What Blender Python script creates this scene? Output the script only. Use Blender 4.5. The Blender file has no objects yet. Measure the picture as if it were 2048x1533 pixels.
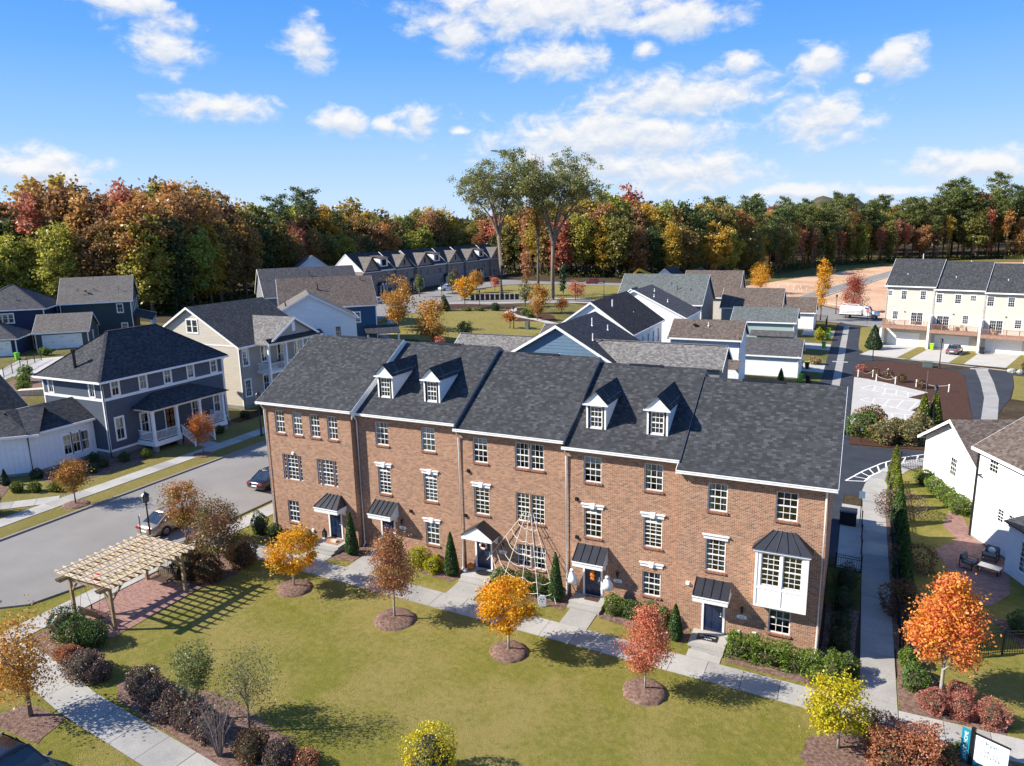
import bpy, math, random
import numpy as np
from mathutils import Vector, Matrix
sc = bpy.context.scene
COL = sc.collection
R = math.radians

# ------------------------------------------------------------------ camera
def make_camera():
    y, p, r = R(-25.76021), R(12.22351), R(-1.27017)
    c, s = math.cos, math.sin
    fwd = Vector((s(y)*c(p), c(y)*c(p), -s(p)))
    right = Vector((c(y), -s(y), 0))
    up = right.cross(fwd)
    r2 = c(r)*right + s(r)*up
    u2 = -s(r)*right + c(r)*up
    m = Matrix((( r2.x, u2.x, -fwd.x, 0.6705), (r2.y, u2.y, -fwd.y, -35.9410), (r2.z, u2.z, -fwd.z, 21.6257), (0, 0, 0, 1)))
    cam = bpy.data.cameras.new('camera')
    cam.sensor_fit = 'HORIZONTAL'; cam.sensor_width = 36.0
    cam.lens = 1453.49/2048*36.0
    cam.clip_start = 0.5; cam.clip_end = 30000
    o = bpy.data.objects.new('camera', cam); COL.objects.link(o)
    o.matrix_world = m
    sc.camera = o
make_camera()

# ------------------------------------------------------------------ light
SUN_EL, SUN_AZ = 35.0, 240.6          # compass azimuth of the sun (clockwise from +Y)
EXPOSURE = 0.95
SKY_STRENGTH = 0.098
CLOUD_STRENGTH = 0.52
sun = bpy.data.lights.new('sun', 'SUN'); sun.energy = 5.0; sun.angle = R(0.53); sun.color = (1.0, 0.93, 0.82)
so = bpy.data.objects.new('sun', sun); COL.objects.link(so)
_d = Vector((math.sin(R(SUN_AZ))*math.cos(R(SUN_EL)), math.cos(R(SUN_AZ))*math.cos(R(SUN_EL)), math.sin(R(SUN_EL))))
so.rotation_euler = _d.to_track_quat('Z', 'Y').to_euler()
so.location = (-60, -40, 80)

class NT:
    """tiny node-tree helper"""
    def __init__(s, tree): s.t = tree; s.n = tree.nodes; s.l = tree.links
    def node(s, typ, **kw):
        n = s.n.new(typ)
        for k, v in kw.items(): setattr(n, k, v)
        return n
    def put(s, sock, v):
        if isinstance(v, bpy.types.NodeSocket): s.l.new(v, sock)
        elif isinstance(v, (tuple, list)) and len(v) == 3 and sock.type == 'RGBA': sock.default_value = (*v, 1)
        else: sock.default_value = v
    def m(s, op, a, b=None, c=None, clamp=False):
        n = s.node('ShaderNodeMath', operation=op, use_clamp=clamp)
        for i, v in enumerate((a, b, c)):
            if v is not None: s.put(n.inputs[i], v)
        return n.outputs[0]
    def vm(s, op, a, b=None, scale=None):
        n = s.node('ShaderNodeVectorMath', operation=op)
        s.put(n.inputs[0], a)
        if b is not None: s.put(n.inputs[1], b)
        if scale is not None: s.put(n.inputs['Scale'], scale)
        return n.outputs['Value'] if op in ('LENGTH', 'DOT_PRODUCT', 'DISTANCE') else n.outputs[0]
    def sep(s, v):
        n = s.node('ShaderNodeSeparateXYZ'); s.put(n.inputs[0], v); return n.outputs
    def comb(s, x, y, z=0.0):
        n = s.node('ShaderNodeCombineXYZ')
        for i, v in enumerate((x, y, z)): s.put(n.inputs[i], v)
        return n.outputs[0]
    def noise(s, vec, scale, detail=3.0, rough=0.55, dist=0.0):
        n = s.node('ShaderNodeTexNoise'); s.put(n.inputs['Vector'], vec)
        n.inputs['Scale'].default_value = scale; n.inputs['Detail'].default_value = detail
        n.inputs['Roughness'].default_value = rough; n.inputs['Distortion'].default_value = dist
        return n.outputs['Fac']
    def white(s, x, y=None):
        n = s.node('ShaderNodeTexWhiteNoise')
        if y is None: n.noise_dimensions = '1D'; s.put(n.inputs['W'], x)
        else: n.noise_dimensions = '2D'; s.put(n.inputs['Vector'], s.comb(x, y))
        return n.outputs['Value']
    def ramp(s, fac, stops, interp='LINEAR'):
        n = s.node('ShaderNodeValToRGB'); cr = n.color_ramp; cr.interpolation = interp
        while len(cr.elements) > 1: cr.elements.remove(cr.elements[0])
        cr.elements[0].position = stops[0][0]; cr.elements[0].color = (*stops[0][1], 1)
        for p, c in stops[1:]:
            e = cr.elements.new(p); e.color = (*c, 1)
        s.put(n.inputs[0], fac); return n.outputs[0]
    def mix(s, fac, a, b, blend='MIX'):
        n = s.node('ShaderNodeMix', data_type='RGBA', blend_type=blend)
        s.put(n.inputs[0], fac); s.put(n.inputs[6], a); s.put(n.inputs[7], b); return n.outputs[2]
    def maprange(s, v, a, b, c=0.0, d=1.0, smooth=False):
        n = s.node('ShaderNodeMapRange')
        if smooth: n.interpolation_type = 'SMOOTHSTEP'
        for i, x in enumerate((v, a, b, c, d)): s.put(n.inputs[i], x)
        return n.outputs[0]

def make_world():
    w = bpy.data.worlds.new('World'); sc.world = w; w.use_nodes = True
    w.node_tree.nodes.clear(); t = NT(w.node_tree)
    sky = t.node('ShaderNodeTexSky'); sky.sky_type = 'NISHITA'; sky.sun_disc = False
    sky.sun_elevation = R(SUN_EL); sky.sun_rotation = R(SUN_AZ)
    sky.air_density = 1.0; sky.dust_density = 0.4; sky.ozone_density = 2.0; sky.altitude = 100
    hs = t.node('ShaderNodeHueSaturation'); hs.inputs['Saturation'].default_value = 1.12; hs.inputs['Value'].default_value = 1.0
    t.l.new(sky.outputs[0], hs.inputs['Color'])
    tc = t.node('ShaderNodeTexCoord'); d = tc.outputs['Generated']
    x, y, z = t.sep(d)
    az = t.m('MULTIPLY', t.m('ARCTAN2', x, y), 180/math.pi)
    el = t.m('MULTIPLY', t.m('ARCSINE', z), 180/math.pi)
    # the air near the horizon is pale, the sky above it a clear blue
    deep = t.mix(1.0, hs.outputs[0], (0.86, 0.98, 1.22), 'MULTIPLY')
    f = t.maprange(el, -2.0, 20.0, 0.0, 1.0)
    pale = t.ramp(f, [(0.0, (3.7, 4.5, 5.5)), (0.2, (3.0, 4.1, 5.5)), (0.41, (1.75, 3.25, 5.5)), (0.64, (0.85, 2.4, 5.3)), (0.8, (0.55, 1.95, 5.1)), (1.0, (0.45, 1.7, 4.8))])
    skycol = t.mix(t.maprange(el, 14.0, 50.0, 0.95, 0.2), deep, pale)
    CL = [(-49.33, 12.22, 2.18, 1.34), (-39.87, 12.80, 1.56, 1.40), (-46.28, 8.50, 3.66, 0.71), (-38.06, 7.67, 1.72, 0.82), (-32.37, 7.61, 1.41, 0.90),
          (-50.85, 14.42, 2.73, 0.72), (-22.07, 11.66, 3.65, 1.04), (-21.68, 14.79, 8.55, 1.39), (-13.49, 13.79, 4.46, 0.92), (-13.01, 8.76, 5.54, 1.39),
          (-18.03, 6.24, 8.98, 1.57), (-13.23, 3.59, 5.66, 1.27), (-3.45, 6.67, 3.15, 1.36), (-3.67, 10.12, 1.51, 1.05), (1.19, 10.05, 1.75, 1.02),
          (-8.65, 10.60, 0.94, 0.64), (-57.55, 4.16, 3.6, 0.95), (-17.64, 4.28, 4.41, 1.42), (-15.56, 12.09, 0.89, 0.58), (6.32, 3.17, 3.93, 0.81),
          (-3.80, 1.92, 3.53, 0.48), (1.87, 1.73, 2.64, 0.33), (-28.63, 13.26, 1.83, 0.96), (-34.76, 7.44, 0.80, 0.48), (-0.81, 9.08, 0.49, 0.31), (-29.24, 6.98, 0.75, 0.28)]
    rr = random.Random(5)
    for k in range(26):                      # the cloud field goes on round the horizon
        a = 14 + k*10.8 + rr.uniform(-4, 4)
        CL.append((a if a < 180 else a-360, rr.uniform(4, 30), rr.uniform(2, 6), rr.uniform(0.8, 2.2)))
    def field(dz):
        best = None
        elz = t.m('ADD', el, dz)
        for (a, e, wa, we) in CL:
            da = t.m('MULTIPLY', t.m('SUBTRACT', az, a), 0.88/wa); de = t.m('MULTIPLY', t.m('SUBTRACT', elz, e), 0.78/we)
            q = t.m('SQRT', t.m('ADD', t.m('MULTIPLY', da, da), t.m('MULTIPLY', de, de)))
            best = q if best is None else t.m('MINIMUM', best, q)
        v = t.comb(t.m('MULTIPLY', az, 0.6), t.m('MULTIPLY', elz, 1.0), 0.0)
        n1 = t.noise(v, 0.75, 7, 0.62, 0.3)
        n2 = t.noise(v, 0.24, 2, 0.5)
        return t.m('SUBTRACT', t.m('ADD', t.m('MULTIPLY', t.m('SUBTRACT', n1, 0.5), 2.5), t.m('ADD', t.m('SUBTRACT', 1.32, best), t.m('MULTIPLY', t.m('SUBTRACT', n2, 0.5), 1.0))), 0.0)
    f0 = field(0.0); f1 = field(0.55)
    dens = t.maprange(f0, 0.0, 1.0, 0.0, 1.0, True)
    lit = t.maprange(t.m('SUBTRACT', f0, f1), -0.45, 0.55, 0.0, 1.0)
    col = t.mix(lit, (0.66, 0.74, 0.88), (1.0, 0.985, 0.965))
    low = t.maprange(el, 0.0, 5.0, 0.35, 0.0)
    col = t.mix(low, col, (0.70, 0.80, 0.95))
    clb = t.node('ShaderNodeBackground'); t.put(clb.inputs['Color'], col); clb.inputs['Strength'].default_value = CLOUD_STRENGTH
    skb = t.node('ShaderNodeBackground'); t.put(skb.inputs['Color'], skycol); skb.inputs['Strength'].default_value = SKY_STRENGTH
    mx = t.node('ShaderNodeMixShader'); t.put(mx.inputs[0], t.m('MULTIPLY', dens, 0.93)); t.l.new(skb.outputs[0], mx.inputs[1]); t.l.new(clb.outputs[0], mx.inputs[2])
    out = t.node('ShaderNodeOutputWorld'); t.l.new(mx.outputs[0], out.inputs['Surface'])
make_world()
vs = sc.view_settings
vs.view_transform = 'Standard'; vs.look = 'None'; vs.gamma = 1.0; vs.exposure = EXPOSURE; vs.use_curve_mapping = False
sc.cycles.use_denoising = True
sc.cycles.max_bounces = 6; sc.cycles.transparent_max_bounces = 12

# ------------------------------------------------------------------ ground height: the land falls gently to the right
def gz(x): return 0.033*min(max(-x, -3.0), 106.0)

# ------------------------------------------------------------------ mesh helpers
class MB:
    def __init__(s): s.v = []; s.f = []; s.mi = []; s.cur = 0
    def add(s, vs, fs):
        b = len(s.v); s.v.extend([tuple(p) for p in vs])
        for f in fs: s.f.append([b+i for i in f]); s.mi.append(s.cur)
        return s
    def box(s, x0, x1, y0, y1, z0, z1, M=None):
        vs = [Vector((x, y, z)) for z in (z0, z1) for x, y in ((x0, y0), (x1, y0), (x1, y1), (x0, y1))]
        if M is not None: vs = [M @ p for p in vs]
        return s.add(vs, [(3, 2, 1, 0), (4, 5, 6, 7), (0, 1, 5, 4), (1, 2, 6, 5), (2, 3, 7, 6), (3, 0, 4, 7)])
    def cbox(s, c, sx, sy, sz, rz=0.0, tilt=None):
        M = Matrix.Translation(c) @ Matrix.Rotation(rz, 4, 'Z')
        if tilt is not None: M = M @ tilt
        return s.box(-sx/2, sx/2, -sy/2, sy/2, -sz/2, sz/2, M)
    def poly(s, pts): return s.add(pts, [tuple(range(len(pts)))])
    def ext(s, pts, vec):
        n = len(pts); vec = Vector(vec)
        vs = [Vector(p) for p in pts] + [Vector(p)+vec for p in pts]
        fs = [tuple(range(n-1, -1, -1)), tuple(range(n, 2*n))] + [(i, (i+1) % n, n+(i+1) % n, n+i) for i in range(n)]
        return s.add(vs, fs)
    def beam(s, a, b, w, h, up=(0, 0, 1)):
        a = Vector(a); b = Vector(b); d = (b-a).normalized(); u = Vector(up)
        sd = d.cross(u)
        if sd.length < 1e-4: sd = d.cross(Vector((0, 1, 0)))
        sd.normalize(); u = sd.cross(d)
        vs = []
        for p in (a, b):
            for i, j in ((-1, -1), (1, -1), (1, 1), (-1, 1)): vs.append(p + sd*(i*w/2) + u*(j*h/2))
        return s.add(vs, [(3, 2, 1, 0), (4, 5, 6, 7), (0, 1, 5, 4), (1, 2, 6, 5), (2, 3, 7, 6), (3, 0, 4, 7)])
    def tube(s, pts, r, n=6, cap=True):
        pts = [Vector(p) for p in pts]; k = len(pts)
        rs = r if isinstance(r, (list, tuple)) else [r]*k
        vs = []
        for i, p in enumerate(pts):
            d = (pts[min(i+1, k-1)]-pts[max(i-1, 0)]).normalized()
            a = d.cross(Vector((0, 0, 1)))
            if a.length < 1e-3: a = Vector((1, 0, 0))
            a.normalize(); b = d.cross(a)
            for j in range(n):
                t = 2*math.pi*j/n; vs.append(p + (a*math.cos(t)+b*math.sin(t))*rs[i])
        fs = [(i*n+j, i*n+(j+1) % n, (i+1)*n+(j+1) % n, (i+1)*n+j) for i in range(k-1) for j in range(n)]
        if cap: fs += [tuple(range(n-1, -1, -1)), tuple((k-1)*n+j for j in range(n))]
        return s.add(vs, fs)
    def lathe(s, prof, n=12, c=(0, 0, 0)):
        vs = []; k = len(prof)
        for (r, z) in prof:
            for j in range(n):
                t = 2*math.pi*j/n; vs.append((c[0]+r*math.cos(t), c[1]+r*math.sin(t), c[2]+z))
        fs = [(i*n+j, i*n+(j+1) % n, (i+1)*n+(j+1) % n, (i+1)*n+j) for i in range(k-1) for j in range(n)]
        fs += [tuple(range(n-1, -1, -1)), tuple((k-1)*n+j for j in range(n))]
        return s.add(vs, fs)
    def ball(s, c, rx, ry, rz, nu=10, nv=6, jit=0.0, rng=None):
        prof = []
        vs = [(c[0], c[1], c[2]-rz)]
        for i in range(1, nv):
            a = math.pi*i/nv
            for j in range(nu):
                t = 2*math.pi*j/nu; q = 1+(rng.uniform(-jit, jit) if rng else 0)
                vs.append((c[0]+rx*math.sin(a)*math.cos(t)*q, c[1]+ry*math.sin(a)*math.sin(t)*q, c[2]-rz*math.cos(a)*q))
        vs.append((c[0], c[1], c[2]+rz)); L = len(vs)-1
        fs = [(0, 1+(j+1) % nu, 1+j) for j in range(nu)]
        for i in range(nv-2):
            for j in range(nu):
                a = 1+i*nu+j; b = 1+i*nu+(j+1) % nu; fs.append((a, b, b+nu, a+nu))
        fs += [(1+(nv-2)*nu+j, 1+(nv-2)*nu+(j+1) % nu, L) for j in range(nu)]
        return s.add(vs, fs)
    def wall(s, p0, p1, z0, z1, holes=(), depth=0.0):
        """vertical wall p0->p1, outside on the right-hand side; holes (u0,u1,zb,zt) with reveals going in by depth"""
        p0 = Vector((p0[0], p0[1], 0)); p1 = Vector((p1[0], p1[1], 0)); L = (p1-p0).length; d = (p1-p0)/L
        inn = Vector((-d.y, d.x, 0))
        P = lambda u, z, q=0.0: p0+d*u+inn*q+Vector((0, 0, z))
        us = sorted({0.0, L} | {h[0] for h in holes} | {h[1] for h in holes}); zs = sorted({z0, z1} | {h[2] for h in holes} | {h[3] for h in holes})
        for i in range(len(us)-1):
            for j in range(len(zs)-1):
                uc = (us[i]+us[i+1])/2; zc = (zs[j]+zs[j+1])/2
                if any(h[0] < uc < h[1] and h[2] < zc < h[3] for h in holes): continue
                s.poly([P(us[i], zs[j]), P(us[i+1], zs[j]), P(us[i+1], zs[j+1]), P(us[i], zs[j+1])])
        if depth:
            for (a, b, c, e) in holes:
                s.poly([P(a, c), P(a, e), P(a, e, depth), P(a, c, depth)]); s.poly([P(b, c), P(b, c, depth), P(b, e, depth), P(b, e)])
                s.poly([P(a, c), P(a, c, depth), P(b, c, depth), P(b, c)]); s.poly([P(a, e), P(b, e), P(b, e, depth), P(a, e, depth)])
        return s
    def mesh(s, name, mats, smooth=False):
        me = bpy.data.meshes.new(name)
        me.from_pydata(s.v, [], s.f)
        for m in (mats if isinstance(mats, (list, tuple)) else [mats]): me.materials.append(m)
        if any(s.mi): me.polygons.foreach_set('material_index', s.mi)
        if smooth: me.polygons.foreach_set('use_smooth', [True]*len(me.polygons))
        uvl = me.uv_layers.new(name='uv').data
        for p in me.polygons:                                # metres along the face: u level, v up the slope
            n = p.normal
            if abs(n.z) > 0.985: u = Vector((1, 0, 0)); v = Vector((0, 1, 0))
            else: u = Vector((-n.y, n.x, 0)).normalized(); v = n.cross(u)
            for li in p.loop_indices:
                co = me.vertices[me.loops[li].vertex_index].co
                uvl[li].uv = (co.dot(u), co.dot(v))
        return me
    def build(s, name, mats, parent=None, smooth=False):
        return link(name, s.mesh(name, mats, smooth), parent)

def link(name, me, parent=None, loc=None, rz=None):
    o = bpy.data.objects.new(name, me); COL.objects.link(o)
    if parent is not None: o.parent = parent
    if loc is not None: o.location = loc
    if rz is not None: o.rotation_euler = (0, 0, rz)
    return o
def empty(name, loc, rz=0.0):
    o = bpy.data.objects.new(name, None); COL.objects.link(o); o.location = loc; o.rotation_euler = (0, 0, rz); o.empty_display_size = 0.5
    return o
def tag(o, label=None, cat=None, group=None, kind=None):
    if label: o['label'] = label
    if cat: o['category'] = cat
    if group: o['group'] = group
    if kind: o['kind'] = kind
    return o
def thing(name, label, cat, loc, rz=0.0, group=None): return tag(empty(name, loc, rz), label, cat, group)
def kids(o): return [c for c in COL.objects if c.parent is o]
CHILD = {}
def copy_tree(o, loc=None, rz=None, label=None, group=None):
    c = o.copy(); COL.objects.link(c)
    if loc is not None: c.location = loc
    if rz is not None: c.rotation_euler = (0, 0, rz)
    if label: c['label'] = label
    if group: c['group'] = group
    for ch in list(o.children):
        d = ch.copy(); COL.objects.link(d); d.parent = c
        for g in list(ch.children):
            e = g.copy(); COL.objects.link(e); e.parent = d
    return c

# draped sheets on the ground: cut into triangles, then clipped where the slope changes
from mathutils.geometry import tessellate_polygon
def _clip(poly, xc, keep_right):
    out = []; n = len(poly)
    for i in range(n):
        a = poly[i]; b = poly[(i+1) % n]
        ia = a[0] >= xc if keep_right else a[0] <= xc; ib = b[0] >= xc if keep_right else b[0] <= xc
        if ia: out.append(a)
        if ia != ib and abs(b[0]-a[0]) > 1e-9:
            t = (xc-a[0])/(b[0]-a[0]); out.append((xc, a[1]+t*(b[1]-a[1])))
    return out
def drape(mb, poly, off):
    poly = [(float(p[0]), float(p[1])) for p in poly]
    tris = [[poly[i] for i in t] for t in tessellate_polygon([[Vector((x, y, 0)) for x, y in poly]])] if len(poly) > 3 else [poly]
    for xc in (3.0, -106.0):
        nxt = []
        for p in tris:
            if max(q[0] for q in p) <= xc or min(q[0] for q in p) >= xc: nxt.append(p); continue
            for k in (True, False):
                q = _clip(p, xc, k)
                if len(q) >= 3: nxt.append(q)
        tris = nxt
    for p in tris:
        a = sum(p[i][0]*p[(i+1) % len(p)][1]-p[(i+1) % len(p)][0]*p[i][1] for i in range(len(p)))
        if abs(a) < 1e-7: continue
        if a < 0: p = p[::-1]
        mb.poly([(x, y, gz(x)+off) for x, y in p])
    return mb
def sheet(name, poly, off, mat, label=None, kind='structure'):
    o = drape(MB(), poly, off).build(name, mat)
    return tag(o, label, None, None, kind)
def strip(pts, w):
    """polygon of a band of width w along a polyline"""
    L = []; Rr = []
    n = len(pts)
    for i in range(n):
        a = Vector(pts[max(i-1, 0)]); b = Vector(pts[min(i+1, n-1)]); d = (b-a).normalized(); nn = Vector((-d.y, d.x))
        p = Vector(pts[i]); L.append(tuple(p+nn*w/2)); Rr.append(tuple(p-nn*w/2))
    return L + Rr[::-1]
def arc(cx, cy, rx, ry=None, a0=0, a1=360, n=20):
    ry = rx if ry is None else ry
    return [(cx+rx*math.cos(R(a0+(a1-a0)*i/n)), cy+ry*math.sin(R(a0+(a1-a0)*i/n))) for i in range(n if a1-a0 == 360 else n+1)]
def wobble(poly, amp, seed, sub=3):
    r = random.Random(seed); out = []
    for i in range(len(poly)):
        a = poly[i]; b = poly[(i+1) % len(poly)]
        for k in range(sub):
            t = k/sub; out.append((a[0]+(b[0]-a[0])*t+r.uniform(-amp, amp), a[1]+(b[1]-a[1])*t+r.uniform(-amp, amp)))
    return out
# ------------------------------------------------------------------ materials
def base(name, rough=0.8, spec=0.3):
    m = bpy.data.materials.new(name); m.use_nodes = True
    m.node_tree.nodes.clear(); t = NT(m.node_tree)
    b = t.node('ShaderNodeBsdfPrincipled'); o = t.node('ShaderNodeOutputMaterial'); t.l.new(b.outputs[0], o.inputs[0])
    b.inputs['Roughness'].default_value = rough; b.inputs['Specular IOR Level'].default_value = spec
    return m, t, b
def bump(t, b, h, strength=0.5, dist=0.02):
    n = t.node('ShaderNodeBump'); n.inputs['Strength'].default_value = strength; n.inputs['Distance'].default_value = dist
    t.put(n.inputs['Height'], h); t.l.new(n.outputs[0], b.inputs['Normal'])
def pos(t): return t.node('ShaderNodeNewGeometry').outputs['Position']
def objc(t): return t.node('ShaderNodeTexCoord').outputs['Object']
def uvs(t): return t.sep(t.node('ShaderNodeTexCoord').outputs['UV'])
def plain(name, c, var=0.12, scale=3.0, rough=0.6, spec=0.3, metal=0.0, bmp=0.0, coat=0.0):
    m, t, b = base(name, rough, spec)
    n = t.noise(objc(t), scale, 4)
    lo = tuple(x*(1-var) for x in c); hi = tuple(min(1, x*(1+var)) for x in c)
    t.put(b.inputs['Base Color'], t.ramp(n, [(0.3, lo), (0.7, hi)])); b.inputs['Metallic'].default_value = metal
    if coat: b.inputs['Coat Weight'].default_value = coat; b.inputs['Coat Roughness'].default_value = 0.05
    if bmp: bump(t, b, t.noise(objc(t), scale*12, 3), bmp, 0.01)
    return m
def brick(name, stops, mortar, bw=0.21, bh=0.0717, dirt=0.25, run=2):
    m, t, b = base(name, 0.88, 0.2); u, v, _ = uvs(t)
    row = t.m('FLOOR', t.m('DIVIDE', v, bh)); fv = t.m('FRACT', t.m('DIVIDE', v, bh))
    uu = t.m('ADD', t.m('DIVIDE', u, bw), t.m('MULTIPLY', t.m('MODULO', t.m('ADD', row, 4000), 2), 0.5))
    col = t.m('FLOOR', uu); fu = t.m('FRACT', uu)
    c = t.ramp(t.white(col, row), stops)
    c = t.mix(t.m('MULTIPLY', t.noise(t.comb(u, v), 0.7, 4), dirt), c, tuple(x*0.62 for x in stops[1][1]))
    gap = t.m('MAXIMUM', t.m('LESS_THAN', fv, 0.15), t.m('LESS_THAN', fu, 0.055))
    t.put(b.inputs['Base Color'], t.mix(gap, c, mortar))
    bump(t, b, t.m('ADD', t.m('SUBTRACT', 1.0, gap), t.m('MULTIPLY', t.white(t.m('ADD', col, 77), row), 0.2)), 0.35, 0.006)
    return m
def shingle(name, stops, tab=0.23, cs=0.16, patch=0.35, relief=0.8):
    m, t, b = base(name, 0.92, 0.15); u, v, _ = uvs(t)
    row = t.m('FLOOR', t.m('DIVIDE', v, cs)); fv = t.m('FRACT', t.m('DIVIDE', v, cs))
    uu = t.m('ADD', t.m('DIVIDE', u, tab), t.m('MULTIPLY', t.white(row), 9.0)); col = t.m('FLOOR', uu); fu = t.m('FRACT', uu)
    w = t.white(col, row)
    big = t.noise(t.comb(u, v), 0.35, 5, 0.6)
    f = t.m('ADD', t.m('MULTIPLY', w, 0.78), t.m('MULTIPLY', t.m('SUBTRACT', big, 0.5), patch), clamp=True)
    c = t.ramp(f, stops)
    gran = t.noise(t.comb(u, v), 60, 2)
    c = t.mix(t.m('MULTIPLY', gran, 0.35), c, tuple(x*0.55 for x in stops[0][1]))
    edge = t.m('MAXIMUM', t.m('LESS_THAN', fv, 0.10), t.m('LESS_THAN', fu, 0.03))
    c = t.mix(t.m('MULTIPLY', edge, 0.55), c, tuple(x*0.4 for x in stops[0][1]))  # butt-edge shadow lines and tab gaps darkened in the colour
    t.put(b.inputs['Base Color'], c)
    bump(t, b, t.m('ADD', t.m('MULTIPLY', t.m('SUBTRACT', 1.0, fv), 1.0), t.m('MULTIPLY', w, 0.5)), relief, 0.016)
    return m
def siding(name, c, lap=0.18, rough=0.55, var=0.06, vert=False, relief=0.9):
    m, t, b = base(name, rough, 0.3); u, v, _ = uvs(t)
    a = u if vert else v
    fv = t.m('FRACT', t.m('DIVIDE', a, lap))
    n = t.noise(t.comb(t.m('MULTIPLY', u, 0.5), t.m('MULTIPLY', v, 1.4)), 1.3, 5)
    col = t.ramp(n, [(0.3, tuple(x*(1-var) for x in c)), (0.75, tuple(min(1, x*(1+var)) for x in c))])
    if vert:
        ed = t.m('LESS_THAN', fv, 0.14); col2 = t.mix(t.m('MULTIPLY', t.m('LESS_THAN', t.m('ABSOLUTE', t.m('SUBTRACT', fv, 0.16)), 0.025), 0.35), col, tuple(x*0.5 for x in c))
        bump(t, b, ed, 0.8, 0.02)
    else:
        col2 = t.mix(t.m('MULTIPLY', t.m('LESS_THAN', fv, 0.09), 0.5), col, tuple(x*0.45 for x in c))
        bump(t, b, t.m('SUBTRACT', 1.0, fv), relief, 0.012)
    t.put(b.inputs['Base Color'], col2); return m
def two(name, c1, c2, scale, rough=0.9, bmp=0.0, bscale=20, bdist=0.02, c3=None, detail=6, w=(0.35, 0.65), coords=None):
    m, t, b = base(name, rough, 0.15); p = coords(t) if coords else pos(t)
    n = t.noise(p, scale, detail, 0.62)
    st = [(w[0], c1), (w[1], c2)] if c3 is None else [(w[0], c1), ((w[0]+w[1])/2, c2), (w[1], c3)]
    c = t.ramp(n, st)
    n2 = t.noise(p, bscale, 4, 0.65)
    c = t.mix(t.maprange(n2, 0.3, 0.75, 0.0, 0.5), c, tuple(x*0.55 for x in c1))
    t.put(b.inputs['Base Color'], c)
    if bmp: bump(t, b, n2, bmp, bdist)
    return m
def lawn(name, g1, g2, tan, amt=0.5):
    m, t, b = base(name, 0.95, 0.08); p = pos(t)
    big = t.noise(p, 0.22, 6, 0.6, 0.4); mid = t.noise(p, 1.7, 5, 0.65); fine = t.noise(t.vm('MULTIPLY', p, (1.0, 1.6, 1.0)), 16, 4, 0.7); vf = t.noise(p, 60, 3, 0.7)
    c = t.mix(t.maprange(mid, 0.32, 0.68), g1, g2)
    c = t.mix(t.m('MULTIPLY', t.maprange(t.m('ADD', t.m('MULTIPLY', big, 0.6), t.m('MULTIPLY', t.noise(p, 3.4, 5, 0.7), 0.4)), 0.43, 0.58), amt), c, tan)
    c = t.mix(t.maprange(fine, 0.35, 0.72, 0.0, 0.6), c, tuple(x*0.5 for x in g1))
    c = t.mix(t.maprange(vf, 0.45, 0.75, 0.0, 0.5), c, tuple(min(1, x*1.3) for x in tan))
    t.put(b.inputs['Base Color'], c); bump(t, b, t.m('ADD', fine, t.m('MULTIPLY', vf, 0.6)), 1.0, 0.09)
    return m
def glass(name, tint=(0.02, 0.025, 0.03), rough=0.03):
    m = bpy.data.materials.new(name); m.use_nodes = True; m.node_tree.nodes.clear(); t = NT(m.node_tree)
    tr = t.node('ShaderNodeBsdfTransparent'); tr.inputs[0].default_value = (0.90, 0.94, 0.92, 1)
    gl = t.node('ShaderNodeBsdfGlossy'); gl.inputs['Roughness'].default_value = rough
    fr = t.node('ShaderNodeFresnel'); fr.inputs['IOR'].default_value = 1.75
    bn = t.node('ShaderNodeBump'); bn.inputs['Strength'].default_value = 0.06; bn.inputs['Distance'].default_value = 0.02
    t.put(bn.inputs['Height'], t.noise(objc(t), 2.2, 1)); t.l.new(bn.outputs[0], gl.inputs['Normal'])
    mx = t.node('ShaderNodeMixShader'); t.put(mx.inputs[0], t.m('ADD', fr.outputs[0], 0.05, clamp=True)); t.l.new(tr.outputs[0], mx.inputs[1]); t.l.new(gl.outputs[0], mx.inputs[2])
    o = t.node('ShaderNodeOutputMaterial'); t.l.new(mx.outputs[0], o.inputs[0]); return m
def darkglass(name, c=(0.02, 0.025, 0.03), spec=0.9):
    m, t, b = base(name, 0.04, spec); n = t.noise(objc(t), 1.5, 3)
    t.put(b.inputs['Base Color'], t.ramp(n, [(0.35, c), (0.7, tuple(x*2.2 for x in c))])); b.inputs['IOR'].default_value = 1.6
    return m
def blind(name, c, per=0.06, horiz=True):
    m, t, b = base(name, 0.8, 0.2); x, y, z = t.sep(objc(t))
    w = t.m('SINE', t.m('MULTIPLY', z if horiz else x, 6.283/per))
    f = t.m('ADD', t.m('MULTIPLY', w, 0.25), t.m('MULTIPLY', t.noise(objc(t), 2.0, 3), 0.8), clamp=True)
    t.put(b.inputs['Base Color'], t.ramp(f, [(0.1, tuple(q*0.55 for q in c)), (0.75, c)])); return m
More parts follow.
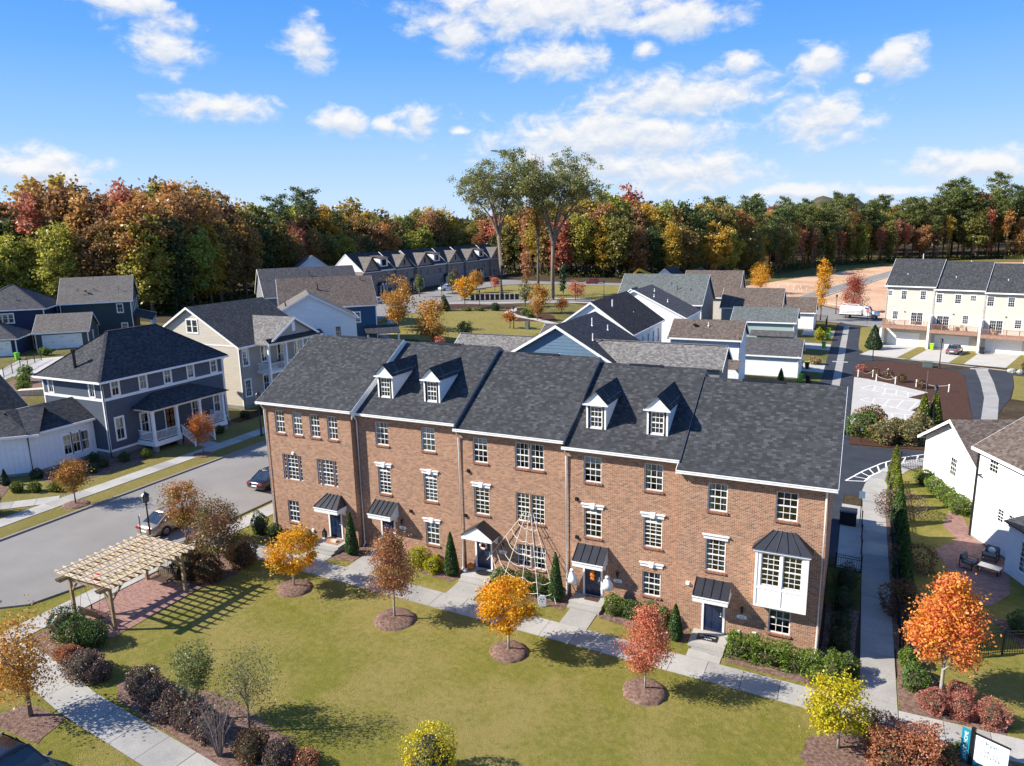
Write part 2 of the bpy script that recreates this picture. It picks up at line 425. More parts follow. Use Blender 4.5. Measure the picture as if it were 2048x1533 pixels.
def leaf(name, cols, use_color=False, clump=0.5, trans=0.35, seedscale=1.3, dark=0.28):
    """leaves: every leaf (mesh island) gets its own tone; clumps drift between the listed colours"""
    m = bpy.data.materials.new(name); m.use_nodes = True; m.node_tree.nodes.clear(); t = NT(m.node_tree)
    g = t.node('ShaderNodeNewGeometry'); rnd = g.outputs['Random Per Island']
    n = t.noise(objc(t), seedscale, 2)
    f = t.m('ADD', t.m('MULTIPLY', rnd, 1-clump), t.m('MULTIPLY', t.maprange(n, 0.25, 0.75), clump), clamp=True)
    k = len(cols); c = t.ramp(f, [(i/(k-1) if k > 1 else 0, cols[i]) for i in range(k)])
    if use_color:
        oi = t.node('ShaderNodeObjectInfo'); c = t.mix(1.0, c, oi.outputs['Color'], 'MULTIPLY')
    c = t.mix(t.m('MULTIPLY', t.m('FRACT', t.m('MULTIPLY', rnd, 17.3)), dark), c, (0, 0, 0), 'MIX')
    df = t.node('ShaderNodeBsdfDiffuse'); t.put(df.inputs[0], c)
    tl = t.node('ShaderNodeBsdfTranslucent'); t.put(tl.inputs[0], c)
    mx = t.node('ShaderNodeMixShader'); mx.inputs[0].default_value = trans; t.l.new(df.outputs[0], mx.inputs[1]); t.l.new(tl.outputs[0], mx.inputs[2])
    gl = t.node('ShaderNodeBsdfGlossy'); gl.inputs['Roughness'].default_value = 0.45; gl.inputs[0].default_value = (1, 1, 1, 1)
    m2 = t.node('ShaderNodeMixShader'); m2.inputs[0].default_value = 0.025; t.l.new(mx.outputs[0], m2.inputs[1]); t.l.new(gl.outputs[0], m2.inputs[2])
    o = t.node('ShaderNodeOutputMaterial'); t.l.new(m2.outputs[0], o.inputs[0]); return m

M = {}
M['brick'] = brick('orange_brown_brick', [(0.0, (0.13, 0.075, 0.055)), (0.12, (0.215, 0.098, 0.056)), (0.45, (0.295, 0.132, 0.07)), (0.75, (0.345, 0.162, 0.088)), (0.97, (0.40, 0.21, 0.125))], (0.56, 0.46, 0.35), dirt=0.15)
M['soldier'] = brick('brick_sill', [(0.0, (0.14, 0.06, 0.042)), (0.3, (0.24, 0.10, 0.062)), (0.9, (0.34, 0.15, 0.09))], (0.42, 0.33, 0.25), bw=0.07, bh=0.25)
M['greybrick'] = brick('grey_brown_brick', [(0.0, (0.15, 0.115, 0.10)), (0.4, (0.26, 0.205, 0.175)), (0.9, (0.36, 0.295, 0.26))], (0.40, 0.37, 0.34))
M['paver'] = brick('red_brick_paver', [(0.0, (0.20, 0.10, 0.085)), (0.4, (0.29, 0.155, 0.125)), (0.9, (0.37, 0.21, 0.165))], (0.27, 0.19, 0.16), bw=0.2, bh=0.1, dirt=0.4)
M['roof_black'] = shingle('charcoal_shingle', [(0.0, (0.036, 0.037, 0.040)), (0.4, (0.052, 0.054, 0.058)), (0.66, (0.070, 0.073, 0.078)), (0.86, (0.108, 0.113, 0.120))], patch=0.18)
M['clad_shade_plain'] = plain('shaded_rake_board', (0.16, 0.17, 0.185), 0.06, 2.0, 0.5)  # rake boards of the middle units, their shade put into the grey
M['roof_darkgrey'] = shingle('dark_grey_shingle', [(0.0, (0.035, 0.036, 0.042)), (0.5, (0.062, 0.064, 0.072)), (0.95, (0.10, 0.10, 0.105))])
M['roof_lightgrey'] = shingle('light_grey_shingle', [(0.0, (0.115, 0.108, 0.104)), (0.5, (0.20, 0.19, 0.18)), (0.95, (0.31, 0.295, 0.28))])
M['roof_brown'] = shingle('brown_shingle', [(0.0, (0.085, 0.065, 0.054)), (0.5, (0.145, 0.115, 0.097)), (0.95, (0.205, 0.17, 0.145))])
M['roof_taupe'] = shingle('taupe_shingle', [(0.0, (0.125, 0.11, 0.095)), (0.5, (0.185, 0.165, 0.145)), (0.95, (0.24, 0.215, 0.19))])
M['roof_greengrey'] = shingle('green_grey_shingle', [(0.0, (0.085, 0.095, 0.092)), (0.5, (0.135, 0.15, 0.147)), (0.95, (0.19, 0.205, 0.20))])
M['roof_brown_dark'] = shingle('dark_brown_shingle', [(0.0, (0.045, 0.037, 0.035)), (0.5, (0.075, 0.062, 0.057)), (0.95, (0.12, 0.10, 0.09))])
M['roof_slate'] = shingle('slate_grey_shingle', [(0.0, (0.06, 0.058, 0.062)), (0.5, (0.10, 0.097, 0.10)), (0.95, (0.15, 0.145, 0.148))])
M['white'] = plain('white_painted_trim', (0.78, 0.78, 0.76), 0.05, 2.5, 0.45)
M['white_gutter'] = plain('white_gutter', (0.74, 0.74, 0.71), 0.07, 2.0, 0.35)
M['panelwhite'] = plain('white_bay_panel', (0.80, 0.79, 0.75), 0.03, 1.5, 0.5)
M['metalroof'] = plain('dark_standing_seam_metal', (0.040, 0.042, 0.050), 0.15, 1.5, 0.38, 0.5, 0.35)
M['black'] = plain('black_painted_metal', (0.012, 0.012, 0.014), 0.2, 4, 0.35, 0.5)
M['navy'] = plain('navy_door_paint', (0.012, 0.024, 0.062), 0.12, 3, 0.28, 0.5)
M['cladwhite'] = siding('white_lap_siding', (0.74, 0.76, 0.77))
M['cladwhitelit'] = siding('sunlit_white_lap_siding', (0.80, 0.80, 0.79), 0.18)  # lighter copy of the white siding, sunlight put into its colour
M['clad_charcoal'] = siding('charcoal_blue_siding', (0.075, 0.092, 0.122))
M['clad_greyblue'] = siding('grey_blue_siding', (0.105, 0.125, 0.155))
M['clad_blue'] = siding('slate_blue_siding', (0.115, 0.19, 0.27), 0.26)
M['clad_deepblue'] = siding('deep_blue_siding', (0.020, 0.075, 0.16))
M['clad_navy'] = siding('navy_siding', (0.010, 0.022, 0.065))
M['clad_beige'] = siding('beige_lap_siding', (0.52, 0.47, 0.39))
M['clad_greige'] = siding('warm_grey_shaded_beige_siding', (0.34, 0.31, 0.275))
M['clad_cream'] = siding('cream_lap_siding', (0.55, 0.51, 0.44), 0.2)
M['clad_sage'] = siding('pale_sage_siding', (0.33, 0.42, 0.395))
M['clad_darkgreen'] = siding('dark_slate_green_siding', (0.030, 0.052, 0.062))
M['clad_grey'] = siding('mid_grey_siding', (0.20, 0.205, 0.21))
M['clad_brown'] = siding('dark_olive_grey_siding', (0.082, 0.082, 0.074))
M['batten'] = siding('white_board_and_batten', (0.72, 0.74, 0.76), 0.42, vert=True)
M['foundation'] = plain('grey_parged_foundation', (0.22, 0.215, 0.20), 0.15, 2, 0.9, bmp=0.3)
M['concrete'] = two('pale_concrete', (0.37, 0.355, 0.32), (0.47, 0.45, 0.41), 0.6, 0.9, 0.15, 14, 0.01)
M['concrete2'] = two('weathered_concrete_slab', (0.30, 0.29, 0.27), (0.41, 0.39, 0.355), 0.5, 0.9, 0.15, 14, 0.01)
M['drive'] = two('bright_concrete_drive', (0.46, 0.435, 0.395), (0.53, 0.50, 0.455), 0.5, 0.9, 0.1, 10, 0.01)
M['joint'] = plain('dark_joint', (0.10, 0.095, 0.085), 0.2, 3, 0.95)
M['street'] = two('worn_grey_asphalt', (0.235, 0.22, 0.20), (0.285, 0.268, 0.245), 0.25, 0.95, 0.35, 45, 0.01)
M['asphalt'] = two('fresh_dark_asphalt', (0.036, 0.041, 0.052), (0.055, 0.060, 0.072), 0.35, 0.85, 0.3, 40, 0.01)
M['mulch'] = two('brown_bark_mulch', (0.12, 0.068, 0.050), (0.225, 0.14, 0.108), 7, 0.98, 1.0, 26, 0.05, c3=(0.34, 0.235, 0.185))
M['mulchdark'] = two('dark_red_brown_mulch', (0.062, 0.030, 0.021), (0.098, 0.049, 0.034), 4, 0.98, 0.9, 20, 0.05)
M['dirt'] = two('orange_bare_earth', (0.46, 0.265, 0.15), (0.60, 0.38, 0.235), 0.055, 0.98, 0.6, 1.3, 0.2, c3=(0.66, 0.45, 0.30))
M['lawn'] = lawn('autumn_lawn', (0.175, 0.185, 0.028), (0.265, 0.25, 0.043), (0.43, 0.325, 0.125), 0.65)
M['lawn2'] = lawn('bright_lawn', (0.20, 0.185, 0.045), (0.26, 0.22, 0.06), (0.37, 0.28, 0.12), 0.35)
M['lawngreen'] = lawn('green_lawn', (0.085, 0.11, 0.018), (0.12, 0.14, 0.026), (0.22, 0.19, 0.06), 0.4)
M['rough'] = lawn('rough_meadow', (0.09, 0.10, 0.025), (0.16, 0.15, 0.04), (0.28, 0.21, 0.09), 0.6)
M['litter'] = two('forest_floor_leaf_litter', (0.045, 0.032, 0.018), (0.10, 0.070, 0.038), 0.3, 0.98, 0.8, 3, 0.2)
M['paint'] = plain('white_road_paint', (0.74, 0.74, 0.72), 0.1, 4, 0.7)
M['glass'] = glass('window_glass')
M['dglass'] = darkglass('dark_glass', (0.012, 0.015, 0.018))
M['dglass2'] = darkglass('greyish_glass', (0.05, 0.06, 0.062))
M['carglass'] = darkglass('car_glass', (0.012, 0.016, 0.02))
M['blind'] = blind('white_slat_blind', (0.78, 0.79, 0.68))
M['curtain'] = blind('pale_curtain', (0.76, 0.77, 0.64), 0.22, False)
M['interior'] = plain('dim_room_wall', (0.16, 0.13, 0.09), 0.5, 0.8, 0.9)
M['wood'] = plain('weathered_pine', (0.60, 0.48, 0.33), 0.3, 5, 0.75, bmp=0.2)
M['woodpost'] = plain('brown_pine_post', (0.28, 0.20, 0.11), 0.3, 4, 0.8, bmp=0.2)
M['deckwood'] = plain('red_brown_deck', (0.30, 0.175, 0.125), 0.2, 3, 0.7)
M['benchwood'] = plain('dark_brown_slats', (0.075, 0.045, 0.032), 0.25, 4, 0.6)
M['stain'] = plain('stained_wood_door', (0.20, 0.085, 0.03), 0.25, 4, 0.4)
M['bark'] = two('grey_brown_bark', (0.15, 0.115, 0.085), (0.27, 0.225, 0.18), 3, 0.95, 0.6, 18, 0.02, coords=objc)
M['barkpale'] = two('pale_grey_bark', (0.30, 0.27, 0.225), (0.44, 0.40, 0.345), 3, 0.95, 0.5, 18, 0.02, coords=objc)
M['barkdark'] = two('dark_bark', (0.07, 0.052, 0.040), (0.135, 0.105, 0.082), 2, 0.95, 0.6, 10, 0.03, coords=objc)
M['twig'] = plain('grey_twigs', (0.23, 0.185, 0.165), 0.25, 4, 0.9)
M['tyre'] = plain('tyre_rubber', (0.014, 0.014, 0.015), 0.2, 6, 0.85)
M['alloy'] = plain('silver_alloy', (0.45, 0.45, 0.46), 0.1, 4, 0.3, 0.5, 0.8)
M['chrome'] = plain('bright_metal', (0.7, 0.7, 0.7), 0.05, 4, 0.15, 0.5, 1.0)
M['tail'] = plain('red_lamp', (0.30, 0.012, 0.012), 0.1, 4, 0.2, 0.6)
M['lampglass'] = plain('frosted_lantern_glass', (0.10, 0.105, 0.105), 0.1, 4, 0.15, 0.6)
M['bin_green'] = plain('lime_green_plastic', (0.16, 0.50, 0.03), 0.08, 3, 0.45)
M['bin_lime'] = plain('yellow_green_plastic', (0.42, 0.66, 0.02), 0.08, 3, 0.45)
M['bin_black'] = plain('black_bin_plastic', (0.02, 0.022, 0.022), 0.15, 3, 0.5)
M['orange'] = plain('pumpkin_orange', (0.62, 0.17, 0.02), 0.15, 6, 0.5)
M['red'] = plain('red_plastic', (0.45, 0.02, 0.015), 0.1, 3, 0.45)
M['cloth'] = plain('white_cloth', (0.78, 0.78, 0.78), 0.06, 5, 0.9)
M['cushion'] = plain('grey_cushion', (0.13, 0.145, 0.15), 0.15, 5, 0.9)
M['teal'] = plain('teal_sign_paint', (0.010, 0.215, 0.30), 0.05, 3, 0.4)
M['ink'] = plain('dark_teal_lettering', (0.02, 0.10, 0.15), 0.05, 3, 0.5)
M['inkblack'] = plain('black_lettering', (0.02, 0.02, 0.022), 0.05, 3, 0.5)
M['stone'] = plain('grey_stone', (0.35, 0.34, 0.31), 0.25, 4, 0.9, bmp=0.4)
M['rope'] = plain('white_rope', (0.6, 0.57, 0.5), 0.1, 5, 0.9)
M['yellow'] = plain('digger_yellow', (0.62, 0.36, 0.015), 0.1, 3, 0.4, 0.5)
M['utility'] = plain('dull_green_cabinet', (0.10, 0.13, 0.11), 0.1, 3, 0.5)
# ------------------------------------------------------------------ house kit (all pieces in the house's own coordinates)
def side_frame(rect, side):
    x0, x1, y0, y1 = rect
    # start point, end point so that the outside is on the right-hand side
    return {'f': ((x0, y0), (x1, y0)), 'r': ((x1, y0), (x1, y1)), 'b': ((x1, y1), (x0, y1)), 'l': ((x0, y1), (x0, y0))}[side]
SIDE_RZ = {'f': 0.0, 'r': math.pi/2, 'b': math.pi, 'l': -math.pi/2}
WCACHE = {}
def window_meshes(w, h, nx, ny, style):
    """w x h opening, two sashes of nx x ny lights each; local x along wall, -y outwards, origin bottom centre"""
    key = (round(w, 2), round(h, 2), nx, ny, style)
    if key in WCACHE: return WCACHE[key]
    f = MB(); rec = 0.085 if style.startswith('brick') else 0.01
    fb = 0.055; mu = 0.026; hw = w/2; y0, y1 = rec-0.01, rec+0.05
    f.box(-hw, -hw+fb, y0, y1, 0, h); f.box(hw-fb, hw, y0, y1, 0, h)
    f.box(-hw+fb, hw-fb, y0, y1, 0, fb); f.box(-hw+fb, hw-fb, y0, y1, h-fb, h)
    tr = h-0.30 if style == 'brick_transom' else None      # a small row of lights over a white bar
    top = h-fb if tr is None else tr
    if tr is not None: f.box(-hw+fb, hw-fb, y0, y1, tr-0.055, tr+0.055)
    mid = (fb+top)/2
    f.box(-hw+fb, hw-fb, y0-0.004, y1-0.004, mid-0.028, mid+0.028)
    for (a, b) in ((fb, mid-0.028), (mid+0.028, top if tr is None else tr-0.055)):
        for i in range(1, nx):
            x = -hw+fb+(w-2*fb)*i/nx; f.box(x-mu/2, x+mu/2, y0+0.012, y1-0.002, a, b)
        for j in range(1, ny):
            z = a+(b-a)*j/ny; f.box(-hw+fb, hw-fb, y0+0.010, y1-0.004, z-mu/2, z+mu/2)
    if tr is not None:
        for i in range(1, nx):
            x = -hw+fb+(w-2*fb)*i/nx; f.box(x-mu/2, x+mu/2, y0+0.012, y1-0.002, tr+0.055, h-fb)
    if style == 'siding':                                   # flat casing proud of the boards
        c = 0.115
        f.box(-hw-c, -hw, -0.03, 0.02, -c, h+c+0.02); f.box(hw, hw+c, -0.03, 0.02, -c, h+c+0.02)
        f.box(-hw, hw, -0.032, 0.02, h, h+c+0.02); f.box(-hw, hw, -0.034, 0.02, -c, 0)
    fm = f.mesh('window', M['white'])
    p = MB(); yp = rec+0.026
    p.poly([(-hw+fb/2, yp, fb/2), (hw-fb/2, yp, fb/2), (hw-fb/2, yp, mid), (-hw+fb/2, yp, mid)])
    pa = p.mesh('pane', M['glass'])
    q = MB(); q.poly([(-hw+fb/2, yp, mid), (hw-fb/2, yp, mid), (hw-fb/2, yp, h-fb/2), (-hw+fb/2, yp, h-fb/2)])
    pb = q.mesh('pane', M['glass'])
    WCACHE[key] = (fm, pa, pb, rec); return WCACHE[key]
CCACHE = {}
def window(root, rect, side, u, z, w, h, nx=3, ny=2, style='siding', cover=0.0, shade='blind', sill=None, lintel=None, seed=0, frame_mat=None):
    p0, p1 = side_frame(rect, side); a = Vector(p0); d = (Vector(p1)-a).normalized()
    p = a+d*(u+w/2)
    fm, pa, pb, rec = window_meshes(w, h, nx, ny, style)
    o = link('window', fm, root, (p.x, p.y, z), SIDE_RZ[side])
    link('pane', pa, o); link('pane', pb, o)
    key = ('b', round(w, 2), round(h, 2), round(cover, 2), shade, rec)
    if key not in CCACHE:
        back = MB(); yb = rec+0.9
        back.poly([(-w*0.9, yb, -0.3), (w*0.9, yb, -0.3), (w*0.9, yb, h+0.3), (-w*0.9, yb, h+0.3)])
        c = None
        if cover > 0:
            c = MB(); yy = rec+0.10; zt = h*(1-cover)
            if shade == 'curtain' and cover < 0.99:
                e = w*0.24; n = 5
                for (xa, xb) in ((-w/2, -w/2+e), (w/2-e, w/2)):
                    for i in range(n):
                        xx0 = xa+(xb-xa)*i/n; xx1 = xa+(xb-xa)*(i+1)/n; q0 = 0.03*(i % 2); q1 = 0.03*((i+1) % 2)
                        c.poly([(xx0, yy+q0, 0), (xx1, yy+q1, 0), (xx1, yy+q1, h), (xx0, yy+q0, h)])
            else:
                c.poly([(-w/2, yy, zt), (w/2, yy, zt), (w/2, yy, h), (-w/2, yy, h)])
            c = c.mesh('window_shade', M[shade])
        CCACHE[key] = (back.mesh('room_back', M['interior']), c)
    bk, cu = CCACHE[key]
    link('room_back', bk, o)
    if cu: link(shade if shade == 'curtain' else 'blind', cu, o)
    if sill:
        k = ('s', round(w, 2))
        if k not in CCACHE: CCACHE[k] = MB().box(-w/2-0.06, w/2+0.06, -0.075, 0.07, -0.105, -0.004).mesh('sill', M['soldier'])
        link('sill', CCACHE[k], o)
    if lintel:
        k = ('l', round(w, 2), lintel)
        if k not in CCACHE:
            m = MB(); m.box(-w/2-0.10, w/2+0.10, -0.05, 0.02, h+0.004, h+0.20); m.box(-w/2-0.17, w/2+0.17, -0.11, 0.02, h+0.2, h+0.26)
            if lintel == 'key': m.add([(x*q, -0.13, h+zz) for zz, q in ((0.0, 0.10), (0.31, 0.15)) for x in (-1, 1)] + [(x*q, 0.02, h+zz) for zz, q in ((0.0, 0.10), (0.31, 0.15)) for x in (-1, 1)], [(0, 1, 3, 2), (5, 4, 6, 7), (4, 0, 2, 6), (1, 5, 7, 3), (2, 3, 7, 6), (4, 5, 1, 0)])
            CCACHE[k] = m.mesh('lintel', M['white'])
        link('lintel', CCACHE[k], o)
    return o
def walls(root, rect, z0, z1, mat, wins=(), depth=0.0, sides='frbl', name='wall', gap=0.0):
    """wins: dicts with side,u,z,w,h -> openings"""
    for s in sides:
        p0, p1 = side_frame(rect, s)
        hs = [(w['u'], w['u']+w['w'], w['z'], w['z']+w['h']) for w in wins if w['side'] == s]
        MB().wall(p0, p1, z0, z1, hs, depth).build(name, mat, root)
def add_windows(root, rect, wins, **kw):
    for i, w in enumerate(wins):
        if w.get('door'): continue
        k = {**kw, **{q: v for q, v in w.items() if q not in ('side', 'u', 'z', 'w', 'h', 'door')}}
        window(root, rect, w['side'], w['u'], w['z'], w['w'], w['h'], **k)
def W(side, u, z, w, h, **k): return dict(side=side, u=u, z=z, w=w, h=h, **k)

def slab(mb, a, b, c, d, th):
    """roof slab: quad a,b (eave) c,d (ridge) with thickness straight down"""
    dn = Vector((0, 0, -th)); q = [Vector(p) for p in (a, b, c, d)]
    vs = q+[p+dn for p in q]
    mb.add(vs, [(0, 1, 2, 3), (7, 6, 5, 4), (0, 4, 5, 1), (1, 5, 6, 2), (2, 6, 7, 3), (3, 7, 4, 0)])
def gable_roof(root, rect, ze, axis, pitch, oe, orr, roofmat, trimmat, wallmat=None, name='roof', th=0.10, gut=True, ends=(True, True), gable_ends='both', rake=0.17, ridge_cap=True):
    """ridge along axis; ze = height of wall top (slope passes through the wall top)"""
    x0, x1, y0, y1 = rect
    if axis == 'x': T = lambda a, b, z: (a, b, z); l0, l1, w0, w1 = x0, x1, y0, y1
    else: T = lambda a, b, z: (b, a, z); l0, l1, w0, w1 = y0, y1, x0, x1
    half = (w1-w0)/2; mid = (w0+w1)/2; zr = ze+pitch*half+th; zlow = ze-pitch*oe+th
    a0 = l0-(orr if ends[0] else 0); a1 = l1+(orr if ends[1] else 0)
    for sgn, w in ((-1, w0-oe), (1, w1+oe)):
        m = MB()
        P = [T(a0, w, zlow), T(a1, w, zlow), T(a1, mid, zr), T(a0, mid, zr)]
        flip = (sgn > 0) != (axis == 'y')
        if flip: P = [P[1], P[0], P[3], P[2]]
        slab(m, *P, th); m.build(name, roofmat, root)
    m = MB()
    def bx(p, q):
        lo = [min(p[i], q[i]) for i in range(3)]; hi = [max(p[i], q[i]) for i in range(3)]; m.box(lo[0], hi[0], lo[1], hi[1], lo[2], hi[2])
    for sgn, w in ((-1, w0-oe), (1, w1+oe)):                # fascia / gutter
        bx(T(a0, w-0.05*(1 if sgn < 0 else -1)*1.6, zlow-th-0.12), T(a1, w+0.004*sgn, zlow-0.02)) if sgn < 0 else bx(T(a0, w-0.004, zlow-th-0.12), T(a1, w+0.08, zlow-0.02))
    for e, a, s in ((ends[0], a0, -1), (ends[1], a1, 1)):
        if not e: continue
        for sgn, w in ((-1, w0-oe), (1, w1+oe)):            # rake boards
            pts = [T(a, w, zlow-0.012), T(a, mid, zr-0.012), T(a, mid, zr-rake-th), T(a, w, zlow-rake-th*0.7)]
            ex = T(s*0.035, 0, 0); m.ext(pts, ex)
    m.build('fascia', trimmat, root)
    if wallmat:
        for k, a in ((0, l0), (1, l1)):
            if gable_ends == 'both' or gable_ends == k:
                g = MB(); tri = [T(a, w0, ze), T(a, w1, ze), T(a, mid, ze+pitch*half)]
                if (k == 0) == (axis == 'x'): tri = [tri[1], tri[0], tri[2]]
                g.poly(tri); g.build('gable_wall', wallmat, root)
    return zr
def hip_roof(root, rect, ze, pitch, oe, roofmat, trimmat, name='roof', th=0.10, hx=None):
    x0, x1, y0, y1 = rect[0]-oe, rect[1]+oe, rect[2]-oe, rect[3]+oe
    zl = ze-pitch*oe+th; hw = min(x1-x0, y1-y0)/2; zr = zl+pitch*hw
    if (x1-x0) >= (y1-y0): r0 = (x0+hw, (y0+y1)/2, zr); r1 = (x1-hw, (y0+y1)/2, zr)
    else: r0 = ((x0+x1)/2, y0+hw, zr); r1 = ((x0+x1)/2, y1-hw, zr)
    A, B, Cc, D = (x0, y0, zl), (x1, y0, zl), (x1, y1, zl), (x0, y1, zl)
    fs = ([A, B, r1, r0], [B, Cc, r1], [Cc, D, r0, r1], [D, A, r0]) if (x1-x0) >= (y1-y0) else ([A, B, r0], [B, Cc, r1, r0], [Cc, D, r1], [D, A, r0, r1])
    for f in fs: MB().ext(f, (0, 0, -0.03)).build(name, roofmat, root)
    m = MB()
    m.box(x0-0.06, x1+0.06, y0-0.06, y0+0.02, zl-0.22, zl-0.035); m.box(x0-0.06, x1+0.06, y1-0.02, y1+0.06, zl-0.22, zl-0.035)
    m.box(x0-0.06, x0+0.02, y0+0.02, y1-0.02, zl-0.22, zl-0.035); m.box(x1-0.02, x1+0.06, y0+0.02, y1-0.02, zl-0.22, zl-0.035)
    m.build('fascia', trimmat, root)
    s = MB(); s.poly([(x0, y0, zl-0.2), (x0, y1, zl-0.2), (x1, y1, zl-0.2), (x1, y0, zl-0.2)]); s.build('soffit', trimmat, root)
    c = MB()
    for p, q in ((A, r0), (B, r1 if (x1-x0) >= (y1-y0) else r0), (Cc, r1), (D, r0 if (x1-x0) >= (y1-y0) else r1), (r0, r1)):
        c.beam(Vector(p)+Vector((0, 0, .012)), Vector(q)+Vector((0, 0, .012)), 0.28, 0.035)
    c.build('ridge_cap', roofmat, root)
    return zr
def corner_boards(root, rect, z0, z1, mat, w=0.13):
    x0, x1, y0, y1 = rect
    for x, y, sx, sy in ((x0, y0, -1, -1), (x1, y0, 1, -1), (x0, y1, -1, 1), (x1, y1, 1, 1)):
        m = MB(); t = 0.022
        m.box(min(x+sx*t, x-sx*w), max(x+sx*t, x-sx*w), min(y+sy*t, y), max(y+sy*t, y), z0, z1)
        m.box(min(x+sx*t, x), max(x+sx*t, x), min(y, y-sy*w), max(y, y-sy*w), z0, z1)
        m.build('corner_board', mat, root)
def band(root, rect, z, h, mat, t=0.03, sides='frbl', name='band_board'):
    for s in sides:
        p0, p1 = side_frame(rect, s); a = Vector((*p0, 0)); b = Vector((*p1, 0)); d = (b-a).normalized(); n = Vector((d.y, -d.x, 0))
        m = MB(); m.ext([a+Vector((0, 0, z)), b+Vector((0, 0, z)), b+Vector((0, 0, z+h)), a+Vector((0, 0, z+h))], n*t); m.build(name, mat, root)
def garage_door(root, rect, side, u, z, w, h, hinges=True, panels=4, mat='white'):
    p0, p1 = side_frame(rect, side); a = Vector(p0); d = (Vector(p1)-a).normalized(); p = a+d*(u+w/2)
    o = empty('garage_door', (p.x, p.y, z), SIDE_RZ[side]); o.parent = root
    for j in range(panels):
        MB().box(-w/2, w/2, -0.03, 0.0, h*j/panels+0.006, h*(j+1)/panels-0.006).build('panel', M['panelwhite'], o)
    m = MB(); m.box(-w/2-0.12, -w/2, -0.045, 0.0, 0, h+0.12); m.box(w/2, w/2+0.12, -0.045, 0.0, 0, h+0.12); m.box(-w/2, w/2, -0.045, 0, h, h+0.12)
    m.build('door_frame', M['white'], o)
    if hinges:
        k = MB()
        for x in (-w/2+0.35, w/2-0.35, -0.15, 0.15):
            for zz in (h*0.12, h*0.86): k.box(x-0.22, x+0.22, -0.045, -0.031, zz-0.02, zz+0.02)
        for x in (-w*0.25, w*0.25):
            for q in (-0.07, 0.07): k.box(x+q-0.015, x+q+0.015, -0.05, -0.031, h*0.45, h*0.6)
        k.build('hardware', M['black'], o)
    return o
def door(root, x, y, z, w, h, mat, rz=0.0, frame='white', lights=False, wreath=None):
    """front door: leaf with raised panels, frame, handle, threshold"""
    o = empty('door', (x, y, z), rz); o.parent = root
    lf = MB(); lf.box(-w/2, w/2, 0.03, 0.075, 0, h)
    cw = w*0.32
    for sx in (-1, 1):
        for (a, b) in ((0.08, 0.32), (0.38, 0.70), (0.75, 0.93)):
            lf.box(sx*w*0.23-cw/2, sx*w*0.23+cw/2, 0.012, 0.03, h*a, h*b)
            lf.box(sx*w*0.23-cw/2+0.05, sx*w*0.23+cw/2-0.05, 0.002, 0.012, h*a+0.05, h*b-0.05)
    lf.build('door_leaf', M[mat], o)
    f = MB(); f.box(-w/2-0.11, -w/2, -0.03, 0.09, 0, h+0.1); f.box(w/2, w/2+0.11, -0.03, 0.09, 0, h+0.1); f.box(-w/2, w/2, -0.028, 0.09, h, h+0.1)
    f.build('door_frame', M[frame], o)
    k = MB(); k.ball((w*0.40, -0.02, h*0.46), 0.035, 0.035, 0.035, 8, 5); k.box(w*0.38, w*0.42, 0.0, 0.012, h*0.43, h*0.56); k.build('handle', M['chrome'], o)
    MB().box(-w/2-0.1, w/2+0.1, -0.12, 0.08, -0.06, -0.003).build('threshold', M['concrete'], o)
    return o
def downspout(root, x, y, z0, z1, mat, out=(0, -1), r=0.05, name='downspout'):
    m = MB(); ox, oy = out
    m.tube([(x+ox*0.34, y+oy*0.34, z1+0.10), (x+ox*0.30, y+oy*0.30, z1-0.05), (x+ox*0.09, y+oy*0.09, z1-0.38), (x+ox*0.08, y+oy*0.08, z0+0.2), (x+ox*0.25, y+oy*0.25, z0+0.04)], r, 6)
    m.build(name, mat, root)
def vent(root, x, y, z, h=0.45, r=0.05, mat='white', name='vent_pipe'):
    m = MB(); m.tube([(x, y, z-0.25), (x, y, z+h)], r, 8); m.lathe([(r*2.4, 0), (r*1.2, 0.10)], 8, (x, y, z-0.02)); return m.build(name, M[mat], root)
def boxvent(root, x, y, z, nrm=(0, -0.5), name='roof_vent'):
    m = MB(); m.box(x-0.2, x+0.2, y-0.2, y+0.2, z-0.15, z+0.10); return m.build(name, M['black'], root)
def railing(root, a, b, mat, h=0.9, sp=0.13, z=0.0, name='railing', posts=True, wb=0.03):
    """rails and balusters from a to b (3D foot points)"""
    a = Vector(a); b = Vector(b); L = (b-a).length; up = Vector((0, 0, 1))
    o = MB(); o.beam(a+up*h, b+up*h, 0.07, 0.05); o.beam(a+up*0.1, b+up*0.1, 0.05, 0.05)
    r = o.build(name, mat, root)
    n = max(2, int(L/sp))
    bm = MB()
    for i in range(1, n):
        p = a+(b-a)*i/n; bm.box(p.x-wb/2, p.x+wb/2, p.y-wb/2, p.y+wb/2, p.z+0.1, p.z+h)
    bo = bm.build('balusters', mat, r); bo['kind'] = 'stuff'
    return r
